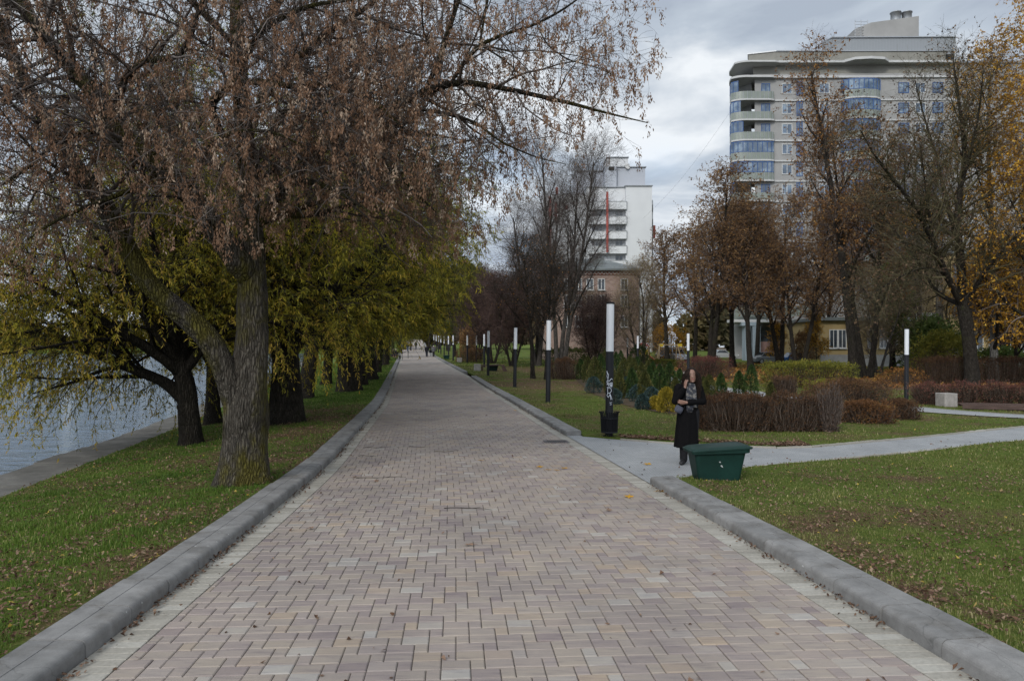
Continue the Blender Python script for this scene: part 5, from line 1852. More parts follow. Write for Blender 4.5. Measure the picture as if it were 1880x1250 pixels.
shrub('round_shrub', 'clipped dark rounded shrub beside the rust brown one, next to the grey path', 'shrub', 1630, 1686, 771, 733, (m_tw_hedge, m_lf_hedge), 1.1, 0.55, 1200, 4200, 0.05, 0.03, (0.0, 0.8), 7)
shrub('clipped_hedge', 'broad brown hedge mound behind the vase shaped shrub', 'hedge', 1500, 1642, 752, 697, (m_tw_hedge, m_lf_hedge), 2.4, 0.5, 2600, 7000, 0.06, 0.035, (0.1, 1), 8, 'brown hedges')
shrub('clipped_hedge', 'yellow green clipped hedge block on the middle lawn', 'hedge', 1412, 1570, 713, 664, (m_tw_hedge, m_lf_lime), 2.4, 0.85, 1200, 9500, 0.085, 0.055, (0.1, 0.9), 9)
shrub('clipped_hedge', 'low yellowish hedge in front of the yellow green hedge block', 'hedge', 1488, 1565, 724, 697, (m_tw_hedge, m_lf_lime), 1.6, 0.6, 700, 4000, 0.07, 0.045, (0.3, 1), 10)
shrub('clipped_hedge', 'small brown twiggy hedge block in front of the yellow green hedge', 'hedge', 1424, 1462, 728, 690, HB, 1.1, 0.85, 1200, 1600, 0.055, 0.03, (0.1, 0.9), 11, 'brown hedges')
shrub('round_shrub', 'reddish brown shrub just behind the woman at the lamppost', 'shrub', 1250, 1345, 694, 655, (m_tw_hedge, m_lf_red), 2.4, 0.6, 1400, 4200, 0.08, 0.05, (0, 0.8), 12, loose=0.05)
shrub('round_shrub', 'brown round shrub at the left end of the conifer bed', 'shrub', 1012, 1062, 697, 657, HB, 1.6, 0.5, 1300, 3000, 0.06, 0.04, (0.1, 0.9), 13)
shrub('clipped_hedge', 'low green and brown hedge in front of the playground', 'hedge', 1190, 1252, 675, 660, (m_tw_hedge, m_lf_lime), 2.5, 0.8, 500, 3000, 0.12, 0.08, (0.0, 0.5), 14)
shrub('clipped_hedge', 'long dark hedge far back in front of the bare grey trees', 'hedge', 985, 1110, 662, 640, (m_tw_hedge, m_lf_thuja2), 3.0, 0.8, 500, 4500, 0.16, 0.10, (0.0, 0.7), 15, Y=72)
RH = [(1676, 1742, 746), (1740, 1806, 748), (1804, 1872, 750), (1868, 1945, 752)]
for k, (a_, b_, yb) in enumerate(RH):
    shrub('low_hedge', ('reddish low hedge left of the concrete block seat', 'reddish low hedge right behind the concrete block seat', 'reddish low hedge behind the start of the long plank bench', 'reddish low hedge at the picture edge behind the plank bench')[k], 'hedge',
          a_, b_, yb - 2, 703, (m_tw_hedge, m_lf_red), 0.9, 0.8, 1300, 1500, 0.055, 0.035, (0.1, 1.0), 20 + k, 'reddish hedges', vase=0.25, top=0.09, loose=0.03, lean=0.5)
DH = [(1690, 1800), (1796, 1900)]
for k, (a_, b_) in enumerate(DH):
    shrub('tall_hedge', ('dark brown tall hedge left of the broad dark tree trunk', 'dark brown tall hedge right of the broad dark tree trunk')[k], 'hedge', a_, b_, 706, 655, HB, 2.0, 0.85, 1500, 5000, 0.08, 0.05, (0, 0.45), 30 + k, 'brown hedges')
shrub('leafy_shrub', 'large dark green shrub wrapped round the poplar foot', 'shrub', 1672, 1758, 676, 585, (m_tw_hedge, m_leaf_green), 4.5, 0.2, 500, 6500, 0.22, 0.15, (0.05, 0.7), 33, None, lean=0.3, Y=62)
shrub('leafy_shrub', 'yellow green shrub in front of the dark green one', 'shrub', 1696, 1790, 690, 610, (m_tw_hedge, m_lf_lime), 3.5, 0.2, 500, 5500, 0.18, 0.12, (0.2, 0.9), 34, None, lean=0.3, Y=54)
shrub('leafy_shrub', 'dark green shrub under the golden birch', 'shrub', 1800, 1895, 690, 640, (m_tw_hedge, m_leaf_green), 3.0, 0.3, 500, 4500, 0.18, 0.12, (0.1, 0.8), 35, None, lean=0.3, Y=55)
shrub('leafy_shrub', 'small orange leafed shrub beside the right lamppost', 'shrub', 1630, 1700, 702, 676, (m_tw_hedge, m_leaf_orange), 2.5, 0.3, 400, 900, 0.10, 0.07, (0, 1), 36, None, Y=44)
shrub('leafy_shrub', 'rust red shrub against the entrance wall right of the blue car', 'shrub', 1462, 1500, 662, 610, (m_tw_hedge, m_leaf_rust), 3.5, 0.2, 500, 2600, 0.2, 0.13, (0, 0.7), 37, None, Y=80)
shrub('leafy_shrub', 'yellow orange shrub behind the swing frame', 'shrub', 1190, 1262, 655, 596, (m_tw_hedge, m_leaf_gold), 4.5, 0.1, 600, 3200, 0.2, 0.13, (0, 0.45), 38, None, Y=96)
shrub('leafy_shrub', 'orange brown shrub between the far lampposts and the purple trees', 'shrub', 845, 872, 664, 600, (m_tw_hedge, m_leaf_rust), 3.0, 0.1, 500, 2600, 0.18, 0.12, (0.2, 1), 39, None, Y=84)
shrub('leafy_shrub', 'dark green spruce like shrub by the playground tower', 'shrub', 1158, 1192, 672, 632, (m_tw_hedge, m_lf_thuja), 2.2, 0.0, 300, 2500, 0.14, 0.06, (0, 0.8), 40, None, lean=0.2, Y=70)
shrub('leafy_shrub', 'brown orange shrub under the far lampposts', 'shrub', 838, 900, 668, 640, (m_tw_hedge, m_leaf_rust), 3.0, 0.5, 600, 2200, 0.12, 0.08, (0, 0.8), 41, None, Y=80)


def conifer(w, h, lvm, seed, n=1900, shape=0.75, lsz=0.075, lw=0.028):
    g = np.random.default_rng(seed)
    mb = MB()
    mb.tubes([([(0, 0, -0.05), (0, 0, h * 0.5), (0, 0, h * 0.95)], [0.03, 0.02, 0.006])], 5, 0)
    t = g.random(n) ** 0.8
    prof = np.sin(np.clip(t * 0.93 + 0.07, 0, 1) * math.pi) ** shape * (1 - 0.35 * t)
    prof = np.where(t < 0.25, np.maximum(prof, 0.72 + 0.5 * t), prof)
    a = g.uniform(0, 6.283, n)
    r = prof * w / 2 * (0.55 + 0.5 * g.random(n) ** 0.5) * (1 + 0.14 * np.sin(a * 3 + t * 9 + seed) + 0.1 * np.sin(a * 7 - t * 17))
    p = np.stack([r * np.cos(a), r * np.sin(a), t * h], 1)
    d = np.stack([np.cos(a) * 0.45, np.sin(a) * 0.45, np.full(n, 0.9)], 1) + g.normal(0, 0.33, (n, 3))
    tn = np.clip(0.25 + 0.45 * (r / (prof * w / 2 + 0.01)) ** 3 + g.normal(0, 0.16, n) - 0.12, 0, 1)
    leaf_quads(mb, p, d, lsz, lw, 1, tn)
    return mb.build('conifer', [m_bark_dark, lvm])


GC = 'small conifers of the planted bed'
CON = [  # px, foot y, top y, width px, kind
    (1066, 697, 664, 17, 'g'), (1079, 703, 660, 18, 'o'), (1092, 712, 662, 22, 'o'), (1103, 712, 658, 20, 'g'), (1090, 722, 690, 24, 'b'),
    (1131, 712, 655, 20, 'g'), (1146, 716, 664, 22, 'o'), (1150, 728, 690, 20, 'b'), (1163, 718, 665, 22, 'o'), (1172, 738, 704, 30, 'b'),
    (1160, 732, 684, 20, 'g'), (1178, 722, 672, 18, 'o'), (1184, 742, 688, 22, 'o'), (1196, 745, 708, 24, 'b'), (1192, 728, 680, 16, 'g'),
    (1211, 736, 678, 24, 'g'), (1230, 736, 674, 24, 'g'), (1204, 752, 727, 22, 'y'), (1224, 757, 710, 30, 'y'), (1240, 742, 700, 16, 'o'),
    (1292, 728, 697, 15, 'o'), (1302, 730, 694, 20, 'o'), (1324, 728, 691, 15, 'g'), (1357, 726, 687, 19, 'g'), (1379, 728, 677, 22, 'g'), (1415, 735, 707, 14, 'o'),
       (1072, 690, 655, 15, 'o'), (1112, 702, 648, 19, 'o'), (1120, 722, 676, 22, 'o'), (1137, 732, 690, 20, 'o'), (1140, 704, 652, 18, 'g'), (1156, 706, 660, 18, 'o'), (1170, 710, 662, 17, 'g'), (1190, 714, 668, 18, 'o'), (1199, 722, 672, 17, 'g'), (1220, 724, 676, 18, 'o'), (1248, 728, 684, 17, 'g'), (1128, 742, 712, 22, 'b'), (1180, 752, 722, 20, 'b')]
CM = {'g': m_lf_thuja, 'o': m_lf_thuja2, 'b': m_lf_blue, 'y': m_lf_gold}
CW = {'g': 'dark green upright', 'o': 'olive green feathery', 'b': 'low blue grey', 'y': 'golden yellow'}
CWHERE = ['at the left tip of the bed, beside the brown round shrub', 'second from the left tip of the bed', 'just left of the graffiti lamppost', 'half hidden behind the graffiti lamppost, on its left',
          'spreading at the bed edge left of the graffiti lamppost', 'just right of the graffiti lamppost, tallest there', 'behind the blue grey one right of the graffiti lamppost', 'in the middle of the bed right of the lamppost',
          'in the back row between lamppost and woman', 'widest of its kind, at the lawn edge', 'behind the widest blue grey one', 'in the back row behind the olive cluster', 'at the lawn edge beside the widest blue grey one',
          'at the lawn edge left of the golden ones', 'in the back row left of the twin dark ones', 'left one of the tall twin pair beside the woman', 'right one of the tall twin pair beside the woman',
          'smaller one at the front, left of the larger golden one', 'larger one at the front beside the woman', 'tucked against the woman on her left side',
          'just right of the woman behind the brown hedge', 'second to the right of the woman behind the brown hedge', 'slim one alone behind the brown hedge', 'rounded one before the grey footpath gap', 'tallest and broadest behind the brown hedge', 'smallest one by the brown twiggy hedge block',
          'in the back row at the left tip of the bed', 'tallest one directly behind the graffiti lamppost', 'in the front row right behind the lamppost pole', 'in front of the tallest dark one by the lamppost', 'in the back row, second right of the lamppost', 'in the back row, third right of the lamppost',
          'in the back row, fourth right of the lamppost', 'in the back row, fifth right of the lamppost', 'in the back row behind the twin pair', 'peeping out between the tall twin pair', 'in the back row just left of the woman', 'at the lawn edge closest to the lamppost on its right', 'at the lawn edge between the widest one and the golden ones']
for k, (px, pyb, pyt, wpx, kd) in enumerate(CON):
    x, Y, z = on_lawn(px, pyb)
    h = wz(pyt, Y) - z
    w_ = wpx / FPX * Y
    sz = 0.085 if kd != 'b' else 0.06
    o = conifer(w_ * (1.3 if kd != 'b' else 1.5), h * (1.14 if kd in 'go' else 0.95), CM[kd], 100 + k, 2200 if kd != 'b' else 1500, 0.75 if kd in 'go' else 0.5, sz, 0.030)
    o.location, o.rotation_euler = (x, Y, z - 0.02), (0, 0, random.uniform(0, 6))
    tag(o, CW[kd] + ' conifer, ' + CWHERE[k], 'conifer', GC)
# dark soil strip the conifers stand in
BED = [on_lawn(px, py)[:2] for px, py in ((1056, 696), (1085, 722), (1120, 736), (1160, 747), (1205, 757), (1246, 762), (1290, 745), (1420, 745), (1425, 735), (1330, 725), (1240, 715), (1180, 700), (1110, 690))]
sheet('flower_bed', BED, lambda x, y: right_z(x, y) + 0.02, 0.5, m_soil)
# ------------------------------------------------------------------ buildings
m_panel = M_noise('pale_render', [(0.3, (0.215, 0.213, 0.207)), (0.7, (0.27, 0.267, 0.26))], 0.4, 0.85, 0.1, 8, 0.02, 0.2)
m_beige = M_noise('beige_fascia', [(0.3, (0.165, 0.161, 0.142)), (0.7, (0.21, 0.204, 0.182))], 0.5, 0.8, 0.0, 4, 0.02, 0.2)
m_ledge = M_flat('white_ledge', (0.38, 0.38, 0.375), 0.7, 0.2, 0, 0.08, 0.8)
m_parapet = M_noise('grey_green_parapet', [(0.3, (0.13, 0.15, 0.128)), (0.7, (0.185, 0.205, 0.18))], 0.8, 0.35, 0.0, 4, 0.02, 0.5)
m_blue = M_flat('blue_frame', (0.03, 0.075, 0.20), 0.5, 0.4, 0, 0.15, 1.0)
m_glass_b = M_noise('balcony_glass', [(0.35, (0.02, 0.04, 0.07)), (0.5, (0.05, 0.085, 0.135)), (0.68, (0.20, 0.26, 0.32))], 0.55, 0.08, 0.15, 0.6, 0.05, 0.8)
m_glass = M_noise('window_glass', [(0.35, (0.012, 0.016, 0.022)), (0.65, (0.06, 0.075, 0.09))], 0.6, 0.08, 0.12, 0.7, 0.05, 0.7)
m_roofmetal, nt, b, _ = new_mat('ribbed_grey_metal')
wv = nt.nodes.new('ShaderNodeTexWave')
wv.inputs['Scale'].default_value = 1.4
tcq = nt.nodes.new('ShaderNodeTexCoord')
nt.links.new(tcq.outputs['Object'], wv.inputs['Vector'])
nt.links.new(ramp(nt, wv.outputs['Fac'], [(0.0, (0.165, 0.178, 0.19)), (1.0, (0.20, 0.213, 0.226))]), b.inputs['Base Color'])
b.inputs['Roughness'].default_value = 0.5
m_white = M_noise('white_render', [(0.3, (0.47, 0.48, 0.49)), (0.7, (0.53, 0.54, 0.545))], 0.25, 0.85, 0.05, 6, 0.02, 0.2)
m_greyrender = M_noise('blue_grey_render', [(0.3, (0.31, 0.33, 0.365)), (0.7, (0.36, 0.375, 0.41))], 0.25, 0.85, 0.05, 6, 0.02, 0.2)
m_red = M_flat('red_stripe', (0.30, 0.075, 0.062), 0.7, 0.2, 0, 0.15, 0.5)
m_frame_w = M_flat('white_window_frame', (0.45, 0.45, 0.44), 0.5, 0.3)
m_dark = M_flat('dark_recess', (0.03, 0.028, 0.026), 0.8, 0.2)
m_steel = M_flat('galvanised_steel', (0.26, 0.27, 0.28), 0.4, 0.5, 0.6)
m_rust = M_flat('rusty_ladder', (0.12, 0.07, 0.05), 0.7, 0.3)
m_pinkstone = M_noise('pink_brick', [(0.3, (0.20, 0.12, 0.105)), (0.7, (0.30, 0.19, 0.165))], 2.5, 0.85, 0.2, 10, 0.02, 0.2)
m_yellow_wall = M_noise('ochre_render', [(0.25, (0.235, 0.170, 0.078)), (0.5, (0.295, 0.225, 0.112)), (0.75, (0.34, 0.268, 0.145))], 0.35, 0.9, 0.15, 5, 0.02, 0.15)
m_plinth = M_flat('grey_plinth', (0.22, 0.22, 0.215), 0.85, 0.2, 0, 0.2, 1.0)
m_tin = M_noise('grey_green_tin_roof', [(0.3, (0.07, 0.082, 0.082)), (0.7, (0.12, 0.132, 0.13))], 0.6, 0.5, 0.1, 5, 0.02, 0.4)
m_brick, nt, b, _ = new_mat('old_brick')
bk = nt.nodes.new('ShaderNodeTexBrick')
bk.inputs['Scale'].default_value = 2.2
bk.inputs['Color1'].default_value = (0.185, 0.11, 0.085, 1)
bk.inputs['Color2'].default_value = (0.235, 0.165, 0.135, 1)
bk.inputs['Mortar'].default_value = (0.26, 0.22, 0.19, 1)
tcq = nt.nodes.new('ShaderNodeTexCoord')
mpq = nt.nodes.new('ShaderNodeMapping')
mpq.inputs['Rotation'].default_value = (R(90), 0, 0)
nt.links.new(tcq.outputs['Object'], mpq.inputs['Vector'])
nt.links.new(mpq.outputs[0], bk.inputs['Vector'])
nt.links.new(bk.outputs['Color'], b.inputs['Base Color'])
b.inputs['Roughness'].default_value = 0.9
m_redbrick = M_flat('red_brick_frieze', (0.24, 0.085, 0.06), 0.85, 0.2, 0, 0.2, 2.0)


def window(parent, x, y, z, w, h, frame, glass, bars=1, sill=None, dep=0.12):
    """A framed window standing 3 cm proud of its wall (wall face at y), facing -y."""
    f = MB()
    t = 0.09
    f.box((x, y - 0.02, z + h / 2 - t / 2), (w, 0.1, t))
    f.box((x, y - 0.02, z - h / 2 + t / 2), (w, 0.1, t))
    for sx in (-1, 1):
        f.box((x + sx * (w / 2 - t / 2), y - 0.02, z), (t, 0.1, h - 2 * t - 0.004))
    for k in range(bars):
        bx = x - w / 2 + (k + 1) * w / (bars + 1)
        f.box((bx, y - 0.018, z), (t * 0.8, 0.08, h - 2 * t - 0.004))
    o = f.build('window', frame, parent)
    g = MB()
    g.box((x, y - 0.004, z), (w - 2 * t - 0.01, 0.02, h - 2 * t - 0.01))
    g.build('pane', glass, o)
    if sill:
        s = MB()
        s.box((x, y - 0.1, z - h / 2 - 0.05), (w + 0.2, 0.24, 0.07))
        s.build('sill', sill, o)
    return o


# ---- apartment tower with blue glazed balconies (face at Y = 109)
TY, ST = 109.0, 3.0
gt = gz(36, TY) - 0.3
tower = empty('apartment_tower', (wx(1340, TY), TY, gt), 0, 'tall beige apartment tower with rounded blue glazed corner balconies and overhanging roof', 'apartment building')
X = lambda px: wx(px, TY) - tower.location.x
Z = lambda py: wz(py, TY) - gt
Zd = lambda py, d: wz(py, TY + d) - gt
TOPZ = Z(134)
mb = MB()
# main body: corner set back behind the balconies, bays
mb.prism([(X(1388), 0.6), (X(1752), 0.0), (X(1752) + 3, 16), (X(1388) + 5.4, 16)], 0.0, TOPZ)
mb.prism([(X(1366), 5.0), (X(1388) - 0.01, 2.0), (X(1388) + 3, 13), (X(1370) + 3, 13)], 0.0, TOPZ - 0.2)
mb.build('wall', m_panel, tower)
mb = MB()
mb.prism([(X(1752) + 0.02, 1.8), (X(2010), 1.8), (X(2010), 17), (X(1752) + 0.02, 17)], 0.0, Z(108))
mb.build('side_wing', m_panel, tower)


def curve_plan(x0, x1, d, back=3.2, n=9):
    """Balcony outline: straight angled left side, rounded front corner, front returning to the wall."""
    pts = [(x0 + 1.0, back)]
    pts.append((x0 + 0.62, back - 1.2))
    cx_, cy_ = x0 + 2.6, -d + 1.6
    for k in range(n):
        a = R(205 + 65 * k / (n - 1))
        pts.append((cx_ + 2.4 * math.cos(a), cy_ + 1.6 * math.sin(a)))
    pts.append((x1 - 0.8, -d + 0.02))
    pts.append((x1 - 0.2, -d + 0.25))
    pts.append((x1, 0.35))
    return pts


def ribbon(mb, plan, z0, z1, th, mat=0, tint=0.5):
    """Wall of thickness th following an open plan line."""
    p = np.array(plan)
    t = np.gradient(p, axis=0)
    t /= np.linalg.norm(t, axis=1, keepdims=True)
    nrm = np.stack([-t[:, 1], t[:, 0]], 1)
    for k in range(len(p) - 1):
        a, c = p[k], p[k + 1]
        ai, ci = a + nrm[k] * th, c + nrm[k + 1] * th
        mb.prism([tuple(a), tuple(c), tuple(ci), tuple(ai)], z0, z1, mat, tint)


def plan_points(plan, step):
    p = np.array(plan)
    s = np.concatenate([[0], np.cumsum(np.linalg.norm(np.diff(p, axis=0), axis=1))])
    t = np.arange(0, s[-1], step)
    return np.stack([np.interp(t, s, p[:, 0]), np.interp(t, s, p[:, 1])], 1)


def balcony(parent, plan, z, glazed, hp=1.15, htop=2.62):
    """slab > parapet panels, glazing where the owner closed it in."""
    s = MB()
    s.prism(plan + [(plan[-1][0], 4.2), (plan[0][0] + 0.3 * (4.2 - plan[0][1]), 4.2)], z - 0.17, z + 0.05)
    o = s.build('balcony', m_ledge, parent)
    inner = [(x * 1.0, y + 0.07) for x, y in plan]
    q = MB()
    ribbon(q, inner[1:-1], z + 0.052, z + hp, 0.05, 0)
    for x, y in plan_points(inner[1:-1], 0.62):
        q.box((x, y - 0.03, z + hp / 2 + 0.03), (0.05, 0.05, hp), 0, 1)
    q.build('parapet', [m_parapet, m_steel], o)
    if glazed > 0:
        n = max(3, int(len(inner) * glazed))
        seg = inner[:n]
        g = MB()
        ribbon(g, [(x, y + 0.02) for x, y in seg], z + hp + 0.003, z + htop, 0.03, 0)
        for x, y in plan_points(seg, 0.72):
            g.box((x, y - 0.01, z + (hp + htop) / 2), (0.085, 0.085, htop - hp), 0, 1)
        ribbon(g, [(x, y - 0.02) for x, y in seg], z + htop + 0.002, z + htop + 0.12, 0.09, 1)
        ribbon(g, [(x, y - 0.02) for x, y in seg], z + hp + 0.001, z + hp + 0.10, 0.09, 1)
        g.build('glazing', [m_glass_b, m_blue], o)
    return o


LV = [Z(238) + 0.3 - ST * 0 - k * ST for k in range(0, 14)]
LV = [Z(134) - 0.9 - ST * (k + 1) for k in range(14)]
GLZ = [0.5, 0.6, 0.7, 0.97, 0.97, 0.4, 0.6, 0.95, 0.5, 0.7, 0.4, 0.9, 0.5, 0.4]
for k, z in enumerate(LV):
    if z < 3:
        break
    balcony(tower, curve_plan(X(1340), X(1424), 0.2), z, GLZ[k])
    if k < 9:
        bay = [(X(1545), 0.35), (X(1548), -0.5), (X(1560), -1.1), (X(1580), -1.3), (X(1602), -1.1), (X(1614), -0.5), (X(1617), 0.35)]
        balcony(tower, bay, z, 0.99)
        for q, px in enumerate((1447, 1470, 1515, 1660, 1690, 1722)):
            window(tower, X(px), 0.6 - 0.6 * (X(px) - X(1388)) / (X(1752) - X(1388)) - 0.015, z + 1.72, 1.55 if q not in (1,) else 0.9, 1.55 if q != 1 else 2.1, m_blue if q % 2 else m_frame_w, m_glass_b, 1)
        # thin storey ledge between balcony and bay
for k, z in enumerate(LV[:9]):
    s = MB()
    s.box(((X(1424) + X(1545)) / 2, 0.42, z - 0.06), (X(1545) - X(1424) - 0.1, 0.28, 0.22), -0.0124)
    s.build('ledge', m_ledge, tower)
    s = MB()
    s.box(((X(1617) + X(1752)) / 2, 0.12, z - 0.06), (X(1752) - X(1617) - 0.1, 0.28, 0.22), -0.0124)
    s.build('ledge', m_ledge, tower)
# inner wall windows behind the open balconies
for k, z in enumerate(LV[:7]):
    window(tower, X(1408), 0.55, z + 1.35, 1.3, 2.3, m_blue, m_glass_b, 1)
# attic storey, cornice and overhanging canopy
mb = MB()
mb.prism([(X(1386), 0.9), (X(1745), 0.4), (X(1745) + 4, 14), (X(1386) + 4.5, 14)], TOPZ - 0.6, Z(112))
mb.build('attic_wall', m_beige, tower)
mb = MB()
mb.prism(curve_plan(X(1339), X(1426), 0.35, 3.4) + [(X(1426), 4.4), (X(1339) + 1.5, 4.4)], TOPZ - 0.75, TOPZ - 0.45)
mb.prism([(X(1426) + .01, 0.1), (X(1753), -0.25), (X(1753), 2), (X(1426) + .01, 2)], TOPZ - 0.73, TOPZ - 0.4)
mb.build('cornice', m_ledge, tower)
mb = MB()
cp = curve_plan(X(1343), X(1428), 1.1, 4.5)
mb.prism(cp + [(X(1428), 5), (X(1343) + 1.6, 5)], Z(119), Z(116))
mb.prism([(X(1428) + .01, -0.4), (X(1757), -0.5), (X(1757), 3), (X(1428) + .01, 3)], Z(117), Z(113))
mb.prism([(X(1548), -0.42), (X(1562), -1.5), (X(1590), -1.8), (X(1615), -1.5), (X(1630), -0.42)], Z(116.5), Z(112))
mb.build('canopy', m_ledge, tower)
mb = MB()
mb.prism([(X(1378), 1.0), (X(1424), -0.1), (X(1735), -0.2), (X(1735) + 4, 14), (X(1378) + 4.5, 14)], Z(113) + 0.003, Z(96))
mb.build('roof_fascia', m_beige, tower)
mb = MB()
mb.prism([(X(1376), 0.9), (X(1424), -0.25), (X(1737), -0.35), (X(1737) + 4, 14.2), (X(1376) + 4.5, 14.2)], Z(96) + 0.003, Z(94))
mb.prism([(X(1752), 1.6), (X(2012), 1.6), (X(2012), 17.2), (X(1752), 17.2)], Z(108) + 0.003, Z(104))
mb.build('roof_edge', m_steel, tower)
mb = MB()
n0 = [(X(1525), 3.0), (X(1536), 1.4), (X(1762), 1.2), (X(1762) + 5, 12), (X(1525) + 4, 12)]
mb.prism(n0, Z(94) + 0.003, Zd(70, 1.3))
mb.build('plant_room', m_roofmetal, tower)
mb = MB()
mb.prism([(X(1527), 2.9), (X(1535), 1.2), (X(1763), 1.0), (X(1763) + 5, 12.2), (X(1527) + 4, 12.2)], Zd(70, 1.3) + 0.003, Zd(68.2, 1.3))
mb.build('plant_room_roof', m_steel, tower)
mb = MB()
xa, xb, xm = X(1590), X(1702), X(1612)
zb_, z1_, z2_ = Zd(68.2, 1.3) + 0.003, Zd(42, 2.2), Zd(30, 2.2)
v = [(xa, 3.6, zb_), (xm, 2.2, zb_), (xb, 2.2, zb_), (xb, 8, zb_), (xa, 8, zb_), (xa, 3.6, Zd(54, 3.6)), (xm, 2.2, Zd(42, 2.2)), (xb, 2.2, z2_), (xb, 8, z2_), (xa, 8, Zd(54, 3.6))]
mb.add(v, [[0, 1, 6, 5], [1, 2, 7, 6], [2, 3, 8, 7], [4, 0, 5, 9]], [[5, 6, 9], [6, 7, 8], [6, 8, 9]], 0, ngons=[[3, 4, 9, 8]])
mb.build('lift_house', m_panel, tower)
for px in (1660, 1681):
    mb = MB()
    mb.lathe([(0.72, Zd(36, 3.4) - 0.4), (0.72, Zd(25.4, 3.4)), (0.82, Zd(25, 3.4)), (0.82, Zd(23.8, 3.4)), (0.1, Zd(23.4, 3.4))], 18, (X(px) * 1.0 + 0.5, 3.4, 0))
    mb.build('roof_vent', m_steel, tower)
mb = MB()
for dx in (0, 0.9, 1.9):
    mb.tubes([([(X(1586) + dx, 2.8, Zd(68.2, 1.3)), (X(1586) + dx, 2.8, Zd(37, 2.8))], [0.04, 0.04])], 5, 0)
for q in range(6):
    mb.tubes([([(X(1586), 2.8, Zd(66, 2.8) + q * 0.42), (X(1586) + 1.9, 2.8, Zd(66, 2.8) + q * 0.42)], [0.03, 0.03])], 5, 0)
mb.build('roof_ladder', m_steel, tower)
mb = MB()
mb.box((X(1383), 1.9 - 0.35, Z(330)), (0.9, 0.4, 0.75), 0, 0, 0.5, 0.04)
mb.lathe([(0.26, 0), (0.26, 0.03)], 16, (X(1383), 1.3, Z(330)), 1)
mb.build('air_conditioner', [m_ledge, m_dark], tower)
# entrance block at the foot: balcony band, white arched frame, pink brick wall, dark glazing
mb = MB()
mb.box((X(1420), -1.2, Z(590)), (X(1502) - X(1332), 2.6, 0.4))
mb.build('entrance_slab', m_ledge, tower)
mb = MB()
mb.box((X(1420), -2.3, Z(572)), (X(1502) - X(1336), 0.12, 1.6))
for px in range(1340, 1500, 11):
    mb.box((X(px), -2.4, Z(572)), (0.08, 0.06, 1.7), 0, 1)
mb.build('entrance_parapet', [m_parapet, m_steel], tower)
mb = MB()
mb.box((X(1442), 0.3, Z(626)), (X(1502) - X(1388), 0.3, Z(592) - Z(660)))
mb.build('entrance_glazing', m_glass, tower)
mb = MB()
mb.box((X(1430), -0.9, Z(646)), (X(1476) - X(1384), 0.5, Z(626) - Z(664)))
mb.build('brick_wall', m_pinkstone, tower)
mb = MB()
for px in (1358, 1364.5, 1371, 1378):
    mb.box((X(px), -2.2, Z(632)), (0.2 if px < 1377 else 0.9, 1.6, Z(598) - Z(664)))
mb.box((X(1366), -2.2, Z(596)), (X(1384) - X(1353), 1.7, 0.5))
mb.build('entrance_arch', M_flat('pale_blue_panel', (0.22, 0.265, 0.30), 0.6, 0.3), tower)

# ---- white tower block (face at Y = 150)
WY = 150.0
gw = 0.2
wt = empty('white_tower_block', (wx(1060, WY), WY, gw), 0, 'white tower block with balcony tiers and a thin red vertical stripe', 'apartment building')
X = lambda px: wx(px, WY) - wt.location.x
Z = lambda py: wz(py, WY) - gw
mb = MB()
mb.prism([(X(1078), 1.2), (X(1149), 1.2), (X(1149), 0), (X(1197), 0), (X(1197), 14), (X(1078), 14)], 0, Z(342))
mb.prism([(X(1197) + .01, 3), (X(1204), 3), (X(1204), 14), (X(1197) + .01, 14)], 0, Z(362))
mb.prism([(X(1000), 3), (X(1078) - .01, 3), (X(1078) - .01, 15), (X(1000), 15)], 0, Z(352))
mb.build('wall', m_white, wt)
mb = MB()
mb.prism([(X(1112), 0.8), (X(1133), 0.8), (X(1133), 1.6), (X(1187), 1.6), (X(1187), 12), (X(1112), 12)], Z(342) + 0.003, Z(304))
mb.prism([(X(1060), 4), (X(1112) - .01, 4), (X(1112) - .01, 12), (X(1060), 12)], Z(352) + 0.5, Z(306))
mb.build('upper_storey', m_greyrender, wt)
mb = MB()
mb.prism([(X(1118), 2.5), (X(1157), 2.5), (X(1157), 9), (X(1118), 9)], Z(304) + 0.003, Z(284))
mb.build('lift_house', m_white, wt)
mb = MB()
for (a_, b_, y_, zt) in ((1110, 1189, 1.4, 303.4), (1116, 1158, 2.3, 283.4), (1147, 1198, -0.2, 341.3), (1076, 1147.8, 1.0, 341.3), (1058, 1110, 3.8, 305.4)):
    mb.box(((X(a_) + X(b_)) / 2, y_ + 3, Z(zt)), (X(b_) - X(a_), 6.2, 0.16))
mb.build('roof_edge', m_steel, wt)
mb = MB()
mb.box((X(1123.5), 0.74, Z(308)), (1.15, 0.14, 0.75))
mb.build('vent_opening', m_dark, wt)
mb = MB()
mb.lathe([(0.05, 0), (0.5, 0.12), (0.62, 0.3)], 14, (0, 0, 0))
o = mb.build('satellite_dish', m_frame_w, wt)
o.location, o.rotation_euler = (X(1153), 1.5, Z(303)), (R(80), 0, 0.4)
mb = MB()
for dx in (0, 0.6):
    mb.tubes([([(X(1116) + dx, 2.2, Z(300)), (X(1116) + dx, 2.2, Z(279))], [0.05, 0.05])], 5, 0)
for q in range(7):
    mb.tubes([([(X(1116), 2.2, Z(299) + q * 0.34), (X(1116) + 0.6, 2.2, Z(299) + q * 0.34)], [0.04, 0.04])], 5, 0)
for q in range(4):
    xx = X(1104) + q * 0.33
    mb.tubes([([(xx, 2.6, Z(308)), (xx, 2.6, Z(297 - q * 2.5))], [0.04, 0.04])], 5, 0)
mb.build('roof_ladder', m_rust, wt)
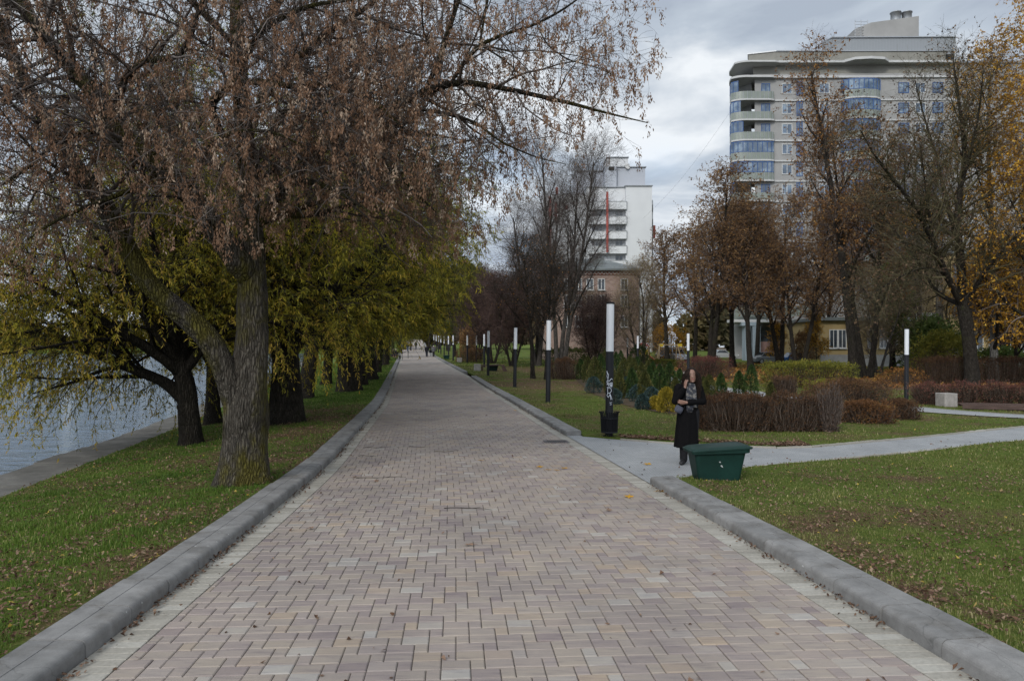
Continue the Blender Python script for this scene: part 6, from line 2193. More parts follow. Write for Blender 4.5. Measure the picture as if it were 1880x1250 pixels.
for k in range(6):
    zt = Z(371) - k * 3.0
    zc = zt + (0 if k == 0 else 0)
    s = MB()
    s.prism([(X(1080), 1.1), (X(1082), -0.2), (X(1149.5), -0.55), (X(1151), 0.0), (X(1151), 0.9), (X(1149), 1.1)], zc - 1.55, zc)
    o = s.build('balcony', m_white, wt)
    s = MB()
    s.prism([(X(1079.6), 1.15), (X(1081.6), -0.3), (X(1149.8), -0.65), (X(1151.4), -0.05), (X(1151.4), 0.9), (X(1149), 1.15)], zc + 0.003, zc + 0.07)
    s.build('handrail', m_steel, o)
    if k < 5:
        window(wt, X(1138), 1.18, zc - 2.35, 1.65, 1.3, m_frame_w, m_glass, 1)
        window(wt, X(1097), 1.18, zc - 2.35, 2.2, 1.3, m_frame_w, m_glass, 2)
mb = MB()
mb.box((X(1114), -0.75, (Z(354) + Z(464)) / 2), (0.42, 0.35, Z(354) - Z(464)))
mb.build('red_stripe', m_red, wt)
for (px, p0, p1) in ((1024, 338, 352), (1011, 356, 466), (1022, 366, 400), (1042, 372, 380)):
    mb = MB()
    mb.box((X(px), 2.9, (Z(p0) + Z(p1)) / 2), (0.5, 0.3, Z(p0) - Z(p1)))
    mb.build('red_stripe', m_red, wt)
mb = MB()
mb.box((X(1205), 4.0, (Z(409) + Z(432)) / 2), (0.9, 1.6, Z(409) - Z(432)))
mb.build('side_bay', [m_red], wt)
for k in range(5):
    window(wt, X(1200.6), 2.985, Z(378) - k * 3, 0.8, 1.7, m_frame_w, m_glass, 0)

# ---- old brick house with hipped tin roof (face at Y = 95)
OY = 95.0
go = gz(10, OY) - 0.2
oh = empty('brick_house', (wx(1010, OY), OY, go), 0, 'old brick house with grey hipped tin roof and red lattice brick frieze', 'house')
X = lambda px: wx(px, OY) - oh.location.x
Z = lambda py: wz(py, OY) - go
mb = MB()
mb.prism([(X(1000), 0), (X(1175), 0), (X(1175), 13), (X(1000), 13)], 0, Z(505))
mb.build('wall', m_brick, oh)
mb = MB()
mb.box(((X(998) + X(1176)) / 2, 0.1, Z(500)), (X(1176) - X(998), 0.5, Z(495) - Z(504)))
for k in range(26):
    xx = X(1004) + k * (X(1172) - X(1004)) / 25
    for sg in (-1, 1):
        mb.tubes([([(xx - 0.24 * sg, -0.18, Z(504)), (xx + 0.24 * sg, -0.18, Z(496.5))], [0.05, 0.05])], 4, 1)
mb.build('frieze', [m_redbrick, M_flat('pale_brick', (0.42, 0.39, 0.36), 0.85, 0.2)], oh)
mb = MB()
ex0, ex1, ez = X(994), X(1179), Z(494.5)
mb.add([(ex0, -0.8, ez), (ex1, -0.8, ez), (ex1, 14, ez), (ex0, 14, ez), (ex0 + 5.5, 6.5, Z(464)), (ex1 - 4.6, 6.5, Z(464)), (ex0, -0.8, ez - 0.2), (ex1, -0.8, ez - 0.2), (ex1, 14, ez - 0.2), (ex0, 14, ez - 0.2)],
       [[0, 1, 5, 4], [2, 3, 4, 5], [6, 7, 1, 0], [7, 8, 2, 1], [9, 6, 0, 3], [6, 9, 8, 7]], [[1, 2, 5], [3, 0, 4]], 0)
rf = mb.build('roof', m_tin, oh)
mb = MB()
for k in range(20):
    xx = ex0 + 0.3 + k * (ex1 - ex0 - 0.6) / 19
    mb.tubes([([(xx, -0.6, ez), (xx, -0.6, ez + 0.45)], [0.02, 0.02])], 4, 0)
mb.tubes([([(ex0, -0.6, ez + 0.45), (ex1, -0.6, ez + 0.45)], [0.025, 0.025])], 4, 0)
mb.build('snow_guard', m_steel, rf)
mb = MB()
mb.box((X(1098), 2.6, Z(478)), (1.9, 2.2, 1.0))
mb.build('dormer', m_tin, rf)
mb = MB()
mb.tubes([([(X(1178), -0.7, Z(496)), (X(1175.5), -0.5, Z(506)), (X(1173.6), -0.18, Z(512)), (X(1173.6), -0.18, 0.2)], [0.07] * 4)], 6, 0)
mb.build('downpipe', m_steel, oh)
for r_, py in enumerate((522, 552, 590)):
    for px in (1042, 1062, 1083, 1104, 1146):
        window(oh, X(px), -0.015, Z(py), 0.95, 1.5, m_frame_w, m_glass, 1, m_ledge)

# ---- ochre house on the right (long face at Y = 82)
YY_ = 82.0
gy_ = gz(45, YY_) - 0.2
yh = empty('ochre_house', (wx(1505, YY_), YY_, gy_), 0, 'ochre rendered house with low wing and white framed windows behind the right trees', 'house')
X = lambda px: wx(px, YY_) - yh.location.x
Z = lambda py: wz(py, YY_) - gy_
mb = MB()
mb.prism([(X(1506), 0), (X(1700), 0), (X(1700), 12), (X(1506), 12)], 0, Z(589))
mb.prism([(X(1700) + .01, -1.5), (X(2040), -1.5), (X(2040), 12), (X(1700) + .01, 12)], 0, Z(470))
mb.build('wall', m_yellow_wall, yh)
mb = MB()
mb.box(((X(1505) + X(1700)) / 2, -0.06, 0.75), (X(1700) - X(1505), 0.16, 1.5))
mb.box(((X(1700) + X(2040)) / 2, -1.56, 0.75), (X(2040) - X(1700), 0.16, 1.5))
mb.build('plinth', m_plinth, yh)
mb = MB()
mb.box(((X(1500) + X(1700)) / 2, 5.8, Z(589) + 0.2), (X(1700) - X(1500), 12.8, 0.35))
mb.box(((X(1698) + X(2044)) / 2, 5.2, Z(470) + 0.25), (X(2044) - X(1698), 14.2, 0.45))
mb.build('roof', m_tin, yh)
mb = MB()
mb.box((X(1676), -0.9, Z(583)), (X(1702) - X(1650), 1.7, 0.9))
mb.build('porch_roof', m_plinth, yh)
for px in (1530, 1546, 1570, 1600, 1622, 1640):
    window(yh, X(px), -0.015, Z(622), 0.95, 2.1, m_frame_w, m_glass, 1, m_ledge)
window(yh, X(1671), -0.015, Z(622), 1.3, 2.3, m_frame_w, m_dark, 1, m_ledge)
for px in (1745, 1778, 1810, 1838, 1868, 1900):
    for py in (563, 628, 505):
        window(yh, X(px), -1.515, Z(py), 1.35, 2.1, m_frame_w if py > 600 else m_rust, m_glass, 1, m_ledge)

# thin cable from the tower down to the left
mb = MB()
p0, p1 = np.array(at(1341, 205, 112.0)), np.array(at(1180, 402, 140.0))
pts = [tuple(p0 + (p1 - p0) * t + np.array([0, 0, -1.2 * math.sin(math.pi * t)])) for t in np.linspace(0, 1, 14)]
mb.tubes([(pts, [0.013] * 14)], 4, 0)
tag(mb.build('overhead_cable', m_dark), 'thin overhead cable slanting down from the beige tower across the sky', 'cable')
# ------------------------------------------------------------------ lampposts
m_black = M_flat('black_lacquer', (0.007, 0.0075, 0.0095), 0.6, 0.18, 0, 0.2, 4)
m_lampwhite = M_flat('frosted_lamp_white', (0.56, 0.575, 0.60), 0.35, 0.4, 0, 0.03, 2)
m_chalk = M_flat('graffiti_paint', (0.55, 0.58, 0.64), 0.7, 0.2, 0, 0.1, 20)


def make_lamp():
    root = empty('street_lamp', (0, 0, 0))
    mb = MB()
    mb.lathe([(0.15, -0.1), (0.15, 0.012), (0.09, 0.014), (0.087, 0.02), (0.087, 1.905), (0.074, 1.91)], 24)
    mb.build('pole', m_black, root)
    mb = MB()
    mb.lathe([(0.0855, 1.905), (0.0855, 2.975)], 24)
    mb.build('lamp_tube', m_lampwhite, root)
    mb = MB()
    mb.lathe([(0.093, 2.972), (0.093, 3.005), (0.085, 3.012)], 24)
    mb.build('cap', m_black, root)
    return root


lamp = make_lamp()
GLP = 'black and white lampposts'
LAMPS = [
    (1118, 16.55, 'graffiti tagged lamppost with a black litter basket at its foot', 0.011),
    (1006, 26.6, 'second lamppost along the right kerb, next after the graffiti tagged one', 0.012),
    (945, 36.8, 'third lamppost along the right kerb after the graffiti tagged one', 0.016),
    (896, 48.8, 'fourth lamppost along the right kerb, just before the far bench', 0.012),
    (889, 67.0, 'lamppost behind the far bench, nearly in line with the fourth one', 0.0),
    (875, 80.0, 'lamppost against the orange brown shrub, first beyond the far bench', 0.0),
    (858, 79.0, 'lamppost at the left edge of the orange brown shrub', 0.0),
    (832, 86.0, 'nearest of the far file of lampposts along the path bend', 0.0),
    (823.5, 95.0, 'lamppost of the far file next to the tiny green bin', 0.0),
    (815.4, 110.0, 'lamppost third in the far file along the path bend', 0.0),
    (809.4, 120.0, 'lamppost fourth in the far file along the path bend', 0.0),
    (805.0, 128.0, 'lamppost fifth in the far file along the path bend', 0.0),
    (801.0, 138.0, 'lamppost sixth in the far file along the path bend', 0.0),
    (796.5, 149.0, 'farthest lamppost of the file, beside the walking couple', 0.0),
    (1263.5, 46.0, 'lamppost right behind the woman in black', 0.0),
    (1171, 63.0, 'lamppost left of the playground, taller looking of the pair there', 0.0),
    (1152, 78.6, 'lamppost close behind the graffiti tagged one, right of its white tube', 0.0),
    (1160.5, 112.0, 'small distant lamppost between the two playground ones', 0.0),
    (1191.5, 116.0, 'small distant lamppost beside the play tower', 0.0),
    (1664, 30.9, 'lamppost on the right lawn beside the grey path and round shrubs', 0.006),
    (1462, 84.0, 'distant lamppost in front of the blue car', 0.0)]
for k, (px, Y, lab, tl) in enumerate(LAMPS):
    x = wx(px, Y)
    z = gz(x, Y)
    if k == 0:
        r = lamp
        r.location = (x, Y, z)
    else:
        r = dup(lamp, (x, Y, z), 0.0)
    r.rotation_euler = (0, tl, 0)
    tag(r, lab, 'lamppost', GLP)
# scrawled tag on the first lamppost, bent round the pole
mb = MB()
STROKES = [[(-.5, 1.0), (-.42, .93), (-.5, .86), (-.36, .80)], [(-.55, .70), (-.35, .77), (-.1, .72), (.3, .80), (.5, .77)], [(-.4, .74), (-.45, .62), (-.2, .70), (-.15, .60), (.1, .70), (.15, .59), (.35, .66), (.4, .56)],
           [(-.5, .56), (.45, .60)], [(-.35, .55), (-.3, .40), (-.45, .36)], [(-.3, .54), (.2, .55), (.35, .48), (.1, .42), (-.25, .41)], [(.0, .42), (.2, .36), (.5, .24)], [(-.5, .36), (-.2, .30), (.1, .38), (.25, .24)],
           [(.05, .16), (.45, .17)], [(.1, .11), (.4, .12)], [(-.55, .98), (-.2, .90), (-.3, .78)], [(.1, .66), (.45, .70), (.5, .60), (.15, .62)]]
for st in STROKES:
    p = np.array(st)
    t = np.linspace(0, len(p) - 1, (len(p) - 1) * 5 + 1)
    u, v_ = np.interp(t, np.arange(len(p)), p[:, 0]), np.interp(t, np.arange(len(p)), p[:, 1])
    th = -math.pi / 2 - 0.12 + u * 1.5
    pts = [(0.0872 * math.cos(a), 0.0872 * math.sin(a), 0.62 + q * 0.85) for a, q in zip(th, v_)]
    mb.tubes([(pts, [0.0062] * len(pts))], 5, 0)
mb.build('graffiti', m_chalk, lamp)
# slatted litter basket strapped round that lamppost
lx, ly, lz = lamp.location
bk_ = empty('litter_basket', (lx, ly - 0.06, lz), 0, 'black slatted metal litter basket with flared rim at the foot of the graffiti lamppost', 'litter bin')
mb = MB()
for k in range(30):
    a = 6.283 * k / 30
    c, s_ = math.cos(a), math.sin(a)
    mb.tubes([([(c * .175, s_ * .175, 0.09), (c * .19, s_ * .19, 0.47), (c * .20, s_ * .20, 0.53), (c * .235, s_ * .235, 0.555)], [0.011] * 4)], 4, 0)
mb.build('slats', m_black, bk_)
for rr, z0, z1 in ((.178, .09, .12), (.187, .40, .43)):
    mb = MB()
    mb.lathe([(rr + .008, z0), (rr + .008, z1), (rr - .006, z1), (rr - .006, z0)], 30)
    mb.build('hoop', m_black, bk_)
mb = MB()
mb.lathe([(.155, .10), (.168, .44), (.160, .44), (.148, .11)], 30)
mb.build('liner', m_black, bk_)

# ------------------------------------------------------------------ green grit bin
m_green = M_noise('green_plastic', [(0.3, (0.003, 0.016, 0.012)), (0.55, (0.004, 0.024, 0.019)), (0.75, (0.007, 0.034, 0.027))], 2.2, 0.55, 0.06, 30, 0.004, 0.25, speck=(30, 0.9, 1.05))
m_sticker = M_flat('torn_sticker', (0.30, 0.32, 0.32), 0.8, 0.2)


def rrect(w, d, r, z, n=5, ox=0, oy=0, tilt=0.0):
    pts = []
    for cx_, cy_, a0 in ((w / 2 - r, d / 2 - r, 0), (-w / 2 + r, d / 2 - r, 90), (-w / 2 + r, -d / 2 + r, 180), (w / 2 - r, -d / 2 + r, 270)):
        for k in range(n):
            a = R(a0 + 90 * k / (n - 1))
            x, y = cx_ + r * math.cos(a), cy_ + r * math.sin(a)
            pts.append((x + ox, y + oy, z + tilt * x))
    return pts


def make_bin():
    root = empty('grit_bin', (0, 0, 0))
    mb = MB()
    mb.loft([rrect(.60, .44, .05, 0.0), rrect(.61, .45, .06, .012), rrect(.755, .60, .06, .44), rrect(.76, .605, .06, .445)], 0, 0.5, False)
    mb.loft([rrect(.80, .65, .07, .405, tilt=0.02), rrect(.84, .69, .07, .41, tilt=0.02), rrect(.85, .70, .07, .455, tilt=0.03), rrect(.83, .68, .07, .462, tilt=0.03)], 0, 0.5, False)
    # pressed ribs on the front panel
    for sx in (-.17, .17):
        mb.loft([[(sx - .10, -.222, .03), (sx + .10, -.222, .03), (sx + .10, -.20, .03), (sx - .10, -.20, .03)], [(sx - .13, -.295, .39), (sx + .13, -.295, .39), (sx + .13, -.27, .39), (sx - .13, -.27, .39)]], 0, 0.5, False)
    mb.build('body', m_green, root)
    mb = MB()
    rows = []
    for z, k in ((.466, 0.0), (.490, 0.012), (.515, 0.05), (.535, 0.12), (.548, 0.24), (.552, 0.40)):
        rows.append(rrect(.87 - k, .70 - k * .9, .08, .466 + (z - .466) * .55, ox=0.015, tilt=0.06))
    mb.loft(rows, 0, 0.5, True)
    mb.loft([rrect(.88, .715, .08, .450, ox=.015, tilt=0.055), rrect(.895, .73, .085, .454, ox=.015, tilt=0.055), rrect(.895, .73, .085, .474, ox=.015, tilt=0.06), rrect(.87, .70, .08, .479, ox=.015, tilt=0.06)], 0, 0.5, False)
    mb.build('lid', m_green, root)
    return root


gb = make_bin()
x, Y, z = on_lawn(1322, 883)
gb.location = (x, Y + 0.22, gz(x, Y + 0.2) - 0.01)
gb.rotation_euler = (0, 0, 0.06)
gb.scale = (1.02, 0.76, 1.0)
tag(gb, 'dark green grit bin with rounded lid and torn sticker, on the grass corner', 'grit bin', 'green grit bins')
mb = MB()
mb.add([(-.012, -.272, .235), (.012, -.268, .21), (.03, -.266, .205), (.012, -.273, .245)], [[0, 1, 2, 3]], None, 0)
mb.add([(-.03, -.277, .28), (-.005, -.276, .275), (-.008, -.279, .292), (-.028, -.2795, .298)], [[0, 1, 2, 3]], None, 0)
x2, Y2 = wx(905, 58.0), 58.0
gb2 = dup(gb, (x2, Y2, gz(x2, Y2)), 0.2, None, 'small looking green grit bin beside the far bench and fourth lamppost')
x2, Y2 = wx(819.5, 93.0), 93.0
dup(gb, (x2, Y2, gz(x2, Y2)), 0.1, None, 'tiny distant green grit bin in the far file of lampposts')
st = mb.build('sticker', m_sticker, gb)
st.location = (0, -0.0285, 0)

# ------------------------------------------------------------------ drain grate in the paving
m_iron = M_noise('cast_iron', [(0.3, (0.035, 0.03, 0.032)), (0.7, (0.085, 0.072, 0.075))], 12, 0.6, 0.3, 60, 0.01, 0.4)
dx_, dY = wx(1021, 15.85), 15.85
dg = empty('drain_grate', (dx_, dY, float(zp(dY))), 0.1, 'dark iron drain grate set in the paving near the right edging', 'drain')
mb = MB()
for c, s_ in (((0, -.19, .004), (.52, .05, .012)), ((0, .19, .004), (.52, .05, .012)), ((-.235, 0, .004), (.05, .33, .012)), ((.235, 0, .004), (.05, .33, .012))):
    mb.box(c, s_)
mb.build('frame', m_iron, dg)
mb = MB()
for k in range(10):
    mb.box((-.19 + k * .042, 0, .003), (.022, .328, .010))
mb.box((0, 0, .0005), (.42, .328, .003), 0, 1)
mb.build('bars', [m_iron, m_dark], dg)

# ------------------------------------------------------------------ benches and concrete blocks
m_conc = M_noise('speckled_concrete', [(0.3, (0.20, 0.185, 0.17)), (0.7, (0.31, 0.29, 0.27))], 6, 0.9, 0.3, 60, 0.01, 0.2, speck=(70, 0.75, 1.12))
m_plank = M_noise('dark_stained_wood', [(0.3, (0.030, 0.018, 0.014)), (0.7, (0.085, 0.052, 0.042))], 2, 0.6, 0.4, 14, 0.01, 0.3, (1, 12, 12))


def block(px, pyb, w_, h_, label, Y=None, rz=0.0):
    if Y is None:
        x, Y, z = on_lawn(px, pyb)
    else:
        x = wx(px, Y)
        z = gz(x, Y)
    mb = MB()
    mb.box((0, 0, h_ / 2 - 0.02), (w_, w_, h_ + 0.04), 0, 0, 0.5, 0.015)
    o = mb.build('concrete_block', m_conc, None, (x, Y + w_ / 2, z))
    o.rotation_euler = (0, 0, rz)
    return tag(o, label, 'block')


block(1745, 747, 0.52, 0.50, 'square speckled concrete block beside the grey footpath in front of the reddish hedge', rz=0.12)
bx_, bY, bz = on_lawn(1775, 752)
bn = empty('bench', (bx_ + 2.0, bY - 0.1, bz), -0.26, 'long low dark plank bench running out of the picture by the reddish hedge', 'bench')
mb = MB()
for k in range(5):
    mb.box((0, -.2 + k * .105, .14 + k * .012), (4.1, .097, .035), 0, 0, random.random())
mb.build('seat', m_plank, bn)
mb = MB()
mb.box((0, -.26, .08), (4.1, .03, .13))
mb.build('front_board', m_plank, bn)
for sx in (-1.7, 0, 1.7):
    mb = MB()
    mb.box((sx, 0.02, .05), (.12, .42, .17))
    mb.build('leg', m_black, bn)

block(876, 680, 0.52, 0.52, 'concrete block at the left end of the far bench by the kerb', Y=57)
block(843.5, 662, 0.55, 0.5, 'small far concrete block at the path bend', Y=80)
Yb = 57.6
bn2 = empty('bench', (wx(904, Yb), Yb, gz(wx(904, Yb), Yb)), 0.0, 'far dark bench with slanting end beside the path and green bin', 'bench')
mb = MB()
mb.box((0, 0, .47), (1.9, .5, .07))
mb.build('seat', m_plank, bn2)
mb = MB()
mb.loft([[(.86, -.25, 0), (1.16, -.25, 0), (1.16, .25, 0), (.86, .25, 0)], [(.70, -.25, .43), (.97, -.25, .43), (.97, .25, .43), (.70, .25, .43)]], 0, .5, False)
mb.build('leg', m_plank, bn2)
mb = MB()
mb.box((-.8, 0, .215), (.12, .45, .43))
mb.build('leg', m_plank, bn2)
Yb = 64.0
bn3 = empty('bench', (wx(1172, Yb), Yb, gz(wx(1172, Yb), Yb)), 0.05, 'dark bench with curved grey end behind the conifer bed', 'bench')
mb = MB()
mb.box((.9, 0, .42), (3.4, .5, .07))
mb.build('seat', m_plank, bn3)
mb = MB()
prof = [(-.95, 0), (-.95, .3), (-.85, .46), (-.7, .5), (-.1, .5), (-.1, .42), (-.62, .40), (-.72, .3), (-.75, 0)]
mb.add([(x, y, z) for y in (-.27, .27) for x, z in prof], [[k, (k + 1) % 9, (k + 1) % 9 + 9, k + 9] for k in range(9)], None, 0, ngons=[list(range(9))[::-1], list(range(9, 18))])
mb.build('curved_end', m_conc, bn3)
for sx in (.2, 2.4):
    mb = MB()
    mb.box((sx, 0, .19), (.12, .45, .39))
    mb.build('leg', m_plank, bn3)
block(1142, 668, 0.6, 0.5, 'concrete block left of the curved bench end behind the conifers', Y=63)
Yb = 50.0
bn4 = empty('bench', (wx(1232, Yb), Yb, gz(wx(1232, Yb), Yb)), 0.0, 'dark low bench just left of the woman, behind the conifer bed', 'bench')
mb = MB()
mb.box((0, 0, .42), (1.9, .5, .08))
mb.build('seat', m_plank, bn4)
for sx in (-.75, .75):
    mb = MB()
    mb.box((sx, 0, .19), (.3, .45, .39))
    mb.build('leg', m_conc, bn4)

# ------------------------------------------------------------------ playground
m_wood = M_noise('pale_wood', [(0.3, (0.28, 0.20, 0.12)), (0.7, (0.40, 0.30, 0.19))], 4, 0.7, 0.1, 20, 0.01, 0.2)
m_yel = M_flat('yellow_board', (0.60, 0.42, 0.04), 0.5, 0.3)
m_redp = M_flat('red_board', (0.45, 0.10, 0.09), 0.5, 0.3)
Yp = 84.0
zp0 = gz(wx(1227, Yp), Yp)
sw = empty('swing_frame', (wx(1227, Yp), Yp, zp0), 0.15, 'pale wooden playground swing frame with small yellow triangles', 'swing')
for sx in (-1, 1):
    for sy in (-1, 1):
        mb = MB()
        mb.tubes([([(sx * (1.15 + .28 * (sy < 0)), sy * .75, 0), (sx * 1.05, sy * .06, 2.25)], [.06, .055])], 8, 0)
        mb.build('leg', m_wood, sw)
mb = MB()
mb.tubes([([(-1.3, 0, 2.2), (1.3, 0, 2.2)], [.06, .06])], 8, 0)
mb.build('beam', m_wood, sw)
for sx in (-.9, 1.35):
    mb = MB()
    mb.prism([(sx - .26, -.12), (sx + .26, -.12), (sx + .26, -.09), (sx - .26, -.09)], 2.0, 2.32, 0)
    mb.build('yellow_board', m_yel, sw)
for sx in (-.45, .45):
    mb = MB()
    for o_ in (-.2, .2):
        mb.tubes([([(sx + o_, 0, 2.15), (sx + o_, 0, .5)], [.012, .012])], 4, 0)
    mb.box((sx, 0, .48), (.46, .2, .04))
    mb.build('swing_seat', m_black, sw)
Yp = 92.0
pt = empty('play_tower', (wx(1181, Yp), Yp, gz(wx(1181, Yp), Yp)), 0.3, 'small yellow and red play tower beside the dark spruce shrub', 'play tower')
for sx in (-.45, .45):
    for sy in (-.45, .45):
        mb = MB()
        mb.box((sx, sy, 1.0), (.09, .09, 2.0))
        mb.build('post', m_wood, pt)
mb = MB()
mb.loft([[(-.6, -.6, 2.0), (.6, -.6, 2.0), (.6, .6, 2.0), (-.6, .6, 2.0)], [(-.05, -.05, 2.5), (.05, -.05, 2.5), (.05, .05, 2.5), (-.05, .05, 2.5)]], 0, .5, False)
mb.build('roof', m_redp, pt)
mb = MB()
for sy in (-.48, .48):
    mb.box((0, sy, 1.3), (.8, .03, .5))
mb.box((0, 0, 1.0), (.9, .9, .05))
mb.build('panel', m_yel, pt)
mb = MB()
mb.loft([[(.45, -.3, 1.0), (.45, .3, 1.0), (.45, .3, .94), (.45, -.3, .94)], [(1.7, -.3, .2), (1.7, .3, .2), (1.7, .3, .14), (1.7, -.3, .14)]], 0, .5, False)
mb.build('slide', m_redp, pt)

# ------------------------------------------------------------------ parked cars
m_tyre = M_flat('tyre_rubber', (0.02, 0.02, 0.02), 0.8, 0.2)
m_rim = M_flat('alloy_rim', (0.4, 0.41, 0.42), 0.35, 0.5, 0.7)
m_carglass = M_flat('car_glass', (0.02, 0.025, 0.03), 0.05, 0.7)
m_head = M_flat('headlamp_glass', (0.6, 0.62, 0.65), 0.15, 0.6)


def make_car(paint, L=4.3, W=1.75, H=1.45, van=False):
    root = empty('parked_car', (0, 0, 0))
    if van:
        low = [(-.5, .28), (-.5, .72), (-.47, .95), (-.40, .98), (.20, .98), (.42, .86), (.49, .72), (.5, .28)]
        top = [(-.47, .97), (-.43, 1.0 * H), (.02, 1.0 * H), (.24, .97)]
    else:
        low = [(-.5, .28), (-.5, .66), (-.47, .86), (-.28, .90), (.16, .90), (.40, .80), (.48, .66), (.5, .28)]
        top = [(-.34, .89), (-.20, H), (.02, H), (.19, .89)]
    mb = MB()
    rings = []
    for fy, ins, dz in ((-1, .06, 0.05), (-.96, 0.0, 0.0), (.96, 0.0, 0.0), (1, .06, 0.05)):
        rings.append([(x * L * (1 - ins * .25), fy * W / 2, z - (dz if z > .5 else -dz)) for x, z in low])
    mb.loft(rings, 0, .5, False)
    tr = []
    for fy, ins in ((-.93, 0.0), (-.74, 1.0)):
        tr.append(fy)
    a = [(x * L, z) for x, z in top]
    v = []
    for s_ in (-1, 1):
        for k, (x, z) in enumerate(a):
            v.append((x, s_ * W / 2 * (.95 if k in (0, 3) else .78), z))
    mb.add(v, [[0, 1, 5, 4], [1, 2, 6, 5], [2, 3, 7, 6], [3, 2, 1, 0], [4, 5, 6, 7]], None, 0)
    mb.build('body', paint, root)
    g = MB()
    for s_ in (-1, 1):
        q = []
        for k, (x, z) in enumerate(a):
            cxm, czm = sum(p[0] for p in a) / 4, sum(p[1] for p in a) / 4
            xx, zz2 = cxm + (x - cxm) * .86, czm + (z - czm) * .74
            f = (zz2 - a[0][1]) / (a[1][1] - a[0][1])
            q.append((xx, s_ * (W / 2 * (.95 + (.78 - .95) * f) + .006), zz2))
        g.add(q, [[0, 1, 2, 3]] if s_ < 0 else [[3, 2, 1, 0]], None, 0)
    for (i0, i1, off) in ((2, 3, .008), (0, 1, -.008)):
        q = []
        for (k, s_) in ((i0, -1), (i0, 1), (i1, 1), (i1, -1)):
            x, z = a[k]
            x2_, z2_ = a[i0 + i1 - k]
            x, z = x + (x2_ - x) * .1, z + (z2_ - z) * .1
            q.append((x + off, s_ * W / 2 * (.86 if k in (0, 3) else .72), z + .008))
        g.add(q, [[0, 1, 2, 3]], None, 0)
    g.build('window', m_carglass, root)
    for sx in (-.31, .31):
        for s_ in (-1, 1):
            t = MB()
            v = []
            prof = [(.20, -.10), (.30, -.09), (.315, 0), (.30, .09), (.20, .10)]
            n = 20
            an = np.arange(n) * 2 * math.pi / n
            V = np.array([[(sx * L + r_ * math.cos(q), s_ * (W / 2 - .09) + o_, .315 + r_ * math.sin(q)) for q in an] for r_, o_ in prof])
            t.loft(V, 0, .5, True)
            w_ = t.build('wheel', m_tyre, root)
            t = MB()
            V = np.array([[(sx * L + .20 * math.cos(q), s_ * (W / 2 - .09) + o_, .315 + .20 * math.sin(q)) for q in an] for o_ in (-.105, .105)])
            t.loft(V, 0, .5, False)
            t.build('rim', m_rim, w_)
    for s_ in (-1, 1):
        t = MB()
        t.box((L * .485, s_ * W * .36, .66), (.12, .34, .15), 0, 0, .5, .03)
        t.build('headlight', m_head, root)
    return root


def place_car(paint, px, Y, rz, label, **k):
    r = make_car(paint, **k)
    x = wx(px, Y)
    r.location, r.rotation_euler = (x, Y, gz(x, Y) - .02), (0, 0, rz)
    return tag(r, label, 'car', 'cars parked behind the park')


place_car(M_flat('silver_paint', (0.40, 0.45, 0.52), 0.3, 0.6, .3), 1242, 99.0, -1.45, 'silver blue van parked behind the swing frame, facing the path', L=4.4, H=1.75, van=True)
place_car(M_flat('black_paint', (0.02, 0.02, 0.024), 0.25, 0.6), 1218, 103.0, -1.6, 'black car parked left of the silver blue van')
place_car(M_flat('blue_paint', (0.015, 0.06, 0.16), 0.25, 0.6), 1462, 88.0, 0.05, 'dark blue car parked behind the yellow green hedge block')
place_car(M_flat('grey_paint', (0.10, 0.11, 0.12), 0.3, 0.6), 1412, 91.0, 0.1, 'dark grey low car parked left of the blue one, by the arched entrance')
place_car(M_flat('white_paint', (0.30, 0.31, 0.32), 0.3, 0.5), 1328, 112.0, 0.0, 'pale car far back between the rusty maple trunks')

# small rail by the far left kerb
Yr = 92.0
hr = empty('handrail', (wx(738.5, Yr), Yr, float(zp(Yr))), 0, 'short black handrail at the left edge of the far path', 'handrail')
mb = MB()
mb.tubes([([(0, 0, 0), (0, 0, .95)], [.035, .035])], 6, 0)
mb.build('post', m_black, hr)
mb = MB()
mb.tubes([([(0, 0, .92), (-.1, 6, 1.1)], [.03, .03])], 6, 0)
mb.build('rail', m_black, hr)
mb = MB()
mb.tubes([([(-.1, 6, 0.1), (-.1, 6, 1.13)], [.035, .035])], 6, 0)
mb.build('post', m_black, hr)
# ------------------------------------------------------------------ put the people in place
WYD = 12.75
wxp = wx(1264, WYD)
wzp = float(side_z(wxp, WYD)) + 0.004
woman.location = (wxp, WYD, wzp)
tag(woman, 'woman in long black coat and checked scarf on the grey path, phoning', 'person')
phone.location = (wxp - .050, WYD - .108, wzp + 1.452)
phone.rotation_euler = (R(-14), R(8), R(12))
tag(phone, 'dark phone held against the ear of the woman in black', 'phone')
handbag.location = (wxp - .205, WYD - .165, wzp + .955)
handbag.rotation_euler = (0, R(28), 0.2)
tag(handbag, 'small grey blue bag hanging from the arm of the woman in black', 'bag')
for p_, px, Y, sit, lab, trn in people:
    x = wx(px, Y)
    p_.location = (x, Y, gz(x, Y) - 0.005)
    p_.rotation_euler = (0, 0, trn)
    tag(p_, lab, 'person', 'people far along the path')
Yb = 92.35
bb = empty('bench', (wx(724.5, Yb), Yb, gz(wx(724.5, Yb), Yb)), 0.45, 'dark bench under the two seated people at the far left kerb', 'bench')
mb = MB()
mb.box((0, .05, .41), (1.7, .42, .05))
mb.build('seat', m_plank, bb)
for sx in (-.7, .7):
    mb = MB()
    mb.box((sx, .05, .19), (.1, .4, .39))
    mb.build('leg', m_black, bb)

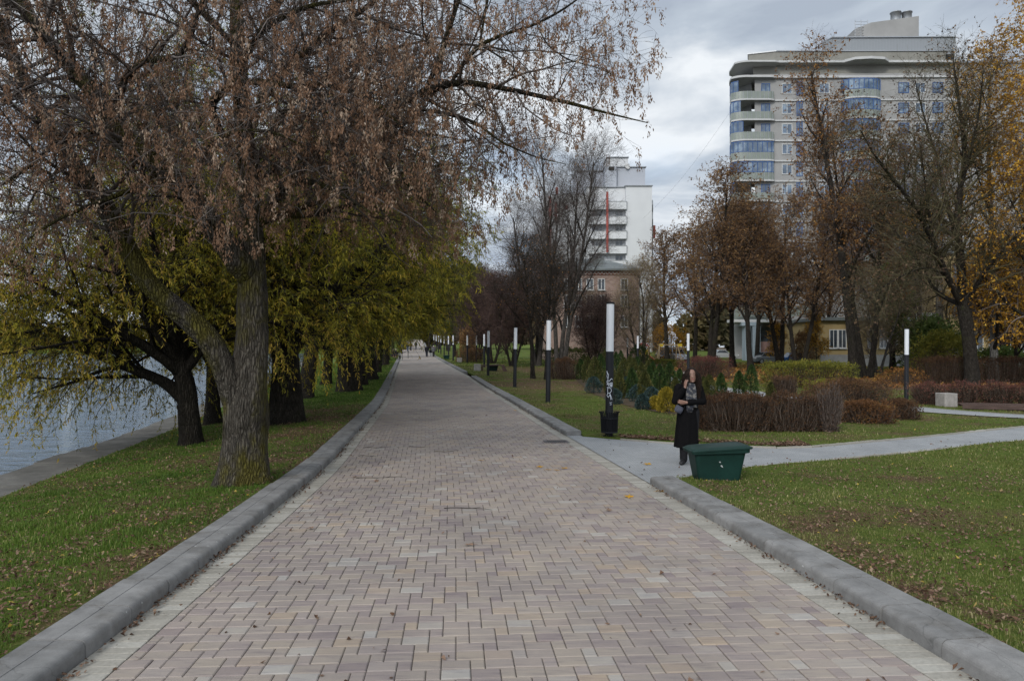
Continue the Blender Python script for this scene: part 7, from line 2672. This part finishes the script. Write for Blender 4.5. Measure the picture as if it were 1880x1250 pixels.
# ------------------------------------------------------------------ grass blades
m_grass_l = M_tint('grass_blade', [(0, (0.024, 0.050, 0.005)), (0.35, (0.056, 0.110, 0.011)), (0.65, (0.100, 0.160, 0.020)), (0.88, (0.155, 0.190, 0.040)), (1, (0.32, 0.27, 0.12))], 0.6, 0.25, None, 0.25)
m_grass_r = M_tint('grass_blade_dry', [(0, (0.040, 0.060, 0.010)), (0.35, (0.092, 0.120, 0.024)), (0.65, (0.150, 0.165, 0.044)), (0.88, (0.24, 0.215, 0.09)), (1, (0.38, 0.32, 0.18))], 0.65, 0.2, None, 0.25)


def vnoise(x, y, s, seed):
    """Cheap smooth value noise."""
    x, y = x / s, y / s
    xi, yi = np.floor(x).astype(int), np.floor(y).astype(int)
    fx, fy = x - xi, y - yi
    fx, fy = fx * fx * (3 - 2 * fx), fy * fy * (3 - 2 * fy)

    def h(a, b_):
        n = (a * 374761393 + b_ * 668265263 + seed * 69069) & 0x7fffffff
        n = (n ^ (n >> 13)) * 1274126177 & 0x7fffffff
        return (n & 0xffff) / 65535.0
    return (h(xi, yi) * (1 - fx) + h(xi + 1, yi) * fx) * (1 - fy) + (h(xi, yi + 1) * (1 - fx) + h(xi + 1, yi + 1) * fx) * fy


def in_poly(x, y, poly):
    p = np.array(poly)
    inside = np.zeros(len(x), bool)
    j = len(p) - 1
    for i in range(len(p)):
        c = ((p[i, 1] > y) != (p[j, 1] > y)) & (x < (p[j, 0] - p[i, 0]) * (y - p[i, 1]) / (p[j, 1] - p[i, 1] + 1e-12) + p[i, 0])
        inside ^= c
        j = i
    return inside


def grass(name, label, mat, bands, xrange_fn, mask_fn, zfun, bare_fn, seed):
    mb = MB()
    for y0, y1, dens, hgt, wid in bands:
        a, c = xrange_fn(y0, y1)
        n = int((c - a) * (y1 - y0) * dens)
        x, y = rng.uniform(a, c, n), rng.uniform(y0, y1, n)
        ok = mask_fn(x, y)
        cl = vnoise(x, y, 0.13, seed) * .5 + vnoise(x, y, 0.5, seed + 1) * .5
        bare = bare_fn(x, y) + 0.0 + 0.34 * (vnoise(x, y, 0.9, seed + 2) - .5) + .5 * (vnoise(x, y, 0.28, seed + 4) - .5)
        ok &= rng.random(n) < np.clip(0.95 - bare * 2.6, 0.10, 1) * np.clip(0.15 + cl * 1.6, 0, 1)
        x, y, cl, bare = x[ok], y[ok], cl[ok], bare[ok]
        n = len(x)
        z = zfun(x, y) - 0.008
        L = hgt * rng.uniform(0.5, 1.3, n) * (0.65 + 0.8 * cl) * np.clip(1.05 - bare, .5, 1.1)
        ang = rng.uniform(0, 6.283, n)
        ln = rng.uniform(0.15, 1.0, n)
        dx, dy = np.cos(ang), np.sin(ang)
        sx, sy = -dy, dx
        w2 = wid * rng.uniform(0.6, 1.3, n) / 2
        b_ = np.stack([x, y, z], 1)
        mid = b_ + np.stack([dx * L * .22 * ln, dy * L * .22 * ln, L * .62], 1)
        tip = b_ + np.stack([dx * L * .75 * ln, dy * L * .75 * ln, L * (1 - .35 * ln)], 1)
        S = np.stack([sx * w2, sy * w2, np.zeros(n)], 1)
        V = np.stack([b_ - S, b_ + S, mid + S * .8, mid - S * .8, tip], 1).reshape(-1, 3)
        i = np.arange(n)[:, None] * 5
        tn = np.clip(.18 + .45 * vnoise(x, y, 1.6, seed + 3) + rng.normal(0, .19, n) + np.where(rng.random(n) < .06 + .10 * np.clip(bare, 0, 1), .5, 0), 0, 1)
        mb.add(V, i + np.array([[0, 1, 2, 3]]), i + np.array([[3, 2, 4]]), 0, np.repeat(tn, 5), False)
    return tag(mb.build(name, mat), label, None, None, 'stuff')


def lmask(x, y):
    return (x < xl(y) - KW - .01 - .05 * (vnoise(x, y, .3, 77))) & (x > xq(y) + .02)


def lrange(y0, y1):
    return float(max(xq(y0), xq(y1), ) - 3.0 if y1 > 60 else min(xq(y0), xq(y1))), float(max(xl(y0), xl(y1)) - KW)


grass('grass', 'short green grass on the left lawn sloping to the lake', m_grass_l,
      [(2.6, 6, 3600, .068, .0052), (6, 9, 2600, .062, .0062), (9, 14, 1500, .05, .008), (14, 22, 800, .05, .012), (22, 36, 380, .055, .018), (36, 60, 150, .06, .03), (60, 110, 45, .08, .06)],
      lrange, lmask, left_z, lambda x, y: litter_left(x, y) + .02, 5)


def rmask(x, y):
    a = in_poly(x, y, LAWN_R) | in_poly(x, y, LAWN_F)
    d2 = np.min(np.stack([np.hypot(x - q0, y - q1) for q0, q1 in zip(cx2[::2], cy2[::2])]), axis=0) if len(x) else x
    return a & (d2 > 1.08) & ~in_poly(x, y, BED)


grass('grass', 'short yellowing grass on the lawns right of the path', m_grass_r,
      [(2.6, 6, 4200, .038, .0045), (6, 9, 3000, .038, .0055), (9, 14, 1300, .042, .008), (14, 22, 620, .045, .012), (22, 36, 260, .05, .02), (36, 60, 90, .06, .034), (60, 100, 24, .09, .07)],
      lambda y0, y1: (float(xr(y1)) + .3, .78 * y1 + 1.5), rmask, right_z, lambda x, y: litter_right(x, y) + .05, 9)

# ------------------------------------------------------------------ fallen leaves
m_litter = M_tint('dry_leaf', [(0, (0.05, 0.028, 0.018)), (0.35, (0.12, 0.068, 0.042)), (0.65, (0.19, 0.122, 0.085)), (0.92, (0.27, 0.195, 0.135)), (0.975, (0.30, 0.21, 0.06)), (1, (0.36, 0.27, 0.05))], 0.8, 0.2, None, 0.2)
m_litter_o = M_tint('orange_dry_leaf', [(0, (0.12, 0.05, 0.018)), (0.5, (0.25, 0.115, 0.035)), (1, (0.40, 0.24, 0.06))], 0.8, 0.2, None, 0.2)


def leaf_litter(name, label, n, samp, zf, size, mat, tint=(0, 1), up=0.012, parent=None):
    x, y = samp(n)
    n = len(x)
    mb = MB()
    L = size * rng.uniform(.5, 1.3, n)
    W = L * rng.uniform(.35, .8, n)
    a = rng.uniform(0, 6.283, n)
    t1, t2 = rng.normal(0, .35, n), rng.normal(0, .35, n)
    cu = rng.normal(0.12, .25, n)
    shape = np.array([(-.5, 0, 0), (-.12, .5, 1), (.22, .36, .6), (.5, 0, .3), (.2, -.38, .6), (-.14, -.46, 1)])
    P = np.zeros((n, 6, 3))
    P[:, :, 0] = shape[None, :, 0] * L[:, None] * (1 + rng.normal(0, .1, (n, 6)))
    P[:, :, 1] = shape[None, :, 1] * W[:, None] * (1 + rng.normal(0, .15, (n, 6)))
    P[:, :, 2] = shape[None, :, 2] * (cu * L)[:, None] + P[:, :, 0] * t1[:, None] + P[:, :, 1] * t2[:, None]
    ca, sa = np.cos(a)[:, None], np.sin(a)[:, None]
    X_ = P[:, :, 0] * ca - P[:, :, 1] * sa
    Y_ = P[:, :, 0] * sa + P[:, :, 1] * ca
    Z_ = P[:, :, 2] - P[:, :, 2].min(1, keepdims=True)
    z = zf(x, y) + up * rng.random(n) + .003
    V = np.stack([X_ + x[:, None], Y_ + y[:, None], Z_ + z[:, None]], 2).reshape(-1, 3)
    i = np.arange(n)[:, None] * 6
    tn = np.clip(tint[0] + (tint[1] - tint[0]) * rng.random(n) ** 1.25, 0, 1)
    mb.add(V, np.concatenate([i + np.array([[0, 1, 2, 3]]), i + np.array([[0, 3, 4, 5]])]), None, 0, np.repeat(tn, 6), False)
    return tag(mb.build(name, mat), label, None, None, 'stuff')


def samp_left(n):
    y = 3 + 27 * rng.random(n) ** 1.7
    x = xl(y) - KW - (xl(y) - KW - xq(y)) * rng.random(n)
    p = litter_left(x, y) + .34 * (vnoise(x, y, .9, 7) - .5) + .5 * (vnoise(x, y, .28, 9) - .5)
    k = rng.random(n) < np.clip(.14 + p * 2.4, .05, 1)
    return x[k], y[k]


def samp_right(n):
    y = 3 + 24 * rng.random(n) ** 1.6
    x = xr(y) + KW + (1.2 + .72 * y - xr(y)) * rng.random(n)
    p = litter_right(x, y) + .34 * (vnoise(x, y, .9, 11) - .5) + .5 * (vnoise(x, y, .28, 13) - .5)
    k = (rng.random(n) < np.clip(.15 + p * 2.4, .06, 1)) & rmask(x, y)
    return x[k], y[k]


leaf_litter('fallen_leaves', 'dry brown leaves scattered over the left lawn', 62000, samp_left, left_z, .034, m_litter, (0, 1), .03)
leaf_litter('fallen_leaves', 'dry brown leaves scattered over the right lawns', 60000, samp_right, right_z, .032, m_litter, (0, 1), .03)


def samp_gutter(n):
    y = 3.5 + 45 * rng.random(n) ** 1.5
    lft = rng.random(n) < .62
    d = np.abs(rng.normal(0, .045, n)) + .006
    x = np.where(lft, xl(y) + d, xr(y) - d)
    k = (rng.random(n) < .15 + .85 * (vnoise(x * 0, y, .45, 3) > .5)) & ~(~lft & (y > 10.6) & (y < 17))
    return x[k], y[k]


leaf_litter('fallen_leaves', 'crumbled brown leaves gathered along the foot of the kerbs', 4200, samp_gutter, lambda x, y: zp(y), .030, m_litter, (0, .8), .02)


def samp_path(n):
    y = 4 + 40 * rng.random(n) ** 1.3
    x = xl(y) + .1 + (xr(y) - xl(y) - .2) * np.where(rng.random(n) < .45, rng.random(n) ** 2.2, rng.random(n))
    return x, y


leaf_litter('fallen_leaves', 'small scraps of leaves strewn thinly over the paving', 420, samp_path, lambda x, y: zp(y), .035, m_litter, (0, .9), .002)


def samp_orange(n):
    y = 40 + 55 * rng.random(n)
    x = 8 + 34 * rng.random(n)
    k = rng.random(n) < np.clip(.05 + 2.2 * litter_right(x, y) + .8 * (vnoise(x, y, 3, 21) - .4), .02, 1)
    x, y = x[k], y[k]
    k = rmask(x, y)
    return x[k], y[k]


leaf_litter('fallen_leaves', 'orange fallen leaves carpeting the ground under the far trees', 30000, samp_orange, right_z, .19, m_litter_o, (0, 1), .03)


def samp_side(n):
    t = rng.random(n)
    x = 1.8 + 9 * t ** 1.4
    y = 11.2 + 5.2 * rng.random(n) + .62 * np.maximum(0, x - 3)
    k = in_poly(x, y, SIDE)
    return x[k], y[k]


leaf_litter('fallen_leaves', 'a few dark leaf scraps on the grey side path', 90, samp_side, side_z, .045, m_litter, (0, .7), .002)


def samp_edge(n):
    pl_ = np.array(FAR_EDGE[1:5])
    t = rng.random(n) * (len(pl_) - 1)
    x, y = np.interp(t, np.arange(len(pl_)), pl_[:, 0]), np.interp(t, np.arange(len(pl_)), pl_[:, 1])
    y = y + np.abs(rng.normal(0, .28, n))
    return x, y


leaf_litter('fallen_leaves', 'thick band of brown leaves along the grass edge behind the woman', 2600, samp_edge, right_z, .05, m_litter, (0, .9), .03)

# single larger leaves one can point to
mb = MB()
ang = np.linspace(0, 6.283, 17)[:-1]
rad = .5 + .28 * np.cos(5 * ang) + .05 * np.cos(11 * ang)
lv = [(0, 0, .012)] + [(.05 * r_ * 1.5 * math.cos(a), .05 * r_ * 1.5 * math.sin(a), .004 + .018 * r_ * abs(math.sin(2.5 * a + .4))) for a, r_ in zip(ang, rad)]
mb.add(lv, None, [[0, 1 + k, 1 + (k + 1) % 16] for k in range(16)], 0, .7)
mb.tubes([([(.0, 0, .012), (-.05, .01, .01), (-.085, .022, .004)], [.0016, .0014, .001])], 4, 0, .5)
yl = mb.build('fallen_leaf', m_leaf_gold)
YL = [(990, 858), (1008, 863), (1022, 864), (1035, 861), (1153, 913), (1155, 912), (1188, 853), (1213, 903), (884, 846), (945, 754)]
for k, (px, py) in enumerate(YL):
    x, Y, z = on_lawn(px, py, lambda a, b_: float(side_z(a, b_)) if a > xr(b_) else float(zp(b_)))
    o = yl if k == 0 else yl.copy()
    if k:
        COL.objects.link(o)
    o.location, o.rotation_euler = (x, Y, z + .004), (random.uniform(-.1, .1), random.uniform(-.1, .1), random.uniform(0, 6))
    s_ = random.uniform(.8, 1.5)
    o.scale = (s_, s_, s_)
    tag(o, 'yellow fallen leaf lying flat on the paving', 'leaf', 'yellow leaves on the paving')
dl = yl.copy()
me = yl.data.copy()
me.materials.clear()
me.materials.append(m_litter)
for px, py in ((570, 973), (1117, 938), (860, 1004), (655, 878), (690, 885), (930, 755)):
    x, Y, z = on_lawn(px, py, lambda a, b_: float(zp(b_)))
    o = yl.copy()
    o.data = me
    COL.objects.link(o)
    o.location, o.rotation_euler = (x, Y, z + .004), (random.uniform(-.2, .2), random.uniform(-.2, .2), random.uniform(0, 6))
    o.scale = (1.1, .8, 1.6)
    tag(o, 'curled brown leaf lying alone on the paving', 'leaf', 'brown leaves on the paving')
bpy.data.objects.remove(dl)
# thin fallen twigs
for k, (px, py, L) in enumerate(((675, 838, .35), (690, 822, .5), (770, 821, .45), (820, 829, .5), (700, 878, .75), (860, 935, .6), (1000, 700, .8))):
    x, Y, z = on_lawn(px, py, lambda a, b_: float(zp(b_)))
    a = random.uniform(-.25, .25)
    pts = [(L * (t - .5), .04 * math.sin(t * 5 + k), .006 + .006 * math.sin(t * 9)) for t in np.linspace(0, 1, 8)]
    mb = MB()
    mb.tubes([(pts, [.005 - .003 * t for t in np.linspace(0, 1, 8)]), ([pts[4], (pts[4][0] + .08, pts[4][1] + .06, .008)], [.003, .0015])], 4, 0)
    o = mb.build('fallen_twig', m_twig_dark)
    o.location, o.rotation_euler = (x, Y, z + .002), (0, 0, a)
    tag(o, 'thin dark fallen twig lying across the paving', 'twig', 'twigs on the paving')
